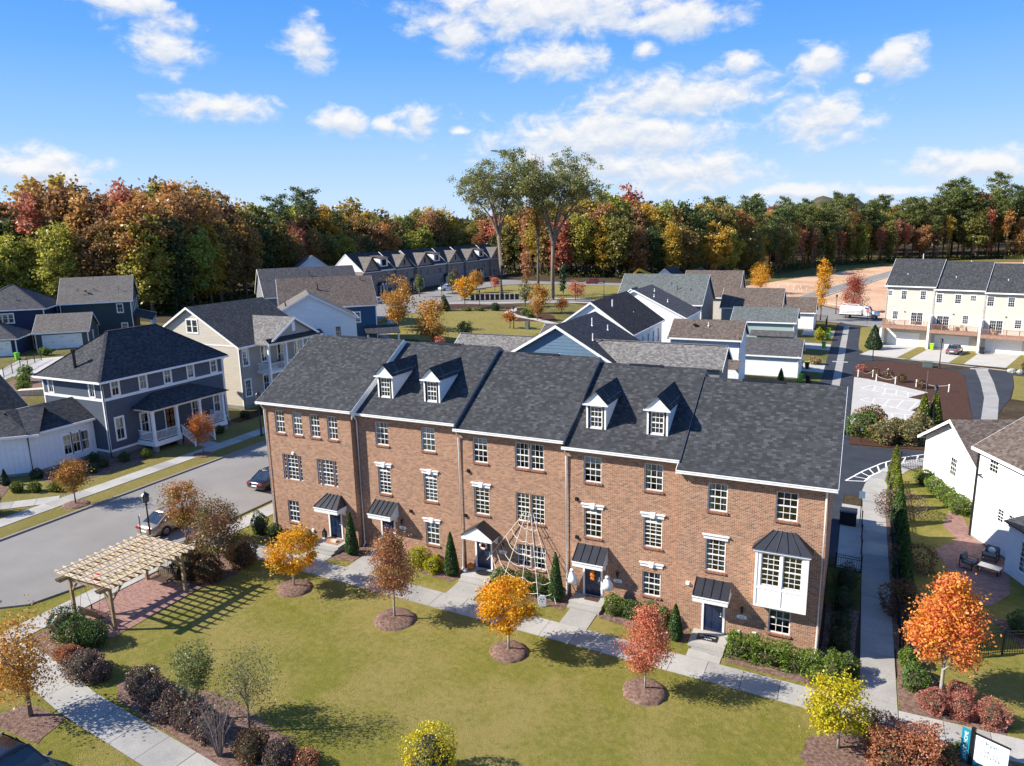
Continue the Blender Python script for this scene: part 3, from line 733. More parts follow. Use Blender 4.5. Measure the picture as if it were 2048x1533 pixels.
# ------------------------------------------------------------------ ground, roads, walks
def ground():
    m = MB()
    xs = [-6000, -2000, -700, -400, -200, -106, -60, 3, 60, 200, 600, 1500, 6000]; ys = [-400, -100, 0, 100, 250, 500, 1200, 3000, 9000]
    for i in range(len(xs)-1):
        for j in range(len(ys)-1):
            m.poly([(xs[i], ys[j], gz(xs[i])), (xs[i+1], ys[j], gz(xs[i+1])), (xs[i+1], ys[j+1], gz(xs[i+1])), (xs[i], ys[j+1], gz(xs[i]))])
    tag(m.build('ground', M['litter']), None, None, None, 'structure')
ground()
def hills():
    m = MB(); r = random.Random(3); n = 60
    for dist, hh, a0, a1 in ((5200, 168, -12, 14), (4300, 118, -34, -8)):
        top = []
        for i in range(n+1):
            a = R(a0+(a1-a0)*i/n); e = math.sin(math.pi*i/n)**0.6
            h = hh*e*(0.72+0.28*math.sin(i*0.31+1)+0.10*math.sin(i*1.3))
            top.append((math.sin(a), math.cos(a), max(4, h)))
        vs = []
        for (sx, cy, h) in top:
            for k in range(7):
                f = k/6; d = dist-900+900*f; vs.append((sx*d, cy*d-36, h*(f**0.8)*(1+0.08*r.uniform(-1, 1)*(k < 6))-2))
            d = dist+900; vs.append((sx*d, cy*d-36, -5))
        m.add(vs, [(i*8+k, (i+1)*8+k, (i+1)*8+k+1, i*8+k+1) for i in range(n) for k in range(7)])
    tag(m.build('hills', two('wooded_far_hills', (0.05, 0.06, 0.03), (0.13, 0.10, 0.05), 0.012, 0.98, 0, 0.1), None, True), None, None, None, 'structure')
hills()

sheet('main_lawn', [(-37.2, -17.2), (-33.2, -17.2), (-25, -18.2), (-14, -20), (14, -20), (14, 0.0), (1.9, 0.0), (1.9, 0.4), (-35.6, 0.4), (-37.2, 0.4)], 0.02, M['lawn'])
sheet('verge', [(-39.25, 60), (-39.25, -10.3), (-40.2, -14.1), (-41.6, -15.2), (-43, -16.5), (-43, -21.1), (-10, -21.1), (-10, -19.0), (-37.2, -17.6), (-37.2, 60)], 0.016, M['lawn'])
sheet('lawn', [(-37.2, 0.4), (-35.6, 0.4), (-35.6, 30), (-37.2, 30)], 0.018, M['lawn'])
sheet('street', [(-50.25, -60), (-50.25, 82), (-38.9, 82), (-39.2, 3), (-39.4, -10.3), (-40.4, -14.2), (-41.8, -15.4), (-43.2, -16.7), (-43.2, -60)], 0.02, M['street'])
sheet('cross_street', [(-43.2, -21.3), (-8, -21.3), (-8, -60), (-43.2, -60)], 0.022, M['street'])
def kerb(pts, w=0.2, h=0.12, mat='street', label=None, name='kerb'):
    L = strip(pts, w); n = len(pts); m = MB()
    for i in range(n-1):
        a, b = L[i], L[i+1]; c, d = L[2*n-2-i], L[2*n-1-i]
        q = [a, b, c, d]; m.ext([(x, y, gz(x)-0.05) for x, y in q][::-1], (0, 0, 0.05+h))
    return tag(m.build(name, M[mat]), None, None, None, 'structure')
kerb([(-50.35, -60), (-50.35, 80)])
kerb([(-38.95, 60), (-39.2, 3), (-39.4, -10.3), (-40.35, -14.15), (-41.7, -15.3), (-43.1, -16.6), (-43.1, -21.2)])
kerb([(-43.0, -21.25), (-8, -21.25)])
sheet('verge', [(-50.5, -60), (-50.5, 80), (-52.5, 80), (-52.5, -60)], 0.016, M['lawn2'])
sheet('front_yard', [(-54.0, -40), (-54.0, 60), (-61.5, 60), (-61.5, -40)], 0.014, M['lawn2'])
sheet('back_yard', [(-61.5, -40), (-61.5, 60), (-150, 70), (-150, -40)], 0.012, M['rough'])

def walk(name, x0, x1, y0, y1, along, step, off=0.05, mat=None, gap=0.012, skip=None, seed=1):
    """concrete walk: bed with dark joints and separate slabs"""
    b = drape(MB(), [(x0, y0), (x1, y0), (x1, y1), (x0, y1)], off-0.03).build(name, M['joint']); tag(b, None, None, None, 'structure')
    r = random.Random(seed); a, e = (x0, x1) if along == 'x' else (y0, y1); n = max(1, round((e-a)/step)); s = (e-a)/n
    for i in range(n):
        c, d = a+i*s+gap, a+(i+1)*s-gap
        q = [(c, y0), (d, y0), (d, y1), (c, y1)] if along == 'x' else [(x0, c), (x1, c), (x1, d), (x0, d)]
        m = MB()
        m.ext([(x, y, gz(x)+off-0.06) for x, y in q][::-1], (0, 0, 0.06+r.uniform(-0.004, 0.004)))
        m.build('slab', M[mat or r.choice(['concrete', 'concrete', 'concrete2'])], b)
    return b
def walk_poly(name, pts, w, step, off=0.05, mat=None, seed=1):
    """walk along a bent line, slabs cut square to it"""
    b = drape(MB(), strip(pts, w), off-0.03).build(name, M['joint']); tag(b, None, None, None, 'structure')
    r = random.Random(seed); P = [Vector(p) for p in pts]
    seg = [(P[i+1]-P[i]).length for i in range(len(P)-1)]; tot = sum(seg); n = max(1, round(tot/step))
    def at(s):
        for i, L in enumerate(seg):
            if s <= L or i == len(seg)-1:
                d = (P[i+1]-P[i])/L; return P[i]+d*s, d
            s -= L
    for i in range(n):
        (p, d), (q, e) = at(tot*i/n+0.012), at(tot*(i+1)/n-0.012)
        nd = Vector((-d.y, d.x))*w/2; ne = Vector((-e.y, e.x))*w/2
        poly = [p-nd, q-ne, q+ne, p+nd]
        drape(MB(), [tuple(v) for v in poly], off+r.uniform(-.004, .004)).build('slab', M[mat or r.choice(['concrete', 'concrete', 'concrete2'])], b)
    return b
walk('front_walk', -37.2, 1.93, -4.28, -2.66, 'x', 1.72, seed=2)
walk('front_walk', 3.52, 14.0, -4.28, -2.66, 'x', 1.72, seed=8)
walk('side_walk', 1.95, 3.5, -4.28, 24.2, 'y', 2.05, seed=3)
walk_poly('side_walk', [(2.72, 24.23), (2.75, 27.0), (3.3, 30.2), (4.6, 33.6), (6.4, 36.3), (9.0, 38.0)], 1.75, 2.0, seed=4)
walk('street_walk', -38.75, -37.25, -40, 60, 'y', 1.55, seed=5)
walk('street_walk', -54.0, -52.5, -40, 60, 'y', 1.55, seed=6)
walk_poly('garden_walk', [(-53.9, -3.5), (-56.2, -6.2), (-60.5, -9.8)], 1.5, 1.6, seed=7)
walk_poly('garden_walk', [(-54.0, 11.5), (-55.6, 11.6)], 1.5, 1.5, seed=17)
walk_poly('lower_walk', [(-38.6, -17.2), (-34.6, -17.5), (-30, -18.4), (-22, -19.15), (-12, -20.2)], 1.6, 1.75, seed=9)
# door walks and stoops
for (xa, xb, y1) in ((-6.0, -4.35, -1.95), (-12.86, -11.3, -0.75), (-20.0, -18.2, -0.85), (-27.2, -25.4, 0.46), (-30.85, -28.95, -1.75)):
    walk('door_walk', xa, xb, -2.645, y1, 'y', 1.9, 0.046, seed=int(-xa))
def stoop(xa, xb, yf, depth, ztop, steps, label, tread=0.34):
    xc = (xa+xb)/2; zb = gz(xc); t = thing('front_steps', label, 'front steps', (xc, yf, zb), 0, 'concrete front steps'); w = (xb-xa)/2; H = ztop-zb
    MB().box(-w, w, -depth, -0.004, -0.05, H).build('landing', M['concrete'], t)
    for k in range(steps-1):
        MB().box(-w+0.02, w-0.02, -depth-tread*(k+1), -depth-tread*k-0.004, -0.05, H*(steps-1-k)/steps).build('step', M['concrete2'], t)
stoop(-6.15, -4.3, 0, 1.35, 0.30, 3, 'pale concrete steps with a black doormat at the right end house')
stoop(-13.1, -11.15, 0.47, 1.1, 0.70, 2, 'pale concrete stoop below the door with the ghost decorations')
stoop(-20.05, -18.1, 0.47, 1.25, 0.98, 2, 'pale concrete stoop with pumpkins below the gabled door canopy')
stoop(-30.95, -28.95, 0, 1.25, 1.32, 3, 'pale concrete steps with a lantern at the left end house')
# planting beds along the row
def bed(poly, mat='mulch', off=0.035, name='mulch_bed', seed=1, amp=0.08):
    return sheet(name, wobble(poly, amp, seed), off, M[mat])
bed([(-35.4, -1.9), (-31.0, -2.0), (-31.0, -0.02), (-35.4, -0.02)], seed=1); bed([(-28.9, -2.2), (-27.35, -1.9), (-27.3, 0.42), (-28.15, 0.42), (-28.2, -0.05), (-28.9, -0.05)], seed=2)
bed([(-25.2, -0.9), (-20.3, -1.35), (-20.15, 0.44), (-25.3, 0.44)], seed=3); bed([(-18.0, -1.0), (-13.2, -1.4), (-13.2, 0.44), (-18.0, 0.44)], seed=4)
bed([(-11.1, -1.3), (-6.3, -1.7), (-6.3, -0.05), (-7.15, -0.03), (-7.2, 0.44), (-11.1, 0.44)], seed=5); bed([(-4.2, -2.3), (1.6, -2.4), (1.85, 6), (0.1, 6), (0.1, -0.03), (-4.2, -0.03)], seed=6)
sheet('side_yard', [(0.05, 6), (1.9, 6), (1.9, 10.9), (0.05, 10.9)], 0.03, M['lawngreen'])
sheet('parking_court', [(-37, 12.5), (-37, 25), (0.6, 25), (0.6, 12.5)], 0.025, M['asphalt'])
sheet('concrete_pad', [(0.5, 11.2), (1.93, 11.2), (1.93, 22.8), (0.5, 22.8)], 0.034, M['concrete'])
bed([(-29.7, -16.5), (-28.3, -15.7), (-24.9, -15.2), (-23.0, -15.3), (-20.9, -15.8), (-18.7, -16.4), (-16.5, -17.2), (-15.5, -19.0), (-20, -18.6), (-25.7, -17.9), (-28.5, -17.5)], seed=7)
bed([(-37.0, -14.9), (-33.6, -14.5), (-31.8, -15.9), (-30.2, -16.4), (-31.0, -17.2), (-33.5, -16.9), (-37.0, -16.6)], seed=8)
bed([(-32.3, -21.0), (-31.9, -19.4), (-29.4, -19.3), (-28.9, -20.9)], seed=9)
bed([(3.56, -2.6), (3.56, 3.4), (4.4, 3.0), (5.5, -0.2), (6.9, -0.8), (7.9, -1.9), (7.6, -2.6)], seed=10)
bed([(-0.3, -7.6), (0.0, -6.3), (0.9, -5.5), (2.4, -5.0), (4.2, -4.45), (8.5, -4.5), (9.5, -8), (1, -9)], seed=11)
bed([(-35.6, -8.3), (-33.3, -8.9), (-32.6, -7.2), (-32.9, -4.6), (-35.0, -4.45), (-36.9, -5.0), (-37.1, -8.0)], seed=12)
bed([(-56.0, -0.2), (-55.6, 5.0), (-57.6, 9.2), (-57.6, 17.9), (-59.2, 17.9), (-59.3, 5.0), (-61, 4.8), (-61.0, -1.1), (-58, -1.6)], seed=13); bed([(-57.4, -7.6), (-56.6, -6.9), (-60, -3.4), (-62.5, -2.0), (-64, -4)], seed=14)
bed([(-59.2, 18.3), (-57.6, 18.3), (-57.4, 34), (-60.8, 34)], 'mulchdark', seed=15)
sheet('brick_terrace', [(-37.15, -14.3), (-37.15, -8.45), (-36.3, -8.4), (-33.25, -8.95), (-33.15, -14.25), (-33.6, -14.45)], 0.042, M['paver'])
def mound(x, y, r, label, h=0.22, seed=0):
    rr = random.Random(seed); m = MB(); n = 26; rings = [(1.0, 0.0), (0.93, 0.45), (0.72, 0.8), (0.4, 0.97), (0.12, 1.0)]
    vs = []; z0 = gz(x)
    for (f, hh) in rings:
        for j in range(n):
            a = 2*math.pi*j/n; q = r*f*(1+rr.uniform(-.05, .05)); px = q*math.cos(a); vs.append((px, q*math.sin(a), gz(x+px)-z0+0.015+h*hh+rr.uniform(-.015, .015)))
    vs.append((0, 0, h+0.02)); L = len(vs)-1
    fs = [(i*n+j, i*n+(j+1) % n, (i+1)*n+(j+1) % n, (i+1)*n+j) for i in range(len(rings)-1) for j in range(n)]+[((len(rings)-1)*n+j, (len(rings)-1)*n+(j+1) % n, L) for j in range(n)]
    m.add(vs, fs); o = m.build('mulch_mound', M['mulch'], None, True); o.location = (x, y, z0)
    return tag(o, label, 'mulch bed', 'round mulch mounds under lawn trees')
for (x, y, r, l, s) in ((-28.29, -6.11, 1.05, 'round mulch mound under the yellow orange maple left end of the lawn row', 1), (-21.06, -6.3, 1.15, 'round mulch mound under the tall russet tree on the lawn', 2),
                  (-14.15, -6.28, 0.98, 'round mulch mound under the golden maple mid lawn', 3), (-7.09, -6.34, 1.05, 'round mulch mound under the coral red tree on the lawn', 4)):
    mound(x, y, r, l, seed=s)
for (x, y, l) in ((-51.76, -3.6, 'mulch mound under the kerbside tree before the white board and batten wing'), (-52.5, 9.07, 'mulch mound under the small kerbside tree before the dark porch')):
    mound(x, y, 0.95, l, 0.12, 5)
# ------------------------------------------------------------------ behind the row: alley, court, parking
sheet('alley', [(-3.4, 25), (7.9, 25), (7.9, 40.2), (0.75, 39.4), (0.45, 45), (0.55, 76), (1.3, 85), (3.6, 90.5), (2.3, 93.2), (1.0, 97.5), (0.8, 126), (-2.95, 132), (-3.4, 95)], 0.022, M['asphalt'])
sheet('alley_side', [(-14, 66), (-14, 130), (-3.41, 130), (-3.41, 66)], 0.02, M['rough'])
for ya, yb in ((74.7, 81), (94.6, 101), (110, 117)): sheet('driveway', [(-9, ya), (-3.42, ya), (-3.42, yb), (-9, yb)], 0.032, M['drive'])
sheet('alley_apron', [(-14, 25), (-14, 66), (-3.41, 66), (-3.41, 25)], 0.018, M['asphalt'])
sheet('alley', [(0.58, 76.5), (3.2, 91.0), (9.4, 88.2), (13.7, 84.8), (22.5, 84.9), (30, 83), (30, 79), (20.4, 82.5), (19.2, 74), (17.8, 66.8), (14.6, 55), (13, 40), (10.5, 40), (12.6, 54.6), (14.5, 80.6), (13.4, 84.0), (9.3, 87.0), (4, 88.9)], 0.03, M['asphalt'])
walk('drain_strip', -2.0, -1.0, 46, 126, 'y', 2.6, 0.034, 'concrete2', seed=21)
walk_poly('drain_strip', [(4.5, 92.2), (9.5, 90.2), (16.5, 87.2), (25, 83.6)], 0.75, 2.4, 0.04, 'concrete2', 22)
walk_poly('drain_strip', [(17.1, 86.2), (16.6, 76), (15.8, 66), (14.2, 55), (12.7, 46)], 1.5, 2.6, 0.044, 'concrete2', 23)
sheet('mulch_island', wobble([(0.62, 75.6), (1.3, 84.4), (4.0, 88.6), (9.2, 86.8), (13.2, 83.8), (14.4, 80.4), (12.5, 54.6), (8.0, 52.2), (5.0, 52.0), (3.0, 60.0), (0.65, 73.0)], 0.12, 4), 0.036, M['mulchdark'])
sheet('parking_pad', [(0.58, 47.5), (0.62, 73.6), (2.3, 73.2), (4.5, 71.5), (8.3, 67.8), (9.2, 66.9), (6.8, 63.2), (8.9, 61.9), (6.8, 56.4), (8.9, 54.2), (7.7, 52.4), (7.3, 49.6), (4.9, 49.2)], 0.046, M['drive'])
sheet('mulch_island', wobble([(0.45, 45.2), (0.75, 39.7), (7.3, 40.6), (7.9, 47.5), (7.4, 49.0), (4.9, 48.9), (1.0, 47.0)], 0.12, 5), 0.05, M['mulchdark'])
def line(pts, w=0.12, off=0.056, name='parking_line'): return sheet(name, strip(pts, w), off, M['paint'])
# hatched bays between the accessible spaces
def bay(a, b, c, d):
    """outline a-b-c-d (a,b left ends; c,d right ends) with slanting bars"""
    A, B, Cc, D = map(Vector, (a, b, c, d))
    line([a, b]); line([b, c]); line([a, d])
    for k in range(4):
        f = 0.10+0.24*k
        line([tuple(A.lerp(D, f+0.16)), tuple(B.lerp(Cc, f))])
bay((1.55, 66.6), (2.75, 69.0), (7.8, 65.5), (6.85, 63.2)); bay((1.5, 59.7), (2.45, 61.3), (9.0, 61.7), (6.6, 55.9)); bay((2.4, 51.3), (2.9, 54.2), (8.4, 54.3), (7.3, 50.2))
def wheelchair(x, y):
    o = MB(); z = gz(x)+0.06
    ring = arc(x, y, 0.42, n=14); inn = arc(x, y, 0.30, n=14)
    for i in range(11):
        o.poly([(ring[i][0], ring[i][1], z), (ring[i+1][0], ring[i+1][1], z), (inn[i+1][0], inn[i+1][1], z), (inn[i][0], inn[i][1], z)])
    for (a, b) in (((x-.25, y+.35), (x+.15, y+.7)), ((x+.15, y+.2), (x+.6, y+.25)), ((x+.6, y+.25), (x+.8, y-.25))):
        s = strip([a, b], 0.13); o.poly([(p, q, z) for p, q in s])
    tag(o.build('wheelchair_symbol', M['paint']), None, None, None, 'structure')
for p in ((4.6, 70.0), (4.3, 64.0), (4.2, 57.2)): wheelchair(*p)
# crosswalk hatching on the court
def hatch():
    o = [(0.62, 28.4), (1.9, 31.6), (3.4, 34.6), (5.2, 37.2), (7.6, 39.4)]; i = [(2.05, 28.9), (2.5, 30.6), (3.5, 32.6), (5.0, 35.2), (7.6, 37.6)]
    line(o, 0.14, 0.048, 'crossing_line'); line(i, 0.14, 0.048, 'crossing_line')
    P = lambda L, f: tuple(Vector(L[min(int(f*4), 3)]).lerp(Vector(L[min(int(f*4), 3)+1]), f*4-min(int(f*4), 3)))
    for k in range(9):
        f = k/9; a = P(o, f); b = P(i, min(1, f*0.98)); line([a, b], 0.13, 0.052, 'crossing_line')
hatch()
for x, y in ((-1.5, 84.5), (16.8, 85.6)):
    m = MB(); z = gz(x); m.box(x-1.1, x+1.1, y-0.35, y+0.35, z+0.03, z+0.075); m.box(x-0.7, x+0.7, y-0.12, y+0.12, z+0.076, z+0.085); tag(m.build('drain_cover', M['concrete']), None, None, None, 'structure')
# drives, island lawn and paving by the cream townhouses
sheet('island_lawn', [(0.9, 103.5), (1.0, 97.9), (2.4, 93.5), (4.4, 92.6), (4.4, 104.5), (4.3, 117), (3.6, 128), (1.1, 126)], 0.028, M['lawn2'])
c15, s15 = math.cos(R(-15)), math.sin(R(-15))
def BW(u, v): return (4.2+c15*u-s15*v, 104.0+s15*u+c15*v)
sheet('verge', [BW(-0.2, 1.8), BW(26, 1.8), BW(26, -11.5), BW(-0.2, -11.5)], 0.026, M['lawn2'])
for k in range(4):
    u0 = 0.25+7.25*k
    sheet('driveway', [BW(u0, 1.8), BW(u0+5.4, 1.8), BW(u0+5.0, -11.3), BW(u0-0.3, -11.3)], 0.034, M['drive'])
sheet('lot', [(17.9, 66.5), (19.3, 74), (20.4, 82.3), (30, 78.5), (30, 60)], 0.026, M['lawn2'])
sheet('yard', [(3.56, 3.4), (3.56, 31), (5.0, 34.5), (6.6, 36.2), (7.2, 31), (14, 12), (14, 0), (7.9, -1.9), (6.9, -0.8), (5.5, -0.1), (4.4, 3.1)], 0.024, M['lawn'])
sheet('brick_patio', [(6.35, 16.6), (7.85, 18.9), (7.15, 21.2), (7.9, 24.8), (8.6, 24.6), (8.8, 19.9), (10.7, 17.0), (9.9, 12.5), (9.8, 11.5), (8.7, 9.7), (7.65, 9.0)], 0.04, M['paver'])
bed([(6.0, 31.2), (7.2, 31.6), (8.9, 26.2), (7.7, 25.3)], seed=31, off=0.044); bed([(3.55, 2.6), (4.5, 3.0), (4.9, 27), (4.6, 31), (3.56, 30)], seed=32, off=0.044); bed([(8.2, 8.3), (10.2, 7.9), (12, 2), (10.6, 2.4)], seed=33, off=0.044)
# street beyond, graded earth, park
sheet('park_street', [(-9, 133), (5, 127), (40, 112), (40, 124), (5.2, 140), (-8.5, 162), (-20, 175), (-32, 168)], 0.022, M['street'])
sheet('bare_earth', [(-33.5, 205), (-25.6, 232), (-11.5, 280), (7.4, 335), (60, 372), (130, 380), (130, 118), (42, 118), (6, 141), (-8, 163), (-24, 180)], 0.03, M['dirt'])
sheet('graded_road', strip([(-14, 166), (-12.3, 178), (-9.0, 199), (-2.6, 230), (7, 275), (20, 330)], 6.0), 0.05, M['street'])
kerb([(-10.6, 176), (-6.1, 199), (0.6, 230), (10.4, 275)], 0.4, 0.15, 'drive'); kerb([(-10, 172), (6, 150), (40, 135)], 0.35, 0.12, 'drive')
sheet('meadow', [(-45, 225), (-24, 231), (-9.8, 282), (8, 338), (60, 376), (130, 384), (130, 470), (0, 430), (-50, 300)], 0.014, M['rough'])
sheet('park_lawn', [(-86, 82), (-88.5, 100), (-84, 109), (-72.5, 113), (-69, 107), (-58, 102), (-53.5, 92), (-53, 70), (-66, 62), (-76, 66)], 0.024, M['lawn2'])
sheet('park_ground', [(-66, 62), (-52, 62), (-46, 100), (-52, 130), (-66, 136), (-80, 122), (-92, 92), (-84, 72)], 0.016, M['rough'])
sheet('park_street', [(-100, 90), (-90.5, 88), (-88.5, 108), (-86.5, 118), (-74.5, 131), (-64, 137), (-40, 142), (-40, 150), (-64, 145.5), (-78.5, 138), (-91.5, 127.5), (-98, 118)], 0.022, M['street'])
sheet('row_street', [(-98, 118), (-92, 127), (-103.5, 152), (-101, 172), (-93, 179), (-74, 184.5), (-50, 196), (-36, 203), (-36, 211), (-50, 205), (-77, 194.5), (-95, 189), (-112, 189), (-113, 150), (-110, 128), (-108, 90), (-100, 90)], 0.024, M['street'])
sheet('green', [(-94.5, 134.5), (-101.5, 152), (-100, 171), (-92, 178), (-74, 183.5), (-50, 195), (-40, 196), (-46, 152), (-73, 141)], 0.026, M['lawn2'])
bed([(-103.5, 139), (-97.5, 139.5), (-84, 143), (-84, 146), (-98, 144), (-103.5, 144)], 'mulchdark', 0.04, seed=41, amp=0.3)
bed([(-92, 118), (-90, 113), (-74, 122), (-73, 126), (-86.5, 122)], 'mulchdark', 0.036, seed=42, amp=0.3); bed([(-70, 118), (-60, 112), (-56, 104), (-64, 100), (-66, 106), (-71, 112)], 'mulchdark', 0.036, seed=43, amp=0.3)
walk_poly('park_walk', [(-72.5, 121), (-71.5, 112.5), (-68, 108), (-60, 104), (-52, 98)], 2.0, 2.2, 0.05, 'drive', 44)
walk_poly('park_walk', [(-92, 120.5), (-84, 125.5), (-74, 134), (-60, 139.5)], 1.6, 2.2, 0.05, 'drive', 46)
walk_poly('park_walk', [(-95, 131), (-80, 141), (-64, 147.5)], 1.6, 2.2, 0.05, 'drive', 45)
for k, (p, q) in enumerate((((-77, 74), (-88, 90)), ((-80, 71), (-90, 84)), ((-72, 67.5), (-84, 78)))): walk_poly('front_path', [p, q], 1.3, 2.0, 0.048, 'concrete2', 50+k)
# ------------------------------------------------------------------ the five brick townhouses
PITCH = 0.58
UNITS = [  # xl, xr, yfront, eave height(gutter), label
    (-35.5, -28.2, 0.0, 10.40, 'left end brick townhouse of the row with two wide triple windows'),
    (-28.2, -20.65, 0.47, 10.20, 'second brick townhouse from the street with two white dormers and shed canopy'),
    (-20.65, -13.7, 0.47, 9.90, 'middle brick townhouse with a gabled door canopy and a white rope web over its front'),
    (-13.7, -7.2, 0.47, 9.58, 'brick townhouse with two white dormers and ghost decorations beside its navy door'),
    (-7.2, 0.0, 0.0, 9.20, 'right end brick townhouse of the row with a white projecting bay window'),
]
DEPTH = 11.9
def town(i):
    xl, xr, yf, ze, lab = UNITS[i]
    zb = gz((xl+xr)/2); w = xr-xl
    t = thing('brick_townhouse', lab, 'townhouse', (xl, yf, zb), 0.0, 'brick townhouses in one row')
    X = lambda x: x-xl
    Z = lambda z: z-zb
    rect = (0.004, w-0.004, 0, DEPTH)
    wt = ze-0.02+0.32*PITCH-0.10                            # wall top so that the gutter lip sits at ze
    ridge = 0
    wins = []
    def add(x0, x1, z0, z1, **k): wins.append(W('f', X(x0), Z(z0), x1-x0, z1-z0, **k))
    B = dict(style='brick', sill=True)
    if i == 0:
        for k, x in enumerate((-34.57, -33.06, -31.57, -30.11)): add(x, x+0.82, 8.24, 9.80, **B, cover=(0.5, 1, 0.55, 0.6)[k], shade='curtain' if k != 1 else 'blind')
        add(-34.12, -33.14, 1.88, 3.43, **B, cover=1, shade='curtain')
        for x0, x1 in ((-34.22, -32.55), (-31.24, -29.58)):
            a = x0+0.33; b = x1-0.33
            wins.append(W('f', X(a), Z(4.97), b-a, 1.80, nx=3, ny=3, style='brick', cover=0.5, shade='curtain'))
            wins.append(W('f', X(x0), Z(4.97), 0.30, 1.80, nx=1, ny=3, style='brick', cover=1, shade='curtain'))
            wins.append(W('f', X(x1-0.30), Z(4.97), 0.30, 1.80, nx=1, ny=3, style='brick', cover=1, shade='curtain'))
        dx, dz, dw = -30.02, 1.34, 0.92
    elif i == 1:
        add(-26.67, -25.68, 8.13, 9.65, **B, cover=0.45, shade='curtain'); add(-23.22, -22.23, 8.13, 9.65, **B, cover=1)
        add(-26.65, -25.69, 4.86, 6.68, **{**B, 'style': 'brick_transom'}, ny=3, lintel='key', cover=0.5, shade='curtain'); add(-23.19, -22.22, 4.86, 6.66, **{**B, 'style': 'brick_transom'}, ny=3, lintel='key', cover=1)
        add(-23.21, -22.22, 1.94, 3.44, **B, lintel='key', cover=1)
        dx, dz, dw = -26.08, 1.22, 0.92
    elif i == 2:
        add(-19.60, -18.62, 7.84, 9.36, **B, cover=0.25)
        for a in (-16.82, -15.87): add(a, a+0.88, 7.85, 9.38, **B, cover=0.5, shade='curtain')
        add(-19.62, -18.60, 4.55, 6.30, **B, ny=3, lintel='key', cover=0.15)
        for a in (-16.82, -15.87): add(a, a+0.88, 4.54, 6.32, **B, ny=3, cover=0.15)
        for a in (-16.80, -15.85): add(a, a+0.88, 1.66, 3.08, **B, cover=0.5, shade='curtain')
        dx, dz, dw = -19.06, 1.02, 0.96
    elif i == 3:
        for a in (-12.58, -9.15): add(a, a+1.02, 7.56, 9.06, **B, cover=0.3, shade='curtain' if a > -10 else 'blind')
        for a in (-12.56, -9.14): add(a, a+1.03, 4.29, 6.02, **{**B, 'style': 'brick_transom'}, ny=3 if a > -10 else 2, lintel='key', cover=0.2)
        add(-9.16, -8.13, 1.40, 2.80, **B, lintel='key', cover=0.5, shade='curtain')
        dx, dz, dw = -12.03, 0.72, 0.96
    else:
        add(-5.68, -4.70, 7.10, 8.60, **B, cover=0.35, shade='curtain'); add(-2.38, -1.36, 7.12, 8.60, **B)
        add(-5.70, -4.68, 3.78, 5.56, **B, ny=3, lintel='flat', cover=0.5, shade='curtain')
        add(-2.42, -1.37, 0.96, 2.62, **B)
        dx, dz, dw = -5.17, 0.30, 0.98
    if i == 0:
        pass
    dh = 2.12
    holes = list(wins)+[W('f', X(dx)-dw/2-0.1, Z(dz), dw+0.2, dh+0.1, door=True)]
    walls(t, rect, -0.6, Z(wt), M['brick'], holes, 0.085, sides='f')
    # side walls: brick; white boards above the neighbour's roof
    for s, nb in (('l', i-1), ('r', i+1)):
        outer = nb < 0 or nb > 4
        p0, p1 = side_frame(rect, s)
        MB().wall(p0, p1, -0.6, Z(wt)).build('wall', M['brick'], t)
    walls(t, rect, -0.6, Z(wt), M['brick'], sides='b')
    add_windows(t, rect, wins)
    ends = (i == 0, i in (0, 4) or True)
    ll = 0.30 if i == 0 else 0.06
    rr = {0: 0.34, 1: 0.05, 2: 0.05, 3: 0.0, 4: 0.36}[i]
    # roof, built by hand so that each end has its own overhang
    oe = 0.32; half = DEPTH/2; th = 0.12
    zl = Z(wt)-PITCH*oe+th; zr = Z(wt)+PITCH*half+th
    if i == 3: zl -= 0; 
    m = MB(); slab(m, (-ll, -oe, zl), (w+rr, -oe, zl), (w+rr, half, zr), (-ll, half, zr), th); m.build('roof', M['roof_black'], t)
    m = MB(); slab(m, (w+rr, DEPTH+oe, zl), (-ll, DEPTH+oe, zl), (-ll, half, zr), (w+rr, half, zr), th); m.build('roof', M['roof_black'], t)
    g = MB()
    g.box(-ll, w+min(rr, 0.36), -oe-0.12, -oe-0.006, zl-0.17, zl-0.03); g.box(-ll, w+rr, -oe-0.14, -oe-0.121, zl-0.05, zl-0.02)
    g.build('gutter', M['white_gutter'], t)
    g = MB(); g.box(0, w, -oe+0.002, -0.004, zl-0.16, zl-0.13); g.build('soffit', M['white'], t)
    fz = MB(); fz.box(0.01, w-0.01, -0.03, -0.004, Z(wt)-0.36, Z(wt)-0.24); fz.build('frieze', M['soldier'], t)
    for k, (a, s, o) in enumerate(((-ll, -1, ll), (w+rr, 1, rr))):
        rk = 0.55 if (i == 0 and s > 0) else 0.28
        pts = [(a, -oe, zl-0.02), (a, half, zr-0.02), (a, DEPTH+oe, zl-0.02), (a, DEPTH+oe, zl-rk), (a, half, zr-rk-0.02), (a, -oe, zl-rk)]; 
        rb = MB(); rb.ext(pts, (s*0.03, 0, 0)); rb.build('rake_board', M['white'] if i in (0, 4) else M['clad_shade_plain'], t)
        gx = 0.0 if s < 0 else w
        gw = MB(); gw.poly([(gx, 0, Z(wt)), (gx, half, Z(wt)+PITCH*half), (gx, DEPTH, Z(wt))][::(1 if s < 0 else -1)])
        gw.build('gable_wall', M['clad_grey'] if i not in (0, 4) else (M['brick'] if (i == 4 and s > 0) or (i == 0 and s < 0) else M['cladwhite']), t)
        if o > 0.1:
            sf = MB(); sf.poly([(min(a, gx), -oe, zl-th-0.01), (max(a, gx), -oe, zl-th-0.01), (max(a, gx), half, zr-th-0.01), (min(a, gx), half, zr-th-0.01)]); sf.build('soffit', M['white'], t)
    # ridge vent
    rv = MB(); a, b = w*0.30, w*0.62
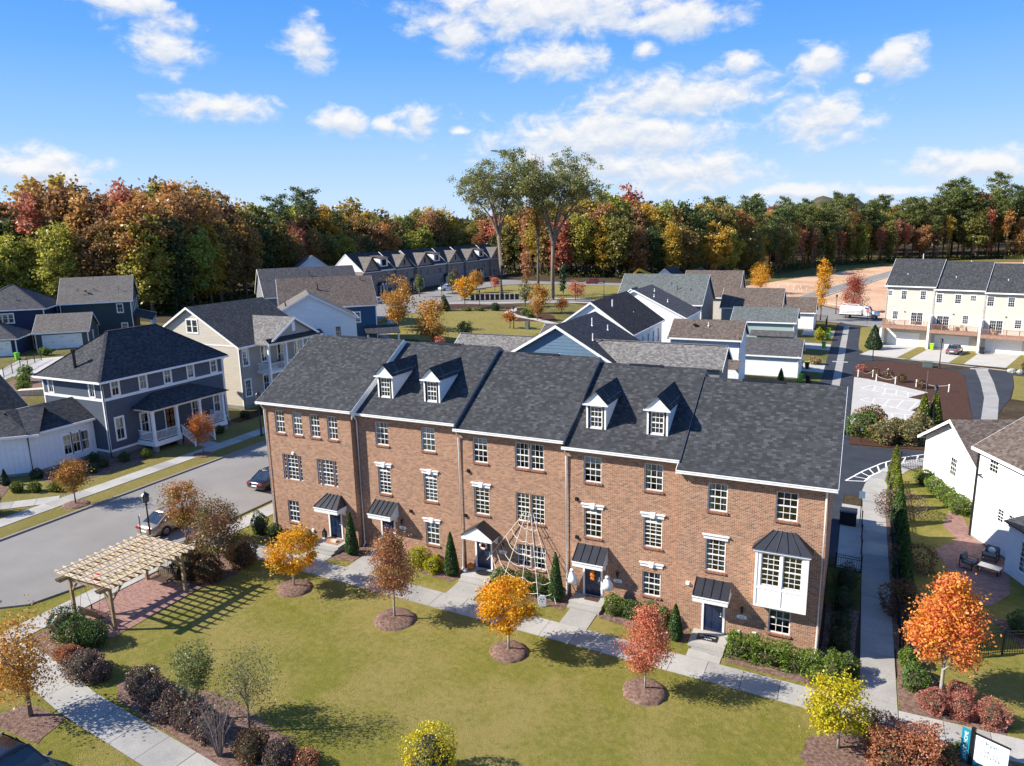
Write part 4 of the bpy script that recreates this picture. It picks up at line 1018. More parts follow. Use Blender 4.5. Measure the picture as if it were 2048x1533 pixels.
    rv.ext([(a, half-0.16, zr-0.06), (a, half, zr+0.05), (a, half+0.16, zr-0.06)], (b-a, 0, 0)); rv.build('ridge_vent', M['black'], t)
    vent(t, w*0.55, half+1.2, zr-0.7, 0.55, 0.05, 'black' if i != 2 else 'white')
    door(t, X(dx), 0.0, Z(dz), dw, dh, 'navy')
    # downspouts
    gb = gz(xl)-zb
    if i < 4:
        downspout(t, {0: 0.10, 1: 0.18, 2: 0.12, 3: 0.10}[i], 0, gb, zl-0.25+0.02, M['white_gutter'])
    if i == 4: downspout(t, w-0.10, 0, gz(0)-zb, zl-0.23, M['white_gutter'])
    # dormers
    dorm = {1: (-26.42, -22.94), 3: (-12.22, -8.75)}.get(i, ())
    for xc in dorm:
        d = empty('dormer', (X(xc), 1.03, 0), 0); d.parent = t
        yo = 1.03                                           # local y of dormer front
        rz = lambda y: Z(wt)+PITCH*y+th                     # main roof surface
        zb0 = rz(yo)-0.02; hw = 0.58; ze2 = zb0+1.66; pk = ze2+0.58
        ye = (ze2-Z(wt)-th)/PITCH; yp = (pk-Z(wt)-th)/PITCH
        L = lambda y: y-yo
        fr = MB(); o = dict(w=0.72, h=1.22)
        fr.wall((-hw, 0), (hw, 0), zb0-0.05, ze2, [(hw-0.36, hw+0.36, zb0+0.10, zb0+1.32)], 0.06); fr.build('wall', M['panelwhite'], d)
        sd = MB()
        for s in (-1, 1):
            pts = [(s*hw, 0, zb0-0.05), (s*hw, L(ye), ze2), (s*hw, 0, ze2)]
            sd.poly(pts if s < 0 else pts[::-1])
        sd.build('cheek', M['cladwhite'], d)
        pd = MB(); ov = 0.14; zo = ze2-ov*0.62/hw
        pd.ext([(-hw-ov, -0.10, zo-0.02), (hw+ov, -0.10, zo-0.02), (0, -0.10, pk-0.02)], (0, 0.10, 0)); pd.box(-hw-ov-0.02, hw+ov+0.02, -0.18, -0.004, zo-0.13, zo-0.022); pd.build('pediment', M['white'], d)
        sl = (pk-zo)/(hw+ov)
        for s in (-1, 1):
            yb = L((zo-Z(wt)-th)/PITCH)+0.1
            q = [(s*(hw+ov), -0.2, zo), (s*(hw+ov), yb, zo), (0, L(yp)+0.1, pk), (0, -0.2, pk)]
            if s < 0: q = q[::-1]
            mm = MB(); slab(mm, *q, 0.04); mm.build('roof', M['roof_black'], d)
        fm, pa, pb, rec = window_meshes(0.72, 1.22, 3, 2, 'siding')
        wn = link('window', fm, d, (0, 0.03, zb0+0.10)); link('pane', pa, wn); link('pane', pb, wn)
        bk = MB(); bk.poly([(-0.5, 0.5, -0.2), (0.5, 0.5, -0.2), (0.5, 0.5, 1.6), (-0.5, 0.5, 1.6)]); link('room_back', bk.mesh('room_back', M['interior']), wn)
        d.location = (X(xc), yo, 0)
    # canopies over the doors
    c = empty('door_canopy', (0, 0, 0)); c.parent = t
    def shed(xa, xb, yd, zf, zbk, n=4, hip=False):
        xa, xb, zf, zbk = X(xa), X(xb), Z(zf), Z(zbk); y0 = -yd
        ins = 0.42 if hip else 0.0
        for k in range(n):
            fa, fb = k/n, (k+1)/n
            q = [(xa+(xb-xa)*fa, y0, zf), (xa+(xb-xa)*fb, y0, zf), (xa+ins+(xb-xa-2*ins)*fb, -0.002, zbk), (xa+ins+(xb-xa-2*ins)*fa, -0.002, zbk)]
            mm = MB(); slab(mm, *q, 0.03); mm.build('panel', M['metalroof'], c)
        for k in range(n+1):
            f = k/n; mm = MB(); mm.beam((xa+(xb-xa)*f, y0, zf+0.02), (xa+ins+(xb-xa-2*ins)*f, -0.01, zbk+0.02), 0.025, 0.05); mm.build('seam', M['metalroof'], c)
        if hip:
            for s, xe, xi in ((-1, xa, xa+ins), (1, xb, xb-ins)):
                q = [(xe, y0, zf), (xe, -0.002, zf), (xi, -0.002, zbk)]
                if s > 0: pass
                else: q = q[::-1]
                MB().poly(q).build('panel', M['metalroof'], c)
        else:
            tr = MB()
            for xe, s in ((xa+0.02, 1), (xb-0.02, -1)):
                tr.ext([(xe, y0+0.03, zf-0.04), (xe, -0.004, zf-0.04), (xe, -0.004, zbk-0.04)], (s*0.05, 0, 0))
            tr.build('cheek', M['white'], c)
        bx = MB(); bx.box(xa+0.015, xb-0.015, y0+0.015, -0.004, zf-0.34, zf-0.045); bx.box(xa-0.02, xb+0.02, y0-0.03, -0.004, zf-0.10, zf-0.035); bx.build('entablature', M['white'], c)
        for xe in (xa+0.16, xb-0.16):
            br = MB(); br.ext([(xe-0.05, -0.004, zf-0.34), (xe-0.05, y0*0.55, zf-0.34), (xe-0.05, -0.06, zf-0.72), (xe-0.05, -0.004, zf-0.72)], (0.1, 0, 0)); br.build('bracket', M['white'], c)
    if i == 0: shed(-30.94, -29.0, 1.0, 3.80, 4.42, 4, True)
    if i == 1: shed(-26.97, -25.2, 0.97, 3.78, 4.38, 5)
    if i == 3: shed(-12.93, -11.13, 0.97, 3.15, 3.80, 4)
    if i == 4: shed(-6.10, -4.30, 1.0, 2.74, 3.30, 4)
    if i == 2:
        xa, xb, y0, zf, pk = X(-20.0), X(-18.0), -1.0, Z(3.52), Z(4.20); xm = (xa+xb)/2
        for s, xe in ((-1, xa-0.12), (1, xb+0.12)):
            for k in range(3):
                ya, yb = y0-0.08+(1.07)*k/3, y0-0.08+1.07*(k+1)/3
                q = [(xe, ya, zf-0.06), (xe, yb, zf-0.06), (xm, yb, pk), (xm, ya, pk)]
                if s < 0: q = q[::-1]
                mm = MB(); slab(mm, *q, 0.03); mm.build('panel', M['metalroof'], c)
        pd = MB(); pd.ext([(xa, y0, zf-0.02), (xb, y0, zf-0.02), (xm, y0, pk-0.07)], (0, 0.12, 0)); pd.box(xa-0.03, xb+0.03, y0-0.04, -0.004, zf-0.26, zf-0.04); pd.build('pediment', M['white'], c)
        for xe in (xa+0.12, xb-0.12):
            br = MB(); br.ext([(xe-0.05, -0.004, zf-0.26), (xe-0.05, y0*0.55, zf-0.26), (xe-0.05, -0.06, zf-0.7), (xe-0.05, -0.004, zf-0.7)], (0.1, 0, 0)); br.build('bracket', M['white'], c)
    # bay window of the end house
    if i == 4:
        b = empty('bay_window', (X(-1.90), 0, Z(2.62))); b.parent = t
        hw, d0, H = 1.24, 0.6, 2.98
        wz, wh = 1.17, 1.74
        for s, (p, q) in {'f': ((-hw, -d0), (hw, -d0)), 'r': ((hw, -d0), (hw, -0.002)), 'l': ((-hw, -0.002), (-hw, -d0))}.items():
            hs = [(0.28, 1.19, wz, wz+wh), (1.29, 2.20, wz, wz+wh)] if s == 'f' else []
            MB().wall(p, q, 0, H, hs, 0.06).build('wall', M['panelwhite'], b)
        un = MB(); un.poly([(-hw, -d0, 0), (-hw, 0, 0), (hw, 0, 0), (hw, -d0, 0)]); un.build('underside', M['panelwhite'], b)
        tr = MB()
        for xx in (-hw+0.06, 0.0, hw-0.06): tr.box(xx-0.06, xx+0.06, -d0-0.025, -d0-0.002, 0, H)
        for zz in (0.0, 0.98): 
            for xa, xb in ((-hw+0.12, -0.06), (0.06, hw-0.12)): tr.box(xa, xb, -d0-0.02, -d0-0.002, zz, zz+0.12)
        tr.box(-hw-0.09, hw+0.09, -d0-0.10, -0.004, H, H+0.12)
        tr.build('trim', M['white'], b)
        for xx in (-hw+0.28+0.455, -hw+1.29+0.455):
            fm, pa, pb, rec = window_meshes(0.91, wh, 3, 3, 'siding')
            fw = MB(); 
            wn = link('window', fm, b, (xx, -d0+0.045, wz)); link('pane', pa, wn); link('pane', pb, wn)
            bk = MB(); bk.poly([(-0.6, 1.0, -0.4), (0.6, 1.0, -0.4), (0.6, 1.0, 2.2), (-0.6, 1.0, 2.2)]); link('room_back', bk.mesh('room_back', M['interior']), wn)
        A = [(-hw-0.16, -0.002, H+0.12), (-hw-0.16, -d0-0.16, H+0.12), (hw+0.16, -d0-0.16, H+0.12), (hw+0.16, -0.002, H+0.12)]
        T0, T1 = (-0.50, -0.004, H+0.95), (0.50, -0.004, H+0.95)
        rfp = empty('roof', (0, 0, 0)); rfp.parent = b
        n = 5
        F = lambda f: (A[1][0]+(A[2][0]-A[1][0])*f, A[1][1], A[1][2]); G = lambda f: (T0[0]+(T1[0]-T0[0])*f, -0.006, T0[2])
        pm = MB()
        for k in range(n): pm.poly([F(k/n), F((k+1)/n), G((k+1)/n), G(k/n)])
        pm.poly([A[0], A[1], T0][::-1] if False else [A[0], A[1], T0]); pm.poly([A[2], A[3], T1])
        for k in range(n+1): pm.beam(Vector(F(k/n))+Vector((0, 0, .02)), Vector(G(k/n))+Vector((0, 0, .02)), 0.025, 0.05)
        bpy.data.objects.remove(rfp)
        pm.build('bay_roof', M['metalroof'], b)
    # house number, wall lamp, wall vents
    num = ['604', '606', '608', '610', '612'][i]
    sx, sz = {0: (-31.05, 3.20), 1: (-24.95, 2.72), 2: (-17.75, 2.35), 3: (-10.55, 1.92), 4: (-3.72, 1.50)}[i]
    if i > 0:
        pl = MB(); pl.lathe([(0.16, 0), (0.16, 0.02)], 16); pm = MB()
        ov = [(0.26*math.copysign(abs(math.cos(a))**0.6, math.cos(a)), 0, 0.105*math.copysign(abs(math.sin(a))**0.6, math.sin(a))) for a in [2*math.pi*k/24 for k in range(24)]]
        pm.ext(ov, (0, -0.025, 0)); po = pm.build('number_plaque', M['white'], t); po.location = (X(sx), -0.004, Z(sz))
        letters(num, po, (0, -0.028, -0.065), 0.15, M['inkblack'], 'numeral')
        lm = MB(); lm.box(-0.06, 0.06, -0.16, 0.0, 0.30, 0.36); lm.lathe([(0.05, -0.02), (0.075, 0.2), (0.02, 0.28)], 8, (0, -0.13, 0.06)); lo = lm.build('wall_lantern', M['black'], t); lo.location = (X(sx), -0.004, Z(sz)+0.22)
    vp = {1: [(-24.25, 3.97)], 2: [(-19.95, 7.22), (-20.25, 4.32)], 3: [(-13.0, 6.45), (-13.0, 4.15)], 4: [(-6.55, 2.85), (-3.85, 0.62), (-3.05, 0.70)], 0: [(-33.2, 6.9), (-32.0, 1.55)]}[i]
    for (x, z) in vp:
        vm = MB(); vm.box(-0.075, 0.075, -0.11, -0.004, -0.075, 0.075); vm.box(-0.10, 0.10, -0.03, -0.004, -0.10, 0.10); vo = vm.build('wall_vent', M['black'] if i in (1, 2, 3) else M['white'], t); vo.location = (X(x), 0, Z(z))
    return t

def letters(txt, parent, loc, size, mat, name='lettering', rot=(math.pi/2, 0, 0), align='CENTER', ext=0.002, sx=1.0):
    cu = bpy.data.curves.new(name, 'FONT'); cu.body = txt; cu.size = size; cu.align_x = align; cu.extrude = ext; cu.resolution_u = 3
    tmp = bpy.data.objects.new('tmp', cu); COL.objects.link(tmp)
    bpy.context.view_layer.update()
    me = bpy.data.meshes.new_from_object(tmp.evaluated_get(bpy.context.evaluated_depsgraph_get())); bpy.data.objects.remove(tmp)
    me.name = name; me.materials.clear(); me.materials.append(mat)
    o = bpy.data.objects.new(name, me); COL.objects.link(o); o.parent = parent; o.location = loc; o.rotation_euler = rot; o.scale = (sx, 1, 1)
    return o
TOWN = [town(i) for i in range(5)]
# ------------------------------------------------------------------ other houses
def house(name, label, loc, rz=0.0, group=None, cat='house'): return thing(name, label, cat, loc, rz, group)
HG = 'detached houses of the neighbourhood'
def block(t, rect, ze, mat, wins=(), style='siding', found=0.0, trim=True, sides='frbl', depth=0.02, z0=0.0):
    walls(t, rect, z0, ze, M[mat], wins, depth, sides)
    if found: 
        x0, x1, y0, y1 = rect; MB().box(x0-0.03, x1+0.03, y0-0.03, y1+0.03, -1.2, found).build('foundation', M['foundation'], t)
    if trim: corner_boards(t, rect, max(z0, found), ze, M['white'])
    add_windows(t, rect, wins, style=style)

# --- charcoal house with the white porch on the left
def charcoal():
    t = house('charcoal_house', 'charcoal blue two storey house with hipped roof, white porch and low white wing', (-59.2, 4.8, 1.95))
    rect = (-8.3, 0, 0, 13.6)
    w = []
    for k, u in enumerate((0.95, 3.8, 6.5, 9.2, 12.1)): w.append(W('r', u-0.02, 5.52, 0.72, 1.5, nx=2, ny=1, cover=(0.6, 1, 0.7, 0.8, 0.3)[k]))
    w.append(W('r', 0.85, 1.45, 0.78, 2.0, nx=2, ny=1, cover=0.5)); w.append(W('r', 9.25, 1.35, 0.8, 1.9, nx=2, ny=1)); w.append(W('r', 12.0, 1.35, 0.75, 1.9, nx=2, ny=1)); w.append(W('r', 3.4, 1.35, 0.8, 1.9, nx=2, ny=1))
    w += [W('f', 0.85, 5.5, 0.62, 1.35, nx=2, ny=1, cover=0.6), W('f', 6.6, 5.5, 0.66, 1.4, nx=2, ny=1, cover=0.6)]
    block(t, rect, 7.35, 'clad_charcoal', w, found=0.5)
    band(t, rect, 5.18, 0.26, M['white']); band(t, rect, 0.5, 0.2, M['white'], 0.05); band(t, rect, 7.1, 0.24, M['white'], 0.04)
    hip_roof(t, rect, 7.35, 0.80, 0.45, M['roof_darkgrey'], M['white'])
    m = MB(); m.tube([(-4.1, 0.6, 7.5), (-4.1, 0.6, 9.35)], 0.13, 10); m.tube([(-4.1, 0.6, 9.3), (-4.1, 0.6, 9.62)], 0.2, 10); m.build('flue_pipe', M['black'], t)
    for y in (0.0, 13.6): downspout(t, 0.0 if y else 0.0, y, 0, 6.95, M['black'] if y == 0 else M['white'], (1, -0.2 if y == 0 else 0.2), 0.055)
    # porch
    p = empty('porch', (0, 0, 0)); p.parent = t
    y0, y1 = 2.85, 11.3
    MB().box(0.01, 2.35, y0, y1, 0.72, 0.92).build('floor', M['deckwood'], p)
    for q in ((2.35, 2.40, y0-0.02, 5.75), (2.35, 2.40, 8.15, y1+0.02), (0.02, 2.35, y0-0.05, y0-0.003), (0.02, 2.35, y1+0.003, y1+0.05)): MB().box(*q, 0.48, 0.93).build('skirt_board', M['white'], p)
    for y in (y0+0.15, 5.6, 8.3, y1-0.15):
        m = MB(); m.box(2.05, 2.29, y-0.12, y+0.12, 0.921, 3.72); m.box(2.01, 2.33, y-0.16, y+0.16, 0.922, 1.08); m.box(2.01, 2.33, y-0.16, y+0.16, 3.60, 3.715); m.build('column', M['white'], p)
        MB().box(1.95, 2.33, y-0.2, y+0.2, -0.6, 0.47).build('pier', M['foundation'], p)
    m = MB(); m.box(1.98, 2.36, y0-0.05, y1+0.05, 3.722, 4.02); m.box(0.02, 1.98, y0-0.05, y0+0.2, 3.722, 4.02); m.box(0.02, 1.98, y1-0.2, y1+0.05, 3.722, 4.02); m.build('beam', M['white'], p)
    A, B, C2, D = (0.004, y0-0.35, 4.03), (2.75, y0-0.35, 4.03), (2.75, y1+0.35, 4.03), (0.004, y1+0.35, 4.03); T0, T1 = (0.004, y0+2.0, 4.98), (0.004, y1-2.0, 4.98)
    for f in ([A, B, T0], [B, C2, T1, T0], [C2, D, T1]): MB().ext(f, (0, 0, -0.05)).build('porch_roof', M['roof_black'], p)
    railing(p, (2.17, y0+0.3, 0.92), (2.17, 5.45, 0.92), M['white']); railing(p, (2.17, 8.45, 0.92), (2.17, y1-0.3, 0.92), M['white']); railing(p, (0.1, y0+0.1, 0.92), (2.0, y0+0.1, 0.92), M['white']); railing(p, (0.1, y1-0.1, 0.92), (2.0, y1-0.1, 0.92), M['white'])
    for k in range(5): MB().box(2.41+0.30*k, 2.72+0.30*k, 5.85, 8.05, -0.2, 0.78-0.17*k).build('step', M['deckwood'], p)
    for y in (5.8, 8.1):
        railing(p, (2.35, y, 0.92), (3.95, y, 0.0), M['white']); MB().box(3.95, 4.07, y-0.06, y+0.06, -0.2, 1.05).build('newel', M['white'], p)
    door(t, 0.03, 6.55, 0.93, 1.0, 2.25, 'stain', math.pi/2)
    # low wing in two parts
    wr = (-6.6, -1.75, -5.9, -0.06)
    w2 = [W('r', 2.9+0.82*k, 0.95, 0.72, 1.75, nx=2, ny=1, cover=(0.7, 0.3, 0)[k]) for k in range(3)]
    walls(t, wr, -0.6, 3.75, M['batten'], w2, 0.02, 'frb', name='wing_wall'); add_windows(t, wr, w2, style='siding'); MB().box(-6.63, -1.72, -5.93, -0.06, -1.2, 0.35).build('foundation', M['foundation'], t)
    gable_roof(t, wr, 3.75, 'y', 0.62, 0.32, 0.0, M['roof_darkgrey'], M['white'], M['batten'], ends=(False, False), gable_ends='none')
    downspout(t, -1.75, -5.85, -0.2, 3.75, M['black'], (1, -0.5), 0.055)
    wg = empty('wing', (-1.75, -5.9, 0), R(45)); wg.parent = t
    r3 = (-9.5, 0, 0.0, 4.85)
    w3 = [W('f', 7.1-2.0, 0.95, 0.72, 1.6, nx=2, ny=1, cover=0.4), W('f', 2.2, 0.95, 0.72, 1.6, nx=2, ny=1)]
    walls(wg, r3, -0.6, 3.75, M['batten'], w3, 0.02, 'fbl'); MB().box(-9.5, 0, -0.03, 4.85, -1.2, 0.35).build('foundation', M['foundation'], wg)
    for x in w3:
        fm, pa, pb, rec = window_meshes(x['w'], x['h'], 2, 1, 'siding'); o = link('window', fm, wg, (r3[0]+x['u']+x['w']/2, 0.0, x['z']))
    pm = MB()
    for x in w3:
        xa = r3[0]+x['u']; pm.poly([(xa, 0.036, x['z']), (xa+x['w'], 0.036, x['z']), (xa+x['w'], 0.036, x['z']+x['h']), (xa, 0.036, x['z']+x['h'])])
    pm.build('pane', M['dglass2'], wg)
    gable_roof(wg, (-9.5, 1.0, 0, 4.85), 3.75, 'x', 0.62, 0.32, 0.25, M['roof_darkgrey'], M['white'], M['batten'], ends=(True, False), gable_ends=0)
    return t
charcoal()
t = house('dark_roofed_garage', 'low garage with near black gable roof at the left edge behind the white wing', (-74.1, -5.5, 2.4), cat='garage')
block(t, (-9, 0, 0, 12), 2.85, 'clad_charcoal', found=0.2); gable_roof(t, (-9, 0, 0, 12), 2.85, 'y', 0.75, 0.4, 0.3, M['roof_black'], M['white'], M['clad_charcoal'])

# --- beige house with the two storey porch
def beige():
    t = house('beige_house', 'beige two storey house with charcoal roof and a white double porch', (-60.9, 22.4, 1.95))
    rect = (-14.2, 0, 0, 11.2)
    w = [W('r', 0.5, 5.0, 0.8, 1.85, nx=3, ny=2, cover=0.4), W('r', 0.5, 1.5, 0.8, 1.85, nx=3, ny=2), W('r', 3.3, 5.0, 0.85, 1.9, nx=2, ny=1), W('r', 5.9, 4.2, 0.95, 2.5, nx=2, ny=1), W('r', 8.8, 5.0, 0.85, 1.9, nx=2, ny=1), W('r', 3.3, 1.5, 0.85, 1.9, nx=2, ny=1), W('r', 8.8, 1.5, 0.85, 1.9, nx=2, ny=1)]
    block(t, rect, 7.35, 'clad_greige', w, found=0.5, sides='rb'); walls(t, rect, 0, 7.35, M['clad_beige'], [], 0, 'fl')  # one beige siding: shaded sides painted greyer, sunlit sides lighter
    gable_roof(t, rect, 7.35, 'y', 0.57, 0.4, 0.35, M['roof_black'], M['white'], M['clad_beige'])
    fm, pa, pb, rec = window_meshes(0.8, 1.45, 2, 2, 'siding')
    for x in (-7.2, -6.35): 
        o = link('window', fm, t, (x, -0.012, 8.55)); 
        dg = MB().poly([(x-0.4, -0.002, 8.55), (x+0.4, -0.002, 8.55), (x+0.4, -0.002, 10.0), (x-0.4, -0.002, 10.0)]).build('pane', M['dglass'], t)
    m = MB(); m.box(-14.2, 0.02, -0.035, 0.0, 7.2, 7.34); m.build('band_board', M['white'], t)
    downspout(t, 0.0, 0.02, 0, 7.1, M['black'], (1, -0.1), 0.055)
    # cross gable over the double porch
    p = empty('double_porch', (0, 0, 0)); p.parent = t
    y0, y1 = 2.4, 11.0; X1 = 2.0
    for z in (0.75, 4.05):
        MB().box(0.01, X1, y0, y1, z-0.22, z).build('floor', M['white'], p)
        for (a, b) in (((X1-0.12, y0+0.25, z), (X1-0.12, y1-0.25, z)), ((0.1, y0+0.1, z), (X1-0.25, y0+0.1, z))): railing(p, a, b, M['white'], 0.9, 0.14)
        for y in (y0+0.14, y0+2.9, y0+5.7, y1-0.14):
            h = (4.05-0.22 if z < 1 else 7.0); MB().box(X1-0.24, X1, y-0.12, y+0.12, z, h).build('column', M['white'], p)
    MB().box(0.01, X1+0.03, y0-0.03, y1+0.03, 7.0, 7.32).build('beam', M['white'], p)
    half = (y1-y0)/2; ym = (y0+y1)/2; pk = 7.35+half*0.57; xr = -(pk-7.35)/0.57
    for s, ye in ((-1, y0-0.35), (1, y1+0.35)):
        zl = 7.35-0.35*0.57+0.06; q = [(X1+0.35, ye, zl), (X1+0.35, ym, pk+0.06), (xr, ym, pk+0.06), (-0.004, ye, zl)]
        if s < 0: q = q[::-1]
        q = q if s > 0 else q
        m = MB(); slab(m, *(q if s > 0 else [q[0], q[1], q[2], q[3]]), 0.08); m.build('roof', M['roof_lightgrey'] if s < 0 else M['roof_darkgrey'], t)  # sunlit slope painted light grey, shaded slope dark
        rb = MB(); rb.ext([(X1+0.35, ye, zl), (X1+0.35, ym, pk+0.05), (X1+0.35, ym, pk-0.25), (X1+0.35, ye, zl-0.25)], (0.04, 0, 0)); rb.build('rake_board', M['white'], t)
    g = MB(); g.poly([(X1-0.02, y0, 7.33), (X1-0.02, y1, 7.33), (X1-0.02, ym, pk-0.02)]); g.build('gable_wall', M['clad_greige'], t)
    g = MB(); g.box(X1-0.02, X1+0.02, ym-0.25, ym+0.25, 8.2, 9.3); g.build('gable_vent', M['white'], t)
    pr = MB(); pr.ext([(X1-0.02, y0-0.3, 7.85), (X1+0.5, y0-0.3, 7.40), (X1+0.5, y1+0.3, 7.40), (X1-0.02, y1+0.3, 7.85)], (0, 0, -0.06)); pr.build('pent_roof', M['roof_black'], t)
    ch = MB(); ch.box(0.7, 1.2, 5.0, 5.5, 4.06, 4.5); ch.box(0.7, 0.8, 5.0, 5.5, 4.5, 5.0); ch.build('porch_chair', M['black'], p)
    return t
beige()

# --- angled houses facing the park
def rot_house(name, label, loc, ang, rect, ze, mat, roof, axis, pitch, wins=(), **k):
    t = house(name, label, loc, R(ang), k.get('group'))
    block(t, rect, ze, mat, wins, found=k.get('found', 0.4))
    gable_roof(t, rect, ze, axis, pitch, k.get('oe', 0.4), k.get('orr', 0.3), M[roof], M['white'], M[mat])
    return t
wn = [W('f', 9.9, 3.6, 0.85, 1.6, nx=3, ny=2, cover=0.5, shade='curtain')]
t = rot_house('white_house', 'white gabled house with taupe roof, turned to the park behind the beige house', (-76.4, 42.3, 2.4), 43.8, (0, 13, 0, 8.2), 6.5, 'cladwhite', 'roof_taupe', 'y', 0.55, wn)
MB().box(6.1, 6.75, -0.03, 0.02, 8.0, 8.8).build('gable_vent', M['white'], t)
for y in (1.5, 3.0, 4.2, 6.0): vent(t, 3.2, y, 6.5+0.55*3.2+0.2, 0.3, 0.06, 'black')
r = (3.2, 9.6, -5.0, -0.02); walls(t, r, 0, 3.3, M['cladwhite'], [], 0, 'frl'); gable_roof(t, r, 3.3, 'y', 0.5, 0.3, 0.25, M['roof_taupe'], M['white'], M['clad_grey'], ends=(True, False), gable_ends=0)
t = rot_house('blue_house', 'deep blue house with a wide brown shingle roof facing the park', (-82.0, 51.4, 2.5), 44.0, (0.3, 15.3, 0.5, 13.5), 7.1, 'clad_deepblue', 'roof_brown', 'x', 0.64, [W('f', 11.5, 4.2, 0.8, 1.6, nx=2, ny=2)])
vent(t, 6.4, 4.0, 9.6, 0.9, 0.09, 'black'); vent(t, 13.6, 5.8, 10.9, 0.3, 0.06, 'black')
pr = MB(); pr.ext([(13.0, -0.3, 3.6), (13.0, -3.2, 2.6), (18.5, -3.2, 2.6), (18.5, -0.3, 3.6)][::-1], (0, 0, -0.1)); pr.build('porch_roof', M['roof_black'], t)
for x in (13.3, 18.2): MB().box(x-0.12, x+0.12, -3.0, -2.76, 0, 2.55).build('column', M['white'], t)
t = rot_house('grey_roofed_house', 'long slate grey roofed house behind the brown roofed blue house', (-99.6, 66.4, 3.0), 51.0, (0.3, 18.3, 0.4, 14), 6.6, 'clad_grey', 'roof_slate', 'x', 0.70)
vent(t, 9.5, 5, 10.2, 0.6, 0.07, 'black')
t = rot_house('white_cottage', 'white two storey house with grey gable roof at the forest edge left of the row', (-166, 140, 3.5), 48, (0, 11, 0, 9), 7.2, 'cladwhite', 'roof_slate', 'y', 0.7, [W('f', 2, 4.3, 0.9, 1.5), W('f', 7, 4.3, 0.9, 1.5), W('l', 3, 4.3, 0.9, 1.5)])
r = (3, 7, -1.5, 0); gable_roof(t, (3, 8, -1.2, 3), 7.2, 'y', 0.7, 0.3, 0.2, M['roof_black'], M['white'], M['clad_charcoal'])
t = rot_house('white_cottage', 'white house with pointed taupe gable beside the end of the brick row', (-147, 129, 3.5), 48, (0, 9, 0, 9), 7.4, 'cladwhite', 'roof_taupe', 'y', 0.75)

# --- houses at the far left
t = house('detached_garage', 'olive grey double garage with taupe gable roof and wide white door', (-119.3, 35.3, 3.5), R(45), cat='garage')
rect = (0.3, 7.9, 0.3, 8.6); block(t, rect, 2.9, 'clad_brown', [W('r', 3.5, 0.9, 0.7, 1.4, nx=2, ny=1)], found=0.05); gable_roof(t, rect, 2.9, 'x', 0.58, 0.35, 0.3, M['roof_taupe'], M['white'], M['clad_brown'])
garage_door(t, rect, 'f', 1.05, 0.06, 5.5, 2.2); m = MB(); m.box(4.0, 4.25, 0.12, 0.3, 2.45, 2.8); m.build('wall_lantern', M['black'], t)
t = house('dark_green_house', 'dark slate green two storey house with large taupe roof and side porch', (-126.2, 44.6, 3.5), R(48))
rect = (0.2, 11.4, 0.4, 13.6); w = [W('f', 8.9, 4.3, 0.9, 1.5, nx=2, ny=1), W('f', 9.3, 1.0, 0.9, 1.3, nx=2, ny=1)] + [W('r', 1.2+3.2*k, 4.3, 0.7, 1.6, nx=2, ny=1) for k in range(4)]
block(t, rect, 6.5, 'clad_darkgreen', w, found=0.3); gable_roof(t, rect, 6.5, 'x', 0.60, 0.4, 0.35, M['roof_taupe'], M['white'], M['clad_brown'])
o = link('window', window_meshes(0.6, 1.5, 2, 1, 'siding')[0], t, (11.41, 7.0, 8.0), math.pi/2); MB().poly([(11.43, 6.7, 8.0), (11.43, 7.3, 8.0), (11.43, 7.3, 9.5), (11.43, 6.7, 9.5)]).build('pane', M['dglass'], t)
for (x, y) in ((3, 2.5), (5.5, 3.2), (9.5, 2.8)): vent(t, x, y, 8.5, 0.25, 0.05, 'black')
boxvent(t, 4.2, 2.6, 8.3); 
m = MB(); m.ext([(11.45, 0.2, 3.6), (14.6, 0.2, 2.7), (14.6, 13.8, 2.7), (11.45, 13.8, 3.6)], (0, 0, -0.1)); m.build('porch_roof', M['roof_black'], t)
for y in (0.5, 3, 5.5, 8, 10.5, 13.4): MB().box(14.2, 14.45, y-0.12, y+0.12, 0.0, 2.6).build('column', M['white'], t)
m = MB(); m.box(11.45, 14.5, 0.3, 13.6, 0.2, 0.4); m.build('porch_floor', M['deckwood'], t)
t = house('navy_house', 'navy blue two storey house with hipped grey roof at the left edge', (-122.4, 39.9, 3.5), R(42))
rect = (-12, -0.3, 0.4, 11.5); block(t, rect, 6.5, 'clad_navy', [W('f', 4.7+0.85*k, 4.1, 0.75, 1.5, nx=1, ny=1, cover=0.3) for k in range(3)]+[W('r', 7, 4.2, 0.7, 1.5)], found=0.2); hip_roof(t, rect, 6.5, 0.62, 0.45, M['roof_slate'], M['white'])
for (x, y) in ((-6.5, 2.5), (-4.5, 2.1)): vent(t, x, y, 7.9, 0.25, 0.05, 'black')
t = house('navy_garage', 'navy garage with grey hipped roof and white door at the left edge', (-116.5, 31.3, 3.5), R(42), cat='garage')
rect = (-9, -0.3, 0.3, 8); block(t, rect, 2.9, 'clad_navy', found=0.05); hip_roof(t, rect, 2.9, 0.6, 0.4, M['roof_slate'], M['white']); garage_door(t, rect, 'f', 2.9, 0.06, 5.0, 2.2)

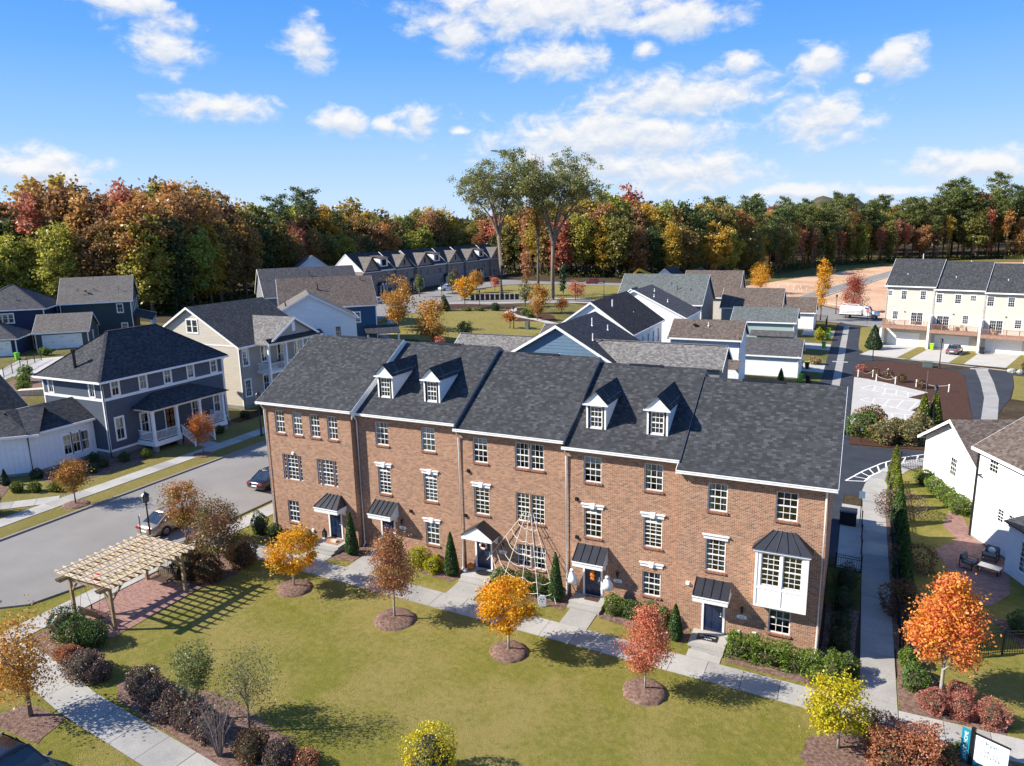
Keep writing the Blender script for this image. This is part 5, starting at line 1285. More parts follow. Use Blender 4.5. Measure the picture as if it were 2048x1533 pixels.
# --- cottages behind the row, on the alley
def K(name, label, x0, x1, y0, y1, ze, axis, pitch, wall, roof, wins=(), zg=None, cat='house', oe=0.35, orr=0.3, found=0.3, extra=None, ends=(True, True)):
    zg = gz((x0+x1)/2) if zg is None else zg
    t = house(name, label, (x0, y0, zg), 0, None, cat); rect = (0, x1-x0, 0, y1-y0)
    block(t, rect, ze-zg, wall, wins, found=found)
    gable_roof(t, rect, ze-zg, axis, pitch, oe, orr, M[roof], M['white'], M[wall], ends=ends)
    return t
def blue_cottage():
    t = house('blue_cottage', 'slate blue gabled house with light grey side roofs right behind the townhouse row', (-34.4, 34.7, 0.9))
    rect = (0, 12.8, 0, 11.8); ze = 7.4-0.9+0.1; p = 0.585
    walls(t, rect, -0.5, ze, M['clad_blue'], [], 0)
    gable_roof(t, rect, ze, 'y', p, 0.35, 0.45, M['roof_darkgrey'], M['white'], None, gable_ends='none', rake=0.24)
    # gable boards, one by one
    hw = 6.4; rise = p*hw; n = 13
    for k in range(n):
        z0 = ze-0.9+(rise+0.9)*k/n; z1 = ze-0.9+(rise+0.9)*(k+1)/n
        a = hw if z0 < ze else hw*(1-(z0-ze)/rise); b = hw if z1 < ze else hw*(1-(z1-ze)/rise)
        if b < 0.05: b = 0.02
        m = MB(); q = [(hw-a, -0.03, z0), (hw+a, -0.03, z0), (hw+b, -0.006, z1), (hw-b, -0.006, z1)]
        m.add(q+[(x, 0.01, z) for x, y, z in q], [(0, 1, 2, 3), (4, 0, 3, 7), (1, 5, 6, 2), (0, 4, 5, 1)]); m.build('siding_board', M['clad_blue_plain'], t)
    g = MB(); g.poly([(12.8, 11.8, ze), (0, 11.8, ze), (6.4, 11.8, ze+rise)]); g.build('gable_wall', M['clad_blue'], t)
    for (x, y, h) in ((8.0, 6.5, 0.9), (9.6, 2.2, 0.75), (9.2, 8.5, 0.6)): vent(t, x, y, ze+rise-p*(x-6.4)+0.1, h, 0.07)
    bx = MB(); bx.box(4.85, 5.1, -0.2, -0.03, ze+0.1, ze+0.35); bx.build('meter_box', M['white'], t)
    # side wings with light roofs, ridge across
    for (a, b, s) in ((-6.6, -0.02, 0), (12.82, 23.2, 1)):
        r = (a, b, 0.3, 5.4); zw = 6.9
        walls(t, r, -0.5, zw, M['clad_grey'], [], 0, 'fbl' if s == 0 else 'frb')
        x0 = a-0.3 if s == 0 else 9.6; x1 = b+3.2 if s == 0 else b+0.35; half = 2.55; zr = zw+0.62*half+0.1; oe = 0.4; zl = zw-0.62*oe+0.1
        # the wing roof runs back into the main slope
        q = [(x0, 0.3-oe, zl), (x1 if s else b+0.03, 0.3-oe, zl), (x1, 0.3+half, zr), (x0, 0.3+half, zr)] if s == 0 else [(12.8+0.36, 0.3-oe, zl), (x1, 0.3-oe, zl), (x1, 0.3+half, zr), (x0, 0.3+half, zr)]
        m = MB(); slab(m, *q, 0.1); m.build('wing_roof', M['roof_lightgrey'], t)
        q = [(x1, 5.4+oe, zl), (x0, 5.4+oe, zl), (x0, 0.3+half, zr), (x1, 0.3+half, zr)]
        m = MB(); slab(m, *q, 0.1); m.build('wing_roof', M['roof_lightgrey'], t)
        xe = x0 if s == 0 else x1
        rb = MB(); rb.ext([(xe, 0.3-oe, zl-0.01), (xe, 0.3+half, zr-0.01), (xe, 5.4+oe, zl-0.01), (xe, 5.4+oe, zl-0.3), (xe, 0.3+half, zr-0.3), (xe, 0.3-oe, zl-0.3)], (0.04 if s else -0.04, 0, 0)); rb.build('rake_board', M['white'], t)
        gw = MB(); xg = b if s else a; gw.poly([(xg, 0.3, zw), (xg, 5.4, zw), (xg, 0.3+half, zw+0.62*half)]); gw.build('gable_wall', M['clad_grey'], t)
        rc = MB(); rc.beam((x0, 0.3+half, zr+0.02), (x1, 0.3+half, zr+0.02), 0.3, 0.04); rc.build('ridge_cap', M['roof_lightgrey'], t)
M['clad_blue_plain'] = plain('slate_blue_board', (0.115, 0.19, 0.27), 0.08, 1.2, 0.55)
blue_cottage()
t = K('white_cottage', 'white house with streaky dark brown roof behind the slate blue gable', -34.0, -23.8, 48.0, 62.5, 8.7, 'y', 0.70, 'cladwhite', 'roof_brown_dark' if 'roof_brown_dark' in M else 'roof_darkgrey', [W('r', 2+2.6*k, 4.8, 0.8, 1.9, nx=2, ny=1) for k in range(5)])
vent(t, 6.5, 4, 10.2, 1.1, 0.09); vent(t, 8.3, 7.5, 9.4, 0.5, 0.05, 'black')
r = (-4.5, -0.02, 6, 12); walls(t, r, 0, 5.5, M['cladwhite'], [], 0, 'fbl'); gable_roof(t, r, 5.5, 'x', 0.55, 0.3, 0.3, M['roof_slate'], M['white'], M['cladwhite'], ends=(True, False), gable_ends=0)
t = K('white_gabled_house', 'white lap sided house with tall front gable and dark roof mid block', -39.0, -23.2, 74.3, 84.5, 7.45, 'y', 0.50, 'cladwhitelit', 'roof_slate', [W('r', 2+3*k, 3.6, 0.9, 1.6, nx=2, ny=1) for k in range(3)])
for (x, y) in ((10.5, 2.0), (12.3, 3.5), (9.5, 6.0)): vent(t, x, y, 7.45-1.02+0.5*(15.8-x)+0.15, 0.45, 0.06)
t = K('white_garage_apartment', 'white garage apartment with brown roof and one small upper window', -21.3, -12.6, 57.4, 63.0, 7.25, 'x', 0.62, 'cladwhite', 'roof_brown', [W('f', 3.1, 4.6, 0.8, 1.0, nx=2, ny=1)], oe=0.5)
vent(t, 4.5, 1.5, 7.9, 0.5, 0.05); boxvent(t, 2.8, 1.5, 8.0)
m = MB(); m.ext([(7.2, -1.6, 3.0), (8.9, -1.6, 3.0), (8.9, -0.01, 3.9), (7.2, -0.01, 3.9)], (0, 0, -0.08)); m.build('pent_roof', M['roof_brown'], t); downspout(t, 8.7, 0.0, 4.0, 6.7, M['black'], (0, -1))
def alley_garage(name, label, x0, x1, y0, y1, ze, wall, roof, cat='garage', pitch=0.55):
    t = K(name, label, x0, x1, y0, y1, ze, 'x', pitch, wall, roof, cat=cat, found=0.15)
    garage_door(t, (0, x1-x0, 0, y1-y0), 'r', 0.8, 0.1, min(4.9, y1-y0-1.6), 2.2, hinges=False); downspout(t, x1-x0-0.1, 0, 0, ze-gz(x0), M['white'], (0, -1))
    return t
t = alley_garage('white_garage', 'low white garage with dark shingle roof beside the lime green bins', -14.2, -6.3, 68.3, 74.6, 3.5, 'cladwhitelit', 'roof_slate')
t = alley_garage('sage_garage', 'pale sage garage with green grey roof on the alley', -18.3, -8.6, 88.0, 94.5, 5.55, 'clad_sage', 'roof_greengrey')
m = MB(); m.ext([(3, -1.5, 2.9), (9.9, -1.5, 2.9), (9.9, -0.01, 3.6), (3, -0.01, 3.6)], (0, 0, -0.08)); m.build('pent_roof', M['roof_slate'], t)
t = K('greige_house', 'long tan roofed house wing above the pale sage garage', -22.9, -12.4, 104.5, 112.5, 5.9, 'x', 0.78, 'clad_greige', 'roof_brown')
t = alley_garage('white_garage', 'small white garage with brown roof at the far end of the alley', -15.4, -7.3, 117.0, 123.5, 3.9, 'cladwhitelit', 'roof_brown', pitch=0.75)
t = K('green_roofed_house', 'large house with grey green roof and shaded right gable', -41.0, -25.2, 97.0, 108.5, 7.3, 'x', 0.80, 'clad_grey', 'roof_greengrey', oe=0.6)
for (x, y, h) in ((10.8, 2.4, 0.9), (9.4, 3.6, 0.4), (13.3, 2.4, 0.3)): vent(t, x, y, 7.3-1.1+0.8*y+0.1, h, 0.06, 'black')
r = (-0.0, 6.0, -1.6, 2.0); gable_roof(t, (0.2, 5.8, -0.9, 5.5), 6.3, 'y', 0.8, 0.3, 0.3, M['roof_greengrey'], M['white'], M['clad_grey'])
t = K('tan_roofed_house', 'tall cream house with broad tan roof next to the bare earth', -34.2, -22.6, 121.5, 132, 6.1, 'x', 0.95, 'clad_cream', 'roof_brown', [W('f', 8.6, 2.6, 1.0, 1.8, nx=2, ny=1)])
vent(t, 10, 2.2, 7.4, 0.3, 0.05, 'black')
t = K('blue_roofed_house', 'distant dark blue house whose white gable tip shows above the tan roof', -50, -40, 150, 160, 6.0, 'y', 0.8, 'cladwhite', 'roof_black')
t = K('blue_roofed_house', 'distant house with black roof peaking behind the tan roofed house', -42, -34, 152, 162, 6.4, 'y', 0.8, 'clad_charcoal', 'roof_black')

# --- far row of grey brick houses
ROWU = [(126.5, 134.5, 1), (134.5, 142.0, 0), (142.0, 151.5, 1), (153.0, 163.0, 1), (163.0, 171.5, 0), (171.5, 182.5, 1), (183.5, 193.5, 1), (193.5, 202.0, 0), (202.0, 212.5, 1)]
ORD = ['first', 'second', 'third', 'fourth', 'fifth', 'sixth', 'seventh', 'eighth', 'ninth']
def rowhouse(i):
    ya, yb, gab = ROWU[i]; L = yb-ya; ym = L/2
    t = thing('grey_brick_rowhouse', ('grey brick row house with steep front gable, %s from the left in the far row' if gab else 'grey brick row house with white dormer, %s from the left in the far row') % ORD[i], 'row house', (-122.0-(0 if gab else 0.4), ya, 3.5), 0, 'grey brick row houses across the park')
    D = 11.0; rect = (-D, 0, 0.03, L-0.03); ze = 6.7; p = 0.86
    w = []
    if gab:
        w += [W('r', L*0.22, 3.7, 1.0, 1.7, nx=2, ny=2), W('r', L*0.60, 3.7, 0.9, 1.7, nx=2, ny=2), W('r', L*0.25, 0.4, 1.9, 1.9, nx=3, ny=2)]
    else:
        w += [W('r', L*0.12, 3.8, 0.8, 1.6, nx=2, ny=2), W('r', L*0.42, 3.6, 2.2, 1.8, nx=4, ny=2), W('r', L*0.5, 0.4, 2.2, 1.9, nx=4, ny=2)]
    walls(t, rect, -0.3, ze, M['greybrick'], w, 0.085); add_windows(t, rect, w, style='brick')
    b = MB(); b.box(0.0, 0.05, 0.05, L-0.05, 3.05, 3.2); b.build('stone_band', M['concrete'], t)
    gable_roof(t, rect, ze, 'y', p, 0.35, 0.02, M['roof_darkgrey'], M['white'], M['greybrick'] if i else M['cladwhitelit'])
    if gab:
        half = L/2-0.4; pk = 3.75; y0, y1 = 0.4, L-0.4; pr = pk/half; xr = -pk/p
        for s, ye in ((-1, y0-0.2), (1, y1+0.2)):
            zl = ze-0.2*pr+0.1; q = [(0.5, ye, zl), (0.5, ym, ze+pk+0.12), (xr-0.3, ym, ze+pk+0.12), (0.0, ye, zl)]
            if s < 0: q = [q[1], q[0], q[3], q[2]]
            m = MB(); slab(m, *q, 0.09); m.build('roof', M['roof_taupe'] if s < 0 else M['roof_slate'], t)  # sunlit left slope painted tan, shaded right slope slate
            rb = MB(); rb.ext([(0.5, ye, zl), (0.5, ym, ze+pk+0.1), (0.5, ym, ze+pk-0.2), (0.5, ye, zl-0.22)], (0.04, 0, 0)); rb.build('rake_board', M['clad_brown'], t)
        g = MB(); g.poly([(0.06, y0, ze), (0.06, y1, ze), (0.06, ym, ze+pk)]); g.build('gable_wall', M['greybrick'], t)
        g = MB(); g.box(0.06, 0.10, ym-0.35, ym+0.35, ze+0.7, ze+2.3); g.build('gable_window', M['dglass'], t)
    else:
        d = empty('dormer', (0, 0, 0)); d.parent = t
        y0, y1 = ym-1.8, ym+1.8; xf = -0.8; zb = ze+p*0.8; zt = zb+2.4; xb = xf-(zt-zb)/p-1.2
        m = MB(); m.box(xb, xf, y0, y1, zb-0.4, zt); m.build('wall', M['cladwhitelit'], d)
        m = MB(); m.ext([(xf+0.35, y0-0.25, zt+0.02), (xf+0.35, y1+0.25, zt+0.02), (xb-1.6, y1+0.25, zt+1.0), (xb-1.6, y0-0.25, zt+1.0)], (0, 0, 0.14)); m.build('roof', M['roof_brown'], d)
        m = MB(); m.box(xf, xf+0.04, ym-1.0, ym+1.0, zb+0.35, zt-0.3); m.build('window', M['dglass'], d)
        m = MB(); m.box(0.0, 0.45, 0.1, L-0.1, ze-0.25, ze-0.02); m.build('eave_board', M['white'], t)
    for (yy, sd) in ((L*0.12 if i % 2 else L*0.84, 0),):
        c = empty('entry_porch', (0, yy, 0)); c.parent = t
        m = MB(); m.ext([(0.0, -0.8, 2.6), (0.0, 0.8, 2.6), (0.0, 0, 3.3)], (1.5, 0, 0)); m.build('gable', M['white'], c)
        m = MB()
        for s in (-1, 1): m.ext([(0.0, s*0.95, 2.52), (0.0, 0, 3.42), (0, 0, 3.34), (0, s*0.9, 2.5)], (1.6, 0, 0))
        m.build('roof', M['roof_black'], c)
        for s in (-0.65, 0.65): MB().box(1.2, 1.4, s-0.1, s+0.1, 0, 2.6).build('column', M['white'], c)
        MB().box(0.01, 0.06, -0.45, 0.45, 0.1, 2.2).build('door', M['navy'], c)
    m = MB(); m.tube([(0.12, 0.08, 0), (0.12, 0.08, ze)], 0.06, 5); m.build('downspout', M['black'], t)
    return t
for i in range(9): rowhouse(i)

# --- cream townhouses with decks on the right
def cream(k):
    lab = ['cream townhouse at the left end of the decked row, garage door half shaded', 'middle cream townhouse with a parked grey car before its garage', 'right hand cream townhouse cut by the picture edge with an open deck door'][k] if k < 3 else 'fourth cream townhouse beyond the right edge'
    o = BW(7.25*k, 1.8); t = thing('cream_townhouse', lab, 'townhouse', (o[0], o[1], -0.1), R(-15), 'cream townhouses with decks')
    L = 7.25; rect = (0.02, L-0.02, 0, 11); dz = [0.35, 0, -0.25, -0.45][k]; ze = 10.15+dz; zf = dz*1.0
    ws = [[(0.2, 8.5, 0.72, 0.9), (2.3, 7.95, 0.85, 1.5), (5.2, 8.0, 0.85, 1.5), (1.2, 4.5, 0.85, 1.4)], [(0.35, 7.6, 0.9, 1.5), (3.05, 7.6, 0.9, 1.5), (5.2, 8.15, 0.85, 0.9), (4.4, 4.35, 0.85, 1.4)], [(0.3, 7.45, 0.95, 1.5), (3.1, 7.45, 0.9, 1.5), (5.6, 7.9, 0.8, 1.0), (4.3, 4.1, 0.9, 1.4)], [(0.5, 7.2, 0.9, 1.5), (3.1, 7.2, 0.9, 1.5)]][k]
    w = [W('f', a, b, c, d, nx=3, ny=2, cover=0.2 if k != 1 else 0.9, shade='curtain' if k == 1 else 'blind') for a, b, c, d in ws]
    dx = [4.05, 0.7, 0.95, 1.0][k]; dzz = 3.42+zf
    walls(t, rect, 3.0, ze, M['clad_cream'], w+[W('f', dx, dzz, 1.85, 2.1)], 0.02); add_windows(t, rect, w, style='siding')
    gd = [W('f', 0.65, -0.05, 5.0, 2.35)]
    walls(t, rect, -0.4, 3.0, M['clad_cream'], gd, 0.1, 'f'); walls(t, rect, -0.4, 3.0, M['clad_cream'], [], 0, 'rbl')
    garage_door(t, (rect[0], rect[1], 0.08, 11), 'f', 0.65, 0.0, 5.0, 2.3, hinges=False)
    d = empty('sliding_door', (dx+0.925, 0, dzz)); d.parent = t
    m = MB()
    for a in (-0.925, -0.035, 0.855): m.box(a, a+0.07, -0.03, 0.03, 0, 2.1)
    m.box(-0.855, 0.855, -0.03, 0.03, 2.03, 2.1); m.box(-1.06, -0.925, -0.04, 0.02, 0, 2.25); m.box(0.925, 1.06, -0.04, 0.02, 0, 2.25); m.box(-0.925, 0.925, -0.04, 0.02, 2.1, 2.25)
    for s in (-1, 1):
        for q in (1, 2): m.box(s*0.45-0.41+0.82*q/3-0.012, s*0.45-0.41+0.82*q/3+0.012, 0.0, 0.028, 0.05, 2.03)
        for q in (1, 2, 3): m.box(s*0.45-0.41, s*0.45+0.41, 0.002, 0.026, 2.0*q/4, 2.0*q/4+0.024)
    m.build('frame', M['white'], d); MB().poly([(-0.9, 0.03, 0), (0.9, 0.03, 0), (0.9, 0.03, 2.05), (-0.9, 0.03, 2.05)]).build('pane', M['dglass'], d)
    gable_roof(t, rect, ze, 'x', 0.72, 0.45, 0.28 if k == 0 else 0.05, M['roof_black'], M['white'], M['clad_cream'])
    downspout(t, 0.08, 0, 3.4, ze-0.1, M['white'], (0, -1))
    vent(t, 2.6, 2.0, ze+1.35, 0.45, 0.05); vent(t, 4.0, 5.5, ze+3.9, 1.0 if k != 1 else 0.3, 0.06, 'white'); m = MB(); m.box(3.0, 3.15, -0.12, -0.01, 5.8, 5.95); m.build('wall_lantern', M['black'], t)
    # deck on the front
    dk = empty('deck', (0, 0, 3.15+zf)); dk.parent = t
    MB().box(0.12, L-0.2, -1.85, -0.01, 0.0, 0.12).build('deck_boards', M['deckwood'], dk); MB().box(0.1, L-0.2, -1.92, -1.86, -0.38, 0.14).build('rim_board', M['deckwood'], dk)
    railing(dk, (0.15, -1.8, 0.12), (L-0.2, -1.8, 0.12), M['deckwood'], 0.95, 0.14, wb=0.035)
    for x in (0.16, 1.9, 3.6, 5.3, L-0.25): MB().box(x-0.045, x+0.045, -1.85, -1.76, 0.12, 1.12).build('post', M['deckwood'], dk)
    if k == 0: railing(dk, (0.12, -1.7, 0.12), (0.12, -0.1, 0.12), M['deckwood'], 0.95, 0.14)
    MB().box(-0.16, 0.16, -1.95, -0.01, -0.3, (5.5+zf) if k > 0 else 3.0).build('divider', M['panelwhite'], t)
    return t
for k in range(4): cream(k)

# --- white house at the right edge
def white_right():
    a = -65.0
    t = house('white_clapboard_house', 'bright white clapboard house with grey brown roof at the right edge', (8.72, 19.92, -0.1), R(a))
    rect = (0, 16, 0, 9)
    w = [W('f', 1.05, 5.15, 0.9, 1.15, nx=3, ny=2), W('f', 2.4, 2.2, 0.62, 0.9, nx=2, ny=2), W('f', 3.45, 2.2, 0.62, 0.9, nx=2, ny=2)]
    block(t, rect, 6.6, 'cladwhitelit', w, found=0.15); gable_roof(t, rect, 6.6, 'x', 0.62, 0.4, 0.3, M['roof_brown'], M['white'], M['cladwhitelit'])
    m = MB(); m.tube([(-0.02, -0.08, 6.4), (-0.02, -0.08, 0.1)], 0.07, 8); m.build('downspout', M['black'], t)
    r = (5.2, 16, -1.1, -0.01); walls(t, r, 0, 3.2, M['cladwhitelit'], [W('f', 1.2, 0.7, 1.1, 1.9)], 0.02, 'fl'); window(t, r, 'f', 1.2, 0.7, 1.1, 1.9, 3, 3)
    m = MB(); m.ext([(5.0, -1.35, 3.25), (16, -1.35, 3.25), (16, -0.01, 3.6), (5.0, -0.01, 3.6)], (0, 0, 0.08)); m.build('porch_roof', M['roof_darkgrey'], t)
    m = MB(); m.box(0.35, 0.42, -0.25, -0.01, 4.6, 4.68); m.box(0.2, 0.6, -0.26, -0.2, 4.58, 4.66); m.build('wall_light', M['black'], t)
    return t
white_right()
t = house('white_garage_wing', 'white clapboard garage with front gable beside the white house on the right', (6.51, 32.04, -0.1), R(-70), cat='garage')
rect = (0, 9.0, 0, 8.5); block(t, rect, 3.75, 'cladwhitelit', [W('f', 4.3, 1.85, 0.95, 1.45, nx=3, ny=2)], found=0.15)
gable_roof(t, rect, 3.75, 'y', 0.55, 0.45, 0.5, M['roof_brown'], M['white'], M['cladwhitelit'])
# ------------------------------------------------------------------ vehicles
def paintmat(name, c, metal=0.3): return plain(name, c, 0.05, 2.0, 0.22, 0.5, metal, 0, 1.0)
M['p_gold'] = paintmat('champagne_gold_paint', (0.36, 0.30, 0.215), 0.5); M['p_black'] = paintmat('black_car_paint', (0.012, 0.012, 0.014)); M['p_grey'] = paintmat('grey_car_paint', (0.20, 0.19, 0.185), 0.5)
M['p_red'] = paintmat('crimson_car_paint', (0.33, 0.012, 0.028)); M['p_white'] = paintmat('white_car_paint', (0.75, 0.75, 0.74), 0.0); M['p_blue'] = paintmat('pale_blue_car_paint', (0.30, 0.42, 0.56), 0.3)
M['headlamp'] = plain('clear_headlamp', (0.6, 0.62, 0.62), 0.05, 3, 0.1, 0.6); M['darkplastic'] = plain('dark_plastic', (0.02, 0.02, 0.02), 0.1, 3, 0.6)
def loft(mb, rings, close=True):
    n = len(rings[0]); vs = [p for r in rings for p in r]
    fs = [(i*n+j, i*n+(j+1) % n, (i+1)*n+(j+1) % n, (i+1)*n+j) for i in range(len(rings)-1) for j in range(n)]
    if close: fs += [tuple(range(n-1, -1, -1)), tuple((len(rings)-1)*n+j for j in range(n))]
    return mb.add(vs, fs)
def wheel(t, x, y, r, w=0.22):
    o = empty('wheel', (x, y, r)); o.parent = t
    M90 = Matrix.Rotation(math.pi/2, 4, 'X')
    m = MB(); m.lathe([(r*0.62, -w/2), (r*0.95, -w/2), (r, -w*0.3), (r, w*0.3), (r*0.95, w/2), (r*0.62, w/2)], 18); m.v = [tuple(M90 @ Vector(p)) for p in m.v]; m.build('tyre', M['tyre'], o, True)
    s = 1 if y > 0 else -1; m = MB(); yy = s*(w/2-0.02)
    m.lathe([(r*0.63, -0.02), (r*0.63, 0.02), (r*0.56, 0.03), (r*0.5, 0.0)], 18); m.lathe([(r*0.16, -0.02), (r*0.16, 0.04)], 10)
    for k in range(5):
        a = k*2*math.pi/5; c, q = math.cos(a), math.sin(a); m.beam((c*r*0.12, q*r*0.12, 0.02), (c*r*0.60, q*r*0.60, 0.02), r*0.15, 0.03)
    m.v = [tuple((M90 @ Vector(p))+Vector((0, yy, 0))) for p in m.v]; m.build('rim', M['alloy'], o)
    return o
def car(name, label, x, y, rz, paint, L=4.8, Wd=1.84, H=1.45, kind='sedan', cat='car', group=None, z=None, detail=True):
    z = gz(x)+0.02 if z is None else z
    t = thing(name, label, cat, (x, y, z), rz, group); h = L/2; w = Wd/2
    hood, deck = H*0.62, H*0.66
    if kind == 'sedan': st = [(-h, 0.50, 0.62, 0.80), (-h+0.12, 0.32, deck*0.93, 0.93), (-h+0.7, 0.24, deck, 0.98), (-h*0.35, 0.22, deck*1.0, 1.0), (h*0.25, 0.22, hood*1.05, 1.0), (h*0.55, 0.22, hood*0.98, 0.98), (h-0.35, 0.24, hood*0.84, 0.93), (h-0.08, 0.30, hood*0.66, 0.82), (h, 0.38, 0.52, 0.70)]; cab = (-h+0.55, -h*0.42, h*0.02, h*0.42)
    elif kind == 'hatch': st = [(-h, 0.50, 0.75, 0.82), (-h+0.10, 0.32, deck*1.02, 0.94), (-h+0.6, 0.24, deck*1.02, 0.98), (0, 0.22, deck, 1.0), (h*0.3, 0.22, hood*1.05, 1.0), (h*0.6, 0.22, hood*0.98, 0.98), (h-0.35, 0.24, hood*0.86, 0.93), (h-0.08, 0.30, hood*0.70, 0.82), (h, 0.38, 0.55, 0.70)]; cab = (-h+0.12, -h*0.62, h*0.06, h*0.46)
    else: st = [(-h, 0.50, 0.90, 0.90), (-h+0.08, 0.42, deck*0.92, 0.97), (-h*0.3, 0.36, deck*0.92, 1.0), (0, 0.34, deck*0.95, 1.0), (h*0.35, 0.34, hood*1.05, 1.0), (h*0.65, 0.34, hood*1.0, 0.98), (h-0.2, 0.36, hood*0.92, 0.94), (h-0.04, 0.42, hood*0.8, 0.88), (h, 0.5, 0.65, 0.80)]; cab = (-h*0.22, -h*0.16, h*0.14, h*0.42)
    rings = []
    for (sx, zb, zt, f) in st:
        ww = w*f; zm = zb+(zt-zb)*0.55
        rings.append([(sx, -ww*0.90, zb), (sx, -ww, zb+(zm-zb)*0.5), (sx, -ww, zm), (sx, -ww*0.95, zt-0.05), (sx, -ww*0.80, zt), (sx, 0, zt+0.025), (sx, ww*0.80, zt), (sx, ww*0.95, zt-0.05), (sx, ww, zm), (sx, ww, zb+(zm-zb)*0.5), (sx, ww*0.90, zb)])
    m = MB(); loft(m, rings); m.build('body', paint, t, True)
    # cabin: glass frustum under a painted roof with pillars
    x0, x1, x2, x3 = cab; zb = deck*0.985; zt = H; wb = w*0.93; wt = w*0.68
    B = [(x0, -wb*0.86, zb), (x0, wb*0.86, zb), (x3, wb*0.90, zb*0.97), (x3, -wb*0.90, zb*0.97)]; T = [(x1, -wt, zt-0.03), (x1, wt, zt-0.03), (x2, wt, zt-0.03), (x2, -wt, zt-0.03)]
    xm = (x0+x3)/2; g = MB()
    Bm = [(xm, -wb, zb), (xm, wb, zb)]; Tm = [((x1+x2)/2, -wt*1.02, zt-0.01), ((x1+x2)/2, wt*1.02, zt-0.01)]
    g.poly([B[0], B[1], T[1], T[0]][::-1]); g.poly([B[2], B[3], T[3], T[2]][::-1])
    for s, b0, b1, b2, t0, t1, t2 in ((0, B[0], Bm[0], B[3], T[0], Tm[0], T[3]), (1, B[1], Bm[1], B[2], T[1], Tm[1], T[2])):
        q = [b0, b1, t1, t0]; r = [b1, b2, t2, t1]
        g.poly(q if s == 0 else q[::-1]); g.poly(r if s == 0 else r[::-1])
    g.build('glazing', M['carglass'], t)
    r = MB(); rr = []
    for f in np.linspace(0, 1, 6):
        xx = x1-0.04+(x2-x1+0.08)*f; dz = 0.05*math.sin(math.pi*(0.12+0.76*f)); a = wt*1.05
        rr.append([(xx, -a, zt-0.045), (xx, -a*0.75, zt-0.0+dz*0.7), (xx, 0, zt+0.02+dz), (xx, a*0.75, zt+dz*0.7), (xx, a, zt-0.045)])
    loft(r, rr); r.build('roof', paint, t, True)
    pl = MB()
    for s in (-1, 1):
        for a, b in ((B[0], T[0]), (Bm[0], Tm[0]), (B[3], T[3])):
            pl.beam((a[0], s*abs(a[1])*1.005, a[2]), (b[0], s*abs(b[1])*1.01, b[2]), 0.075, 0.045, (1, 0, 0))
        pl.beam((x0, s*wb*0.87, zb), (xm, s*wb*1.01, zb), 0.035, 0.05); pl.beam((xm, s*wb*1.01, zb), (x3, s*wb*0.91, zb*0.975), 0.035, 0.05)
    pl.build('pillars', paint, t)
    rw = 0.335 if kind != 'pickup' else 0.39
    for xx in (-h*0.585, h*0.60):
        for s in (-1, 1): wheel(t, xx, s*(w-0.10), rw)
    a = MB()
    for xx in (-h*0.585, h*0.60):
        for s in (-1, 1):
            arcp = [(xx+(rw+0.06)*math.cos(q), s*(w+0.004), rw+(rw+0.06)*math.sin(q)) for q in np.linspace(0.0, math.pi, 9)]
            a.ext(arcp if s > 0 else arcp[::-1], (0, -s*0.25, 0))
    a.build('wheel_arch', M['darkplastic'], t)
    for s in (-1, 1):
        m = MB(); m.box(-h-0.012, -h+0.18, min(s*w*0.42, s*w*0.84), max(s*w*0.42, s*w*0.84), deck*0.72, deck*0.86); m.build('tail_light', M['tail'], t)
        m = MB(); m.box(h-0.22, h-0.03, min(s*w*0.45, s*w*0.80), max(s*w*0.45, s*w*0.80), hood*0.62, hood*0.76); m.build('headlight', M['headlamp'], t)
        m = MB(); m.ball((x3-0.25, s*(w+0.08), zb+0.06), 0.07, 0.11, 0.075, 8, 5); m.build('mirror', paint, t, True)
    m = MB(); m.box(-h-0.015, -h+0.05, -0.26, 0.26, 0.52, 0.64); m.build('number_plate', M['white'], t)
    if kind == 'pickup':
        m = MB(); m.box(-h+0.10, -h*0.22, -w*0.78, w*0.78, deck*0.70, deck*0.95); m.build('bed', M['darkplastic'], t)
    return t
N = math.pi/2
car('gold_sedan', 'champagne gold sedan with dark glass roof parked at the kerb behind the pergola', -41.9, -3.0, N, M['p_gold'], 4.9, 1.85, 1.45)
car('black_sedan', 'black sedan with red tail lights at the corner of the brick row', -41.5, 6.6, N, M['p_black'], 4.85, 1.85, 1.42)
car('black_car', 'black car with only its roof in view at the lower left edge', -27.3, -22.7, 0, M['p_black'], 4.6, 1.85, 1.55, 'hatch')
car('grey_sedan', 'grey sedan standing in the middle cream townhouse driveway', BW(11.6, -1.9)[0], BW(11.6, -1.9)[1], R(75), M['p_grey'], 4.7, 1.83, 1.45, z=-0.06)
car('red_hatchback', 'crimson hatchback driving on the far park street', -78.5, 189.6, R(205), M['p_red'], 4.6, 1.85, 1.55, 'hatch')
car('white_pickup', 'white pickup parked before the brick row houses', -108.5, 148.5, R(-120), M['p_white'], 5.6, 1.95, 1.8, 'pickup', 'pickup truck')
car('pale_blue_car', 'pale blue car half hidden by the big golden tree', -107.0, 112.0, R(250), M['p_blue'], 4.6, 1.83, 1.5, 'hatch')
car('silver_car', 'silver car in the shade before the row houses', -114.5, 158, R(-90), M['p_grey'], 4.7, 1.83, 1.5, 'hatch')
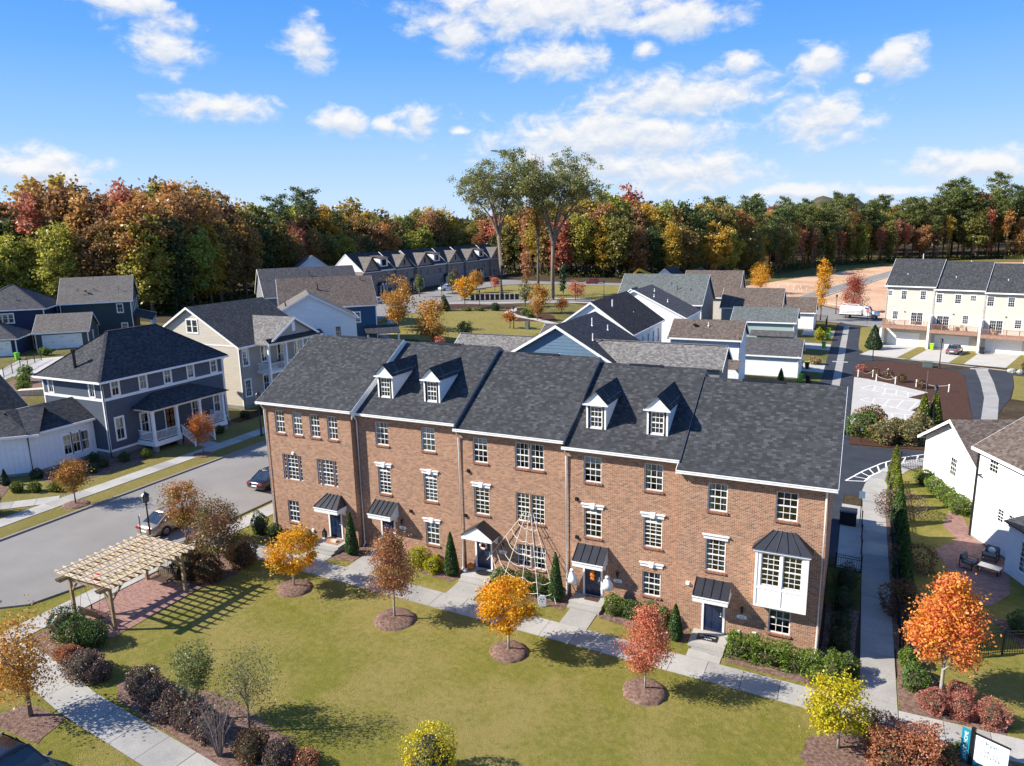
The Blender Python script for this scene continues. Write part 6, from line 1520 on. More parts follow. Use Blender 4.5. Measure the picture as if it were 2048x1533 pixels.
def tanker():
    t = thing('tank_truck', 'white tank truck standing on the street behind the cream townhouses', 'truck', (0.6, 140.3, 0.04), R(-8))
    m = MB(); m.box(-4.0, 3.4, -0.5, 0.5, 0.62, 0.92); m.build('frame', M['darkplastic'], t)
    m = MB(); rings = []
    for (x, f) in ((-3.9, 0.80), (-3.8, 0.97), (-3.4, 1), (-0.2, 1), (0.35, 1), (0.7, 0.97), (0.78, 0.80)):
        rings.append([(x, 1.12*f*math.cos(a), 1.92+0.86*f*math.sin(a)) for a in np.linspace(0, 2*math.pi, 17)[:-1]])
    loft(m, rings); m.build('tank', M['p_white'], t, True)
    m = MB(); m.box(-3.9, 0.6, -1.2, 1.2, 0.95, 1.22); m.build('side_skirt', M['p_white'], t)
    m = MB()
    for x in (-3.6, -0.2): m.beam((x, -0.4, 2.75), (x, -0.4, 3.05), 0.05, 0.05); m.beam((x, 0.4, 2.75), (x, 0.4, 3.05), 0.05, 0.05)
    for y in (-0.4, 0.4): m.beam((-3.6, y, 3.05), (-0.2, y, 3.05), 0.05, 0.05)
    m.build('top_rail', M['white'], t)
    m = MB(); loft(m, [[(x, -1.1*f, 0.75), (x, -1.15*f, zt*0.7), (x, -0.95*f, zt), (x, 0.95*f, zt), (x, 1.15*f, zt*0.7), (x, 1.1*f, 0.75)] for x, zt, f in ((0.95, 2.62, 1.0), (1.0, 2.72, 1.0), (1.95, 2.72, 0.98), (2.45, 1.88, 0.96))]); m.build('cab', M['p_white'], t, False)
    m = MB(); loft(m, [[(x, -1.0*f, 0.7), (x, -1.0*f, zt*0.75), (x, -0.7*f, zt), (x, 0.7*f, zt), (x, 1.0*f, zt*0.75), (x, 1.0*f, 0.7)] for x, zt, f in ((2.45, 1.86, 0.95), (3.3, 1.72, 0.90), (3.95, 1.50, 0.80), (4.1, 1.25, 0.75))]); m.build('hood', M['p_white'], t, True)
    m = MB(); m.poly([(2.0, -0.85, 2.6), (2.44, -0.9, 1.93), (2.44, 0.9, 1.93), (2.0, 0.85, 2.6)][::-1]); m.v = [(a+0.02, b, c+0.01) for a, b, c in m.v]
    for s in (-1, 1): q = [(1.15, s*1.13, 1.75), (2.2, s*1.12, 1.75), (1.9, s*1.02, 2.5), (1.15, s*1.02, 2.55)]; m.poly(q if s < 0 else q[::-1])
    m.build('cab_glass', M['carglass'], t)
    for x, ws in ((3.1, 0.26), (-2.2, 0.5)):
        for s in (-1, 1): wheel(t, x, s*0.98, 0.50, ws)
    return t
tanker()
def digger():
    t = thing('excavator', 'yellow excavator arm rising behind the grey green roof', 'excavator', (-52.5, 170, gz(-52.5)), R(200))
    for s in (-1, 1): m = MB(); m.ext([(-1.9, s*1.2-0.3, 0.45), (-1.5, s*1.2-0.3, 0), (1.5, s*1.2-0.3, 0), (1.9, s*1.2-0.3, 0.45), (1.5, s*1.2-0.3, 0.9), (-1.5, s*1.2-0.3, 0.9)], (0, 0.6, 0)); m.build('track', M['tyre'], t)
    m = MB(); m.box(-2.2, 1.3, -1.3, 1.3, 1.0, 2.2); m.build('body', M['yellow'], t); m = MB(); m.box(0.2, 1.5, -1.25, -0.3, 2.2, 3.1); m.build('cab', M['yellow'], t); m = MB(); m.box(0.3, 1.53, -1.28, -0.27, 2.35, 2.95); m.build('cab_glass', M['carglass'], t)
    m = MB(); m.beam((1.2, 0.2, 1.8), (1.6, 0.2, 5.6), 0.5, 0.75, (1, 0, 0)); m.beam((1.5, 0.2, 5.5), (4.9, 0.2, 6.9), 0.5, 0.7); m.build('boom', M['yellow'], t)
    m = MB(); m.beam((4.7, 0.2, 7.0), (6.3, 0.2, 5.6), 0.4, 0.5); m.beam((6.2, 0.2, 5.7), (6.6, 0.2, 4.0), 0.35, 0.4, (1, 0, 0)); m.build('stick', M['yellow'], t)
    m = MB(); m.ext([(6.2, -0.4, 4.0), (7.0, -0.4, 3.9), (6.8, -0.4, 3.0), (6.1, -0.4, 3.2)], (0, 1.2, 0)); m.build('bucket', M['darkplastic'], t)
digger()
# ------------------------------------------------------------------ vegetation
def leaf_mesh(name, P, size, mat, rng, up=0.35, asp=0.62, jit=0.35, axis=None):
    """one small diamond per leaf (or leaf clump) at the points P"""
    P = np.asarray(P, float); n = len(P)
    nrm = rng.normal(size=(n, 3)); nrm[:, 2] += up*1.6; nrm /= np.linalg.norm(nrm, axis=1)[:, None]
    t = rng.normal(size=(n, 3))
    if axis is not None: t = t*0.45+np.asarray(axis)
    a = t-nrm*np.sum(t*nrm, axis=1)[:, None]; a /= np.linalg.norm(a, axis=1)[:, None]+1e-9
    b = np.cross(nrm, a); s = size*(1+rng.uniform(-jit, jit, n))[:, None]
    bow = nrm*s*0.16
    V = np.stack([P-a*s, P+b*s*asp-bow, P+a*s, P-b*s*asp-bow], axis=1).reshape(-1, 3)
    me = bpy.data.meshes.new(name); me.vertices.add(4*n); me.vertices.foreach_set('co', V.ravel())
    me.loops.add(4*n); me.loops.foreach_set('vertex_index', np.arange(4*n, dtype=np.int32))
    me.polygons.add(n); me.polygons.foreach_set('loop_start', np.arange(0, 4*n, 4, dtype=np.int32))
    try: me.polygons.foreach_set('loop_total', np.full(n, 4, dtype=np.int32))
    except Exception: pass
    me.update(calc_edges=True); me.materials.append(mat); return me
def unit(rng, n):
    v = rng.normal(size=(n, 3)); return v/np.linalg.norm(v, axis=1)[:, None]
def clumps(rng, n, K, rad, c, spread, shell=0.55, profile=None, flat=0.8):
    """n points in K clumps through an ellipsoid of radii rad centred at c"""
    d = unit(rng, K); r = (shell+(1-shell)*rng.random(K)**0.6)[:, None]
    cc = d*r*np.array(rad)
    if profile is not None:
        f = profile((cc[:, 2]/rad[2]+1)/2); cc[:, 0] *= f; cc[:, 1] *= f
    k = rng.integers(0, K, n); sp = spread*(0.6+0.8*rng.random(K))[k][:, None]
    p = cc[k]+rng.normal(size=(n, 3))*sp*np.array([1, 1, flat])
    return p+np.array(c), cc+np.array(c)
def limbs(mb, base, tops, r0, rng, n=5, start=0.35):
    """trunk with limbs reaching to the given points"""
    for q in tops:
        q = Vector(q); f = rng.uniform(start, 0.85)
        zb = base[2]+(q.z-base[2])*f*0.8; a = Vector((base[0], base[1], zb))
        m = a.lerp(q, 0.5)+Vector((rng.normal()*0.04, rng.normal()*0.04, 0.06))*(q-a).length
        mb.tube([a, m, q], [r0*0.45, r0*0.26, r0*0.08], n, False)
LG = {}
def tree(name, label, cat, x, y, h, w, mat, n, leafsize, bark='bark', base=0.28, tr=0.05, K=50, seed=1, group=None, profile=None, shell=0.5, spread=0.13, up=0.35, lean=0.0, z=None, asp=0.62):
    rng = np.random.default_rng(seed); z = gz(x) if z is None else z
    if x > -60: n = int(n*1.9); leafsize *= 0.72
    t = thing(name, label, cat, (x, y, z+0.02), 0, group)
    zc = h*(base+1)/2; rz = h*(1-base)/2*0.96
    P, cc = clumps(rng, n, K, (w/2*0.86, w/2*0.86, rz), (lean, 0, zc), w*spread, shell, profile)
    P[:, 2] = np.clip(P[:, 2], h*base*0.92, None)
    m = MB(); m.tube([(0, 0, -0.1), (lean*0.1, 0, h*base*0.6), (lean*0.5, 0.01*h, h*base*1.15), (lean, 0, h*0.78)], [tr*1.25, tr, tr*0.8, tr*0.25], 7)
    limbs(m, (lean*0.4, 0, h*base*0.85), cc[rng.choice(len(cc), min(len(cc), 16), False)], tr, rng, 4, 0.2)
    m.build('trunk', M[bark], t, True)
    link('crown', leaf_mesh('crown', P, leafsize, mat, rng, up, asp), t)
    return t
egg = lambda f: 0.55+0.75*np.sin(np.pi*np.clip(0.15+0.72*(1-f), 0, 1))
cone = lambda f: np.clip(1.22-1.12*f, 0.10, 2)
tear = lambda f: np.clip(np.where(f < 0.3, 0.72+1.3*f, 1.11-0.98*(f-0.3)), 0.15, 2)
vase = lambda f: 0.45+0.75*f
LM = dict(
    gold=leaf('golden_maple_leaves', [(0.470, 0.403, 0.022), (0.806, 0.448, 0.017), (0.850, 0.370, 0.013), (0.806, 0.224, 0.013)], clump=0.65),
    gold2=leaf('yellow_orange_maple_leaves', [(0.448, 0.426, 0.034), (0.762, 0.470, 0.022), (0.829, 0.336, 0.017), (0.694, 0.190, 0.022)], clump=0.6),
    russet=leaf('russet_leaves', [(0.26, 0.24, 0.07), (0.42, 0.23, 0.08), (0.50, 0.21, 0.11), (0.54, 0.25, 0.14)], clump=0.65, seedscale=0.9),
    coral=leaf('coral_red_leaves', [(0.34, 0.32, 0.12), (0.62, 0.24, 0.11), (0.68, 0.20, 0.12), (0.74, 0.32, 0.18)], clump=0.5),
    yellowgreen=leaf('yellow_green_maple_leaves', [(0.302, 0.370, 0.022), (0.504, 0.470, 0.022), (0.672, 0.538, 0.022), (0.739, 0.381, 0.022)], clump=0.55),
    flame=leaf('flame_orange_maple_leaves', [(0.84, 0.48, 0.06), (0.86, 0.36, 0.05), (0.84, 0.25, 0.08), (0.78, 0.16, 0.11)], clump=0.6),
    orange=leaf('orange_brown_leaves', [(0.336, 0.190, 0.034), (0.515, 0.213, 0.034), (0.560, 0.168, 0.034), (0.403, 0.112, 0.034)], clump=0.5),
    orangegreen=leaf('orange_and_green_leaves', [(0.160, 0.174, 0.043), (0.319, 0.217, 0.043), (0.515, 0.190, 0.034), (0.582, 0.168, 0.034)], clump=0.75, seedscale=0.8),
    honey=leaf('honey_brown_leaves', [(0.336, 0.224, 0.056), (0.515, 0.269, 0.050), (0.616, 0.314, 0.056), (0.470, 0.168, 0.045)], clump=0.45),
    olive=leaf('olive_green_leaves', [(0.105, 0.149, 0.038), (0.145, 0.189, 0.051), (0.232, 0.246, 0.072), (0.319, 0.246, 0.102)], clump=0.5),
    sparse=leaf('dull_olive_brown_leaves', [(0.140, 0.175, 0.070), (0.174, 0.189, 0.072), (0.290, 0.203, 0.102)], clump=0.4),
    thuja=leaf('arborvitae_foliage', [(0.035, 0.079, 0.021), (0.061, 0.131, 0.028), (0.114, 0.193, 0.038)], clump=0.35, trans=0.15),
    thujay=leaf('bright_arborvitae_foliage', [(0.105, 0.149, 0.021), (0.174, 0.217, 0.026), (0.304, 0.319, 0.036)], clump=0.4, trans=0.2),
    box=leaf('boxwood_leaves', [(0.052, 0.096, 0.021), (0.096, 0.166, 0.032), (0.138, 0.203, 0.041)], clump=0.35, trans=0.15),
    yellow=leaf('golden_cypress_foliage', [(0.377, 0.392, 0.014), (0.470, 0.448, 0.017), (0.582, 0.515, 0.022)], clump=0.35),
    hedge=leaf('light_green_hedge_leaves', [(0.105, 0.175, 0.021), (0.160, 0.246, 0.029), (0.275, 0.362, 0.051)], clump=0.35),
    dark=leaf('dark_evergreen_leaves', [(0.021, 0.049, 0.018), (0.044, 0.088, 0.025), (0.088, 0.149, 0.044)], clump=0.35, trans=0.15),
    purple=leaf('purple_black_leaves', [(0.079, 0.056, 0.049), (0.149, 0.096, 0.079), (0.217, 0.138, 0.109), (0.193, 0.158, 0.088)], clump=0.4, trans=0.15),
    rust=leaf('rust_red_hedge_leaves', [(0.348, 0.145, 0.072), (0.426, 0.146, 0.067), (0.515, 0.224, 0.112), (0.319, 0.246, 0.087)], clump=0.4),
    redtwig=leaf('pink_red_spirea_leaves', [(0.336, 0.146, 0.101), (0.515, 0.168, 0.123), (0.560, 0.291, 0.202)], clump=0.4),
    mixed=leaf('mixed_rust_green_leaves', [(0.105, 0.131, 0.035), (0.174, 0.152, 0.043), (0.377, 0.174, 0.087), (0.381, 0.168, 0.101)], clump=0.75, seedscale=0.7),
    mixdark=leaf('dark_rust_shrub_leaves', [(0.052, 0.061, 0.021), (0.131, 0.096, 0.044), (0.232, 0.116, 0.051), (0.348, 0.174, 0.072)], clump=0.4),
    abelia=leaf('abelia_leaves', [(0.105, 0.131, 0.035), (0.203, 0.203, 0.065), (0.377, 0.275, 0.116), (0.336, 0.179, 0.101)], clump=0.6, seedscale=0.8),
    grass=leaf('tan_grass_blades', [(0.336, 0.246, 0.112), (0.515, 0.370, 0.179)], clump=0.3),
    redoak=leaf('brick_red_leaves', [(0.377, 0.072, 0.043), (0.403, 0.084, 0.050), (0.493, 0.146, 0.078)], clump=0.4),
)
def TREE(*a, **k): return tree(*a, **k)
LT = 'young street trees'
TREE('maple_tree', 'small yellow orange maple at the left end of the lawn row', 'tree', -28.29, -6.11, 3.75, 2.5, LM['gold2'], 4200, 0.082, 'barkpale', 0.28, 0.055, 34, 1, LT, egg, 0.62, 0.085)
TREE('russet_tree', 'tall russet brown tree with green skirt, second from the left in the lawn row', 'tree', -21.06, -6.3, 5.25, 2.55, LM['russet'], 6500, 0.066, 'barkpale', 0.25, 0.06, 70, 2, LT, tear, 0.45, 0.10)
TREE('maple_tree', 'golden orange maple in the middle of the lawn row', 'tree', -14.15, -6.28, 4.05, 2.5, LM['gold'], 5200, 0.080, 'barkpale', 0.30, 0.06, 34, 3, LT, egg, 0.62, 0.085)
TREE('red_tree', 'coral red feathery tree, second from the right in the lawn row', 'tree', -7.09, -6.34, 4.4, 2.3, LM['coral'], 6500, 0.058, 'barkpale', 0.24, 0.05, 70, 4, LT, tear, 0.45, 0.10)
TREE('maple_tree', 'yellow green maple at the right end of the lawn row', 'tree', 1.16, -6.37, 3.15, 2.4, LM['yellowgreen'], 4600, 0.080, 'barkpale', 0.30, 0.055, 34, 5, LT, egg, 0.62, 0.085)
TREE('maple_tree', 'large flame orange and red maple beside the iron fence', 'tree', 5.28, -0.99, 6.4, 3.7, LM['flame'], 9000, 0.098, 'barkpale', 0.22, 0.085, 46, 6, None, cone, 0.45, 0.075)
TREE('street_tree', 'orange brown kerbside tree before the white board and batten wing', 'tree', -51.76, -3.6, 3.75, 2.6, LM['orangegreen'], 2400, 0.085, 'bark', 0.30, 0.05, 34, 7, LT, vase, 0.45, 0.11)
TREE('street_tree', 'small orange kerbside tree before the charcoal house porch', 'tree', -52.5, 9.07, 4.0, 1.9, LM['orange'], 2000, 0.080, 'bark', 0.33, 0.045, 30, 8, LT, None, 0.4, 0.12)
TREE('street_tree', 'orange topped young tree in the verge before the gold sedan', 'tree', -38.9, -4.6, 4.3, 2.6, LM['orangegreen'], 2400, 0.085, 'bark', 0.30, 0.05, 32, 9, LT, vase, 0.45, 0.11)
TREE('street_tree', 'thinning amber tree at the lower left corner', 'tree', -30.9, -19.86, 4.9, 2.9, LM['honey'], 2600, 0.085, 'bark', 0.24, 0.085, 60, 10, LT, None, 0.3, 0.14)
TREE('olive_tree', 'small olive green tree rising from the purple hedge', 'tree', -24.09, -16.78, 3.7, 1.95, LM['olive'], 1900, 0.066, 'bark', 0.34, 0.05, 50, 11, None, vase, 0.4, 0.12)
TREE('olive_tree', 'sparse twiggy tree right of the small olive green tree', 'tree', -21.55, -16.41, 3.95, 2.5, LM['sparse'], 1700, 0.052, 'bark', 0.28, 0.05, 70, 12, None, None, 0.25, 0.14)
TREE('crepe_myrtle', 'bushy crepe myrtle with rust top and green middle beside the pergola', 'tree', -33.76, -6.6, 4.9, 2.5, LM['mixed'], 5200, 0.075, 'bark', 0.12, 0.05, 80, 13, None, egg, 0.4, 0.12)
def shrub(name, label, x, y, w, h, mat, n, size, group=None, seed=1, kind='dome', d=None, z=None, cat='shrub', up=0.2, core=True):
    """leafy shell over an added solid dark core"""
    rng = np.random.default_rng(seed+17); z = gz(x) if z is None else z; d = w if d is None else d
    if x > -60 and y < 40: n = int(n*1.8); size *= 0.72
    t = thing(name, label, cat, (x, y, z+0.02), 0, group)
    v = unit(rng, n); q = (0.80+0.24*rng.random(n)**0.7)[:, None]
    if kind == 'box':
        ax = rng.choice(3, n, p=[0.22, 0.36, 0.42]); v = rng.uniform(-1, 1, (n, 3)); sg = np.sign(rng.uniform(-1, 1, n)); sg[ax == 2] = 1; v[np.arange(n), ax] = sg
    bump_ = 1+0.10*np.sin(v[:, 0]*5+seed)+0.10*np.sin(v[:, 1]*6+seed*2)+0.08*np.sin(v[:, 2]*7)
    P = v*q*bump_[:, None]*np.array([w/2, d/2, h*0.55])
    if kind == 'cone':
        f = (v[:, 2]+1)/2; r = (w/2)*np.clip(1.05*(1-f)**0.75, 0.03, 1)*np.clip(f*9, 0.35, 1)*q[:, 0]; a = rng.random(n)*2*math.pi; f = rng.random(n)**1.25
        r = (w/2)*(1-f)**0.72*np.clip(0.6+f*4, 0, 1)*(0.82+0.22*rng.random(n)); P = np.stack([r*np.cos(a), r*np.sin(a), f*h*1.0-h*0.45], axis=1)
    P[:, 2] += h*0.47; P[:, 2] = np.maximum(P[:, 2], 0.03)
    link('foliage', leaf_mesh('foliage', P, size, mat, rng, up, axis=(0, 0, 1.2) if kind == 'cone' else None), t)
    if core:
        c = MB()
        if kind == 'cone': c.lathe([(w*0.30, 0.05), (w*0.40, h*0.2), (w*0.24, h*0.6), (0.02, h*0.93)], 9)
        elif kind == 'box': c.box(-w*0.32, w*0.32, -d*0.30, d*0.30, 0.02, h*0.62)
        else: c.ball((0, 0, h*0.42), w*0.37, d*0.37, h*0.40, 9, 6)
        c.build('stems', M['core'], t, True)  # solid dark core added to block the view through the leaves
    return t
M['core'] = plain('dark_shrub_core', (0.05, 0.045, 0.025), 0.3, 6, 0.95)
# arborvitae against the brick
for k, (x, y, h, w, l) in enumerate(((-28.05, -0.95, 2.85, 1.0, 'slim dark arborvitae between the two left brick townhouses'), (-20.85, -0.5, 2.75, 1.05, 'slim dark arborvitae left of the gabled canopy'),
        (-13.95, -0.45, 2.9, 0.98, 'slim dark arborvitae right of the rope web'), (-6.85, -1.35, 1.95, 0.92, 'shorter arborvitae left of the right end door'))):
    shrub('arborvitae', l, x, y, w, h, LM['thuja'], 2600, 0.062, 'arborvitae along the brick row', k, 'cone')
S = [('boxwood', 'round boxwood at the left corner of the brick row', -34.31, -1.3, 1.0, 0.95, 'box', 900), ('boxwood', 'round boxwood under the leftmost ground floor window', -32.5, -1.1, 1.05, 0.9, 'box', 900), ('boxwood', 'neat round boxwood beside the left end steps', -31.4, -1.2, 1.0, 0.95, 'box', 900),
     ('evergreen_shrub', 'upright dark shrub at the outer left brick corner', -35.6, -1.3, 1.1, 1.6, 'dark', 1000), ('golden_cypress', 'larger bright yellow shrub right of the russet tree', -23.2, -0.45, 1.3, 1.3, 'yellow', 1300), ('golden_cypress', 'smaller bright yellow shrub before the brick wall', -22.05, -0.6, 1.15, 0.95, 'yellow', 1000),
     ('evergreen_shrub', 'glossy green shrub under the left foot of the rope web', -17.4, -0.4, 1.4, 1.15, 'box', 1100), ('evergreen_shrub', 'glossy green shrub under the middle of the rope web', -16.1, -0.35, 1.5, 1.2, 'box', 1100), ('evergreen_shrub', 'glossy green shrub under the right foot of the rope web', -14.95, -0.25, 1.2, 1.1, 'box', 900),
     ('evergreen_shrub', 'green shrub just right of the ghost door stoop', -10.5, -0.35, 1.15, 1.1, 'hedge', 900), ('evergreen_shrub', 'second green shrub right of the ghost door stoop', -9.5, -0.35, 1.1, 1.0, 'box', 900), ('evergreen_shrub', 'leafy shrub below the window right of the ghost door', -8.5, -0.15, 1.1, 1.1, 'box', 900), ('evergreen_shrub', 'leafy shrub left of the shorter arborvitae', -7.75, -0.45, 0.95, 1.0, 'box', 800),
     ('evergreen_shrub', 'spiky low shrub at the right front corner of the brick row', 0.1, -2.0, 0.95, 0.85, 'hedge', 700), ('evergreen_shrub', 'round holly at the right front corner of the brick row', 1.45, -0.6, 0.95, 1.0, 'box', 800), ('topiary_holly', 'pale green egg shaped holly by the side path corner', 0.78, -1.75, 0.98, 1.65, 'hedge', 1200),
     ('evergreen_shrub', 'clipped ball shrub in the shade beside the end wall', 0.95, 1.5, 1.05, 1.2, 'dark', 800), ('evergreen_shrub', 'second clipped ball shrub in the shade beside the end wall', 1.0, 3.2, 1.05, 1.1, 'dark', 800), ('evergreen_shrub', 'loose dark shrub in the shade by the iron gate', 1.1, 8.4, 1.4, 1.6, 'dark', 900), ('evergreen_shrub', 'loose dark shrub in the shade halfway along the end wall', 1.0, 5.6, 1.3, 1.4, 'dark', 900),
     ('evergreen_shrub', 'green shrub nearest the path beside the flame maple', 4.06, 1.25, 0.95, 0.95, 'hedge', 800), ('evergreen_shrub', 'middle green shrub beside the flame maple', 4.24, 0.35, 0.95, 0.8, 'box', 800), ('evergreen_shrub', 'lower green shrub beside the flame maple', 4.3, -0.6, 1.15, 1.05, 'box', 900)]
for k, (n, l, x, y, w, h, mt, cnt) in enumerate(S): shrub(n, l, x, y, w, h, LM[mt], cnt, 0.062, 'shrubs in the planting beds', k+20)
for k, (l, x, y, w) in enumerate((('left section of the clipped hedge below the bay window', -3.55, -1.35, 1.35), ('middle section of the clipped hedge below the bay window', -2.15, -1.38, 1.75), ('right section of the clipped hedge below the bay window', -0.62, -1.42, 1.75))):
    shrub('hedge', l, x, y, w, 0.98, LM['hedge'], 1700, 0.06, 'clipped hedge below the bay window', k+60, 'box', 0.95)
for k, (l, x, y, w, h) in enumerate((('pink red spirea left in the bed under the flame maple', 4.95, -2.0, 1.25, 1.05), ('pink red spirea in the middle of the bed under the flame maple', 6.04, -1.95, 1.25, 1.0), ('pink red spirea right in the bed under the flame maple', 7.15, -2.05, 1.3, 1.15), ('thin red spirea behind the flame maple trunk', 6.1, -0.5, 1.1, 0.75))):
    shrub('spirea', l, x, y, w, h, LM['redtwig'], 1500, 0.045, 'red spireas', k+70)
shrub('rust_hedge', 'clipped rust red hedge block at the bottom right', 3.5, -6.4, 2.5, 1.45, LM['rust'], 3800, 0.07, None, 80, 'box', 1.7, cat='hedge')
shrub('rust_shrub', 'dark rust shrub right of the clipped rust block', 5.0, -5.6, 1.1, 0.9, LM['mixdark'], 900, 0.06, None, 81); shrub('grass_tuft', 'small yellow green tuft beside the sales sign', 5.7, -4.75, 0.7, 0.5, LM['hedge'], 500, 0.05, None, 82)
shrub('bushy_shrub', 'yellow green bush cut off by the bottom edge', -13.15, -15.4, 2.2, 2.35, LM['yellowgreen'], 2600, 0.06, None, 83)
# lower left planting
for k, (l, x, y, w, h, mt) in enumerate((('tall glossy evergreen nearest the pergola post', -35.4, -15.2, 1.7, 1.6, 'dark'), ('glossy evergreen in the middle of the pergola clump', -34.3, -15.3, 1.6, 1.45, 'box'), ('glossy evergreen at the lawn end of the pergola clump', -33.5, -15.1, 1.4, 1.3, 'box'), ('low rusty shrub below the pergola evergreens', -33.4, -16.5, 1.1, 0.7, 'rust'))):
    shrub('evergreen_shrub', l, x, y, w, h, LM[mt], 1600, 0.06, 'shrubs below the pergola', k+90)
for k, (l, x, y, w, h) in enumerate((('purple brown clipped shrub alone at the walk edge', -31.5, -16.95, 1.8, 1.2), ('lower purple shrub beside the lone purple shrub', -30.6, -16.8, 1.1, 0.9), ('first purple shrub at the upper end of the purple hedge', -27.9, -16.6, 1.45, 1.25), ('second purple shrub of the purple hedge', -26.6, -16.9, 1.5, 1.2),
        ('third purple shrub of the purple hedge', -25.3, -17.15, 1.4, 1.15), ('fourth purple shrub of the purple hedge', -24.1, -17.3, 1.4, 1.1), ('fifth purple shrub of the purple hedge', -22.9, -17.4, 1.3, 1.0), ('brown green shrub right of the bare twiggy shrub', -20.3, -17.5, 1.4, 1.2), ('last dark shrub of the purple hedge by the lawn', -19.1, -17.3, 1.3, 1.05))):
    shrub('purple_shrub', l, x, y, w, h, LM['purple' if k != 7 else 'mixdark'], 1700, 0.055, 'purple leaved shrubs', k+100)
shrub('rust_shrub', 'small red brown shrub at the bottom end of the purple hedge', -18.0, -16.95, 1.0, 0.75, LM['rust'], 900, 0.05, None, 111)
for k, (l, x, y, w, h, mt) in enumerate((('dark rust shrub left of the crepe myrtle', -34.7, -7.7, 1.7, 2.4, 'mixdark'), ('dark rust shrub right of the crepe myrtle', -33.2, -5.3, 1.9, 1.9, 'mixdark'), ('low dark shrub before the crepe myrtle', -33.5, -7.6, 1.6, 1.5, 'mixdark'), ('low spiky shrub between the crepe myrtle and the brick row', -34.3, -4.75, 1.2, 0.8, 'sparse'))):
    shrub('mixed_shrub', l, x, y, w, h, LM[mt], 2000, 0.065, 'shrubs around the crepe myrtle', k+120)
def bare(label, x, y, h, w, seed):
    rng = np.random.default_rng(seed); t = thing('bare_shrub', label, 'shrub', (x, y, gz(x)))
    m = MB()
    for i in range(46):
        a = rng.random()*6.28; r = w/2*rng.random()**0.5; zz = h*(0.7+0.3*rng.random())
        q = Vector((r*math.cos(a), r*math.sin(a), zz)); b = Vector((0.08*math.cos(a), 0.08*math.sin(a), 0)); mid = b.lerp(q, 0.5)+Vector((-q.x*0.18, -q.y*0.18, 0))
        m.tube([b, mid, q], [0.016, 0.011, 0.004], 3, False)
        for j in range(3):
            s = mid.lerp(q, rng.random()); e = s+Vector((rng.normal()*0.16, rng.normal()*0.16, 0.25+0.2*rng.random())); m.tube([s, e], [0.007, 0.003], 3, False)
    o = m.build('stems', M['twig'], t)
    return t
bare('bare twiggy shrub standing in the purple hedge', -21.6, -18.0, 2.6, 2.2, 5)
# yard shrubs across the street
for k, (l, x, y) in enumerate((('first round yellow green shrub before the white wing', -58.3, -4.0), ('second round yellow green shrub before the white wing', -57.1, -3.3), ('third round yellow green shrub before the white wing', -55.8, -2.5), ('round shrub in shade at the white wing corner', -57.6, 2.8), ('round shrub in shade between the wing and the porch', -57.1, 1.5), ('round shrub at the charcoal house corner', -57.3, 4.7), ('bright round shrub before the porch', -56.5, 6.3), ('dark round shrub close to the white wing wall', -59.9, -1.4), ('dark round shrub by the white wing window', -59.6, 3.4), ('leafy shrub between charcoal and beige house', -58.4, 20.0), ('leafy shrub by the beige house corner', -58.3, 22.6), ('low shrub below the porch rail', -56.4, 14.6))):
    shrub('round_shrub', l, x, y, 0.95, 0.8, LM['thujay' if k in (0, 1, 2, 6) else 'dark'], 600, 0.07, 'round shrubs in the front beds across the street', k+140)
shrub('evergreen_shrub', 'small dark conical shrub at the left edge of the white wing', -60.6, -3.5, 0.7, 1.3, LM['dark'], 600, 0.07, None, 160, 'cone'); shrub('evergreen_shrub', 'dark shrub at the left picture edge by the garden walk', -55.6, -7.6, 1.6, 2.0, LM['dark'], 1100, 0.07, None, 161)
# right hand garden, behind the iron fence
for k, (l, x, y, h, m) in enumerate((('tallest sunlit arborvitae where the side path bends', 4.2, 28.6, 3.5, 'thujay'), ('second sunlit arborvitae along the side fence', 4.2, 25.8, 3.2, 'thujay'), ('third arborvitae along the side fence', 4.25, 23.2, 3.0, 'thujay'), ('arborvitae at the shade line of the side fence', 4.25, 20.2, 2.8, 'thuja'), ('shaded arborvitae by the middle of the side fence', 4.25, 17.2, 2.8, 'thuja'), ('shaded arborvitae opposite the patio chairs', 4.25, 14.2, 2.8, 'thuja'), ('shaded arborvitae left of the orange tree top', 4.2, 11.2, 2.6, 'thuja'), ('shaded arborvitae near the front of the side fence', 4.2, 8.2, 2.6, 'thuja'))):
    shrub('arborvitae', l, x, y, 1.35, h, LM[m], 1700, 0.085, 'arborvitae along the side fence', k+170, 'cone')  # sunlit plants get brighter foliage, shaded ones darker: light put into the colour
for k, (l, x, y, w, h) in enumerate((('spreading dark shrub arching over the side path', 4.4, 22.0, 3.4, 1.9), ('spreading rusty shrub in the shaded garden', 4.9, 13.0, 2.6, 1.6), ('feathery dark shrub leaning to the side path', 3.9, 6.6, 2.0, 1.9))):
    shrub('spreading_shrub', l, x, y, w, h, LM['mixdark' if k else 'purple'], 1100, 0.085, 'loose spreading shrubs', k+180, core=False)
for k, (l, x, y) in enumerate((('first shrub from the fence along the white garage wall', 6.75, 30.3), ('second shrub along the white garage wall', 7.35, 28.6), ('third shrub along the white garage wall', 7.9, 26.9), ('fourth shrub along the white garage wall', 8.4, 25.3), ('last shrub along the white garage wall by the patio', 8.75, 24.2))):
    shrub('evergreen_shrub', l, x-0.15, y, 1.7, 1.15, LM['hedge'], 1000, 0.075, 'shrubs along the white garage wall', k+190)
shrub('evergreen_shrub', 'shrub in the shade below the white house at the right edge', 9.7, 7.0, 1.6, 1.1, LM['box'], 900, 0.07, None, 197)
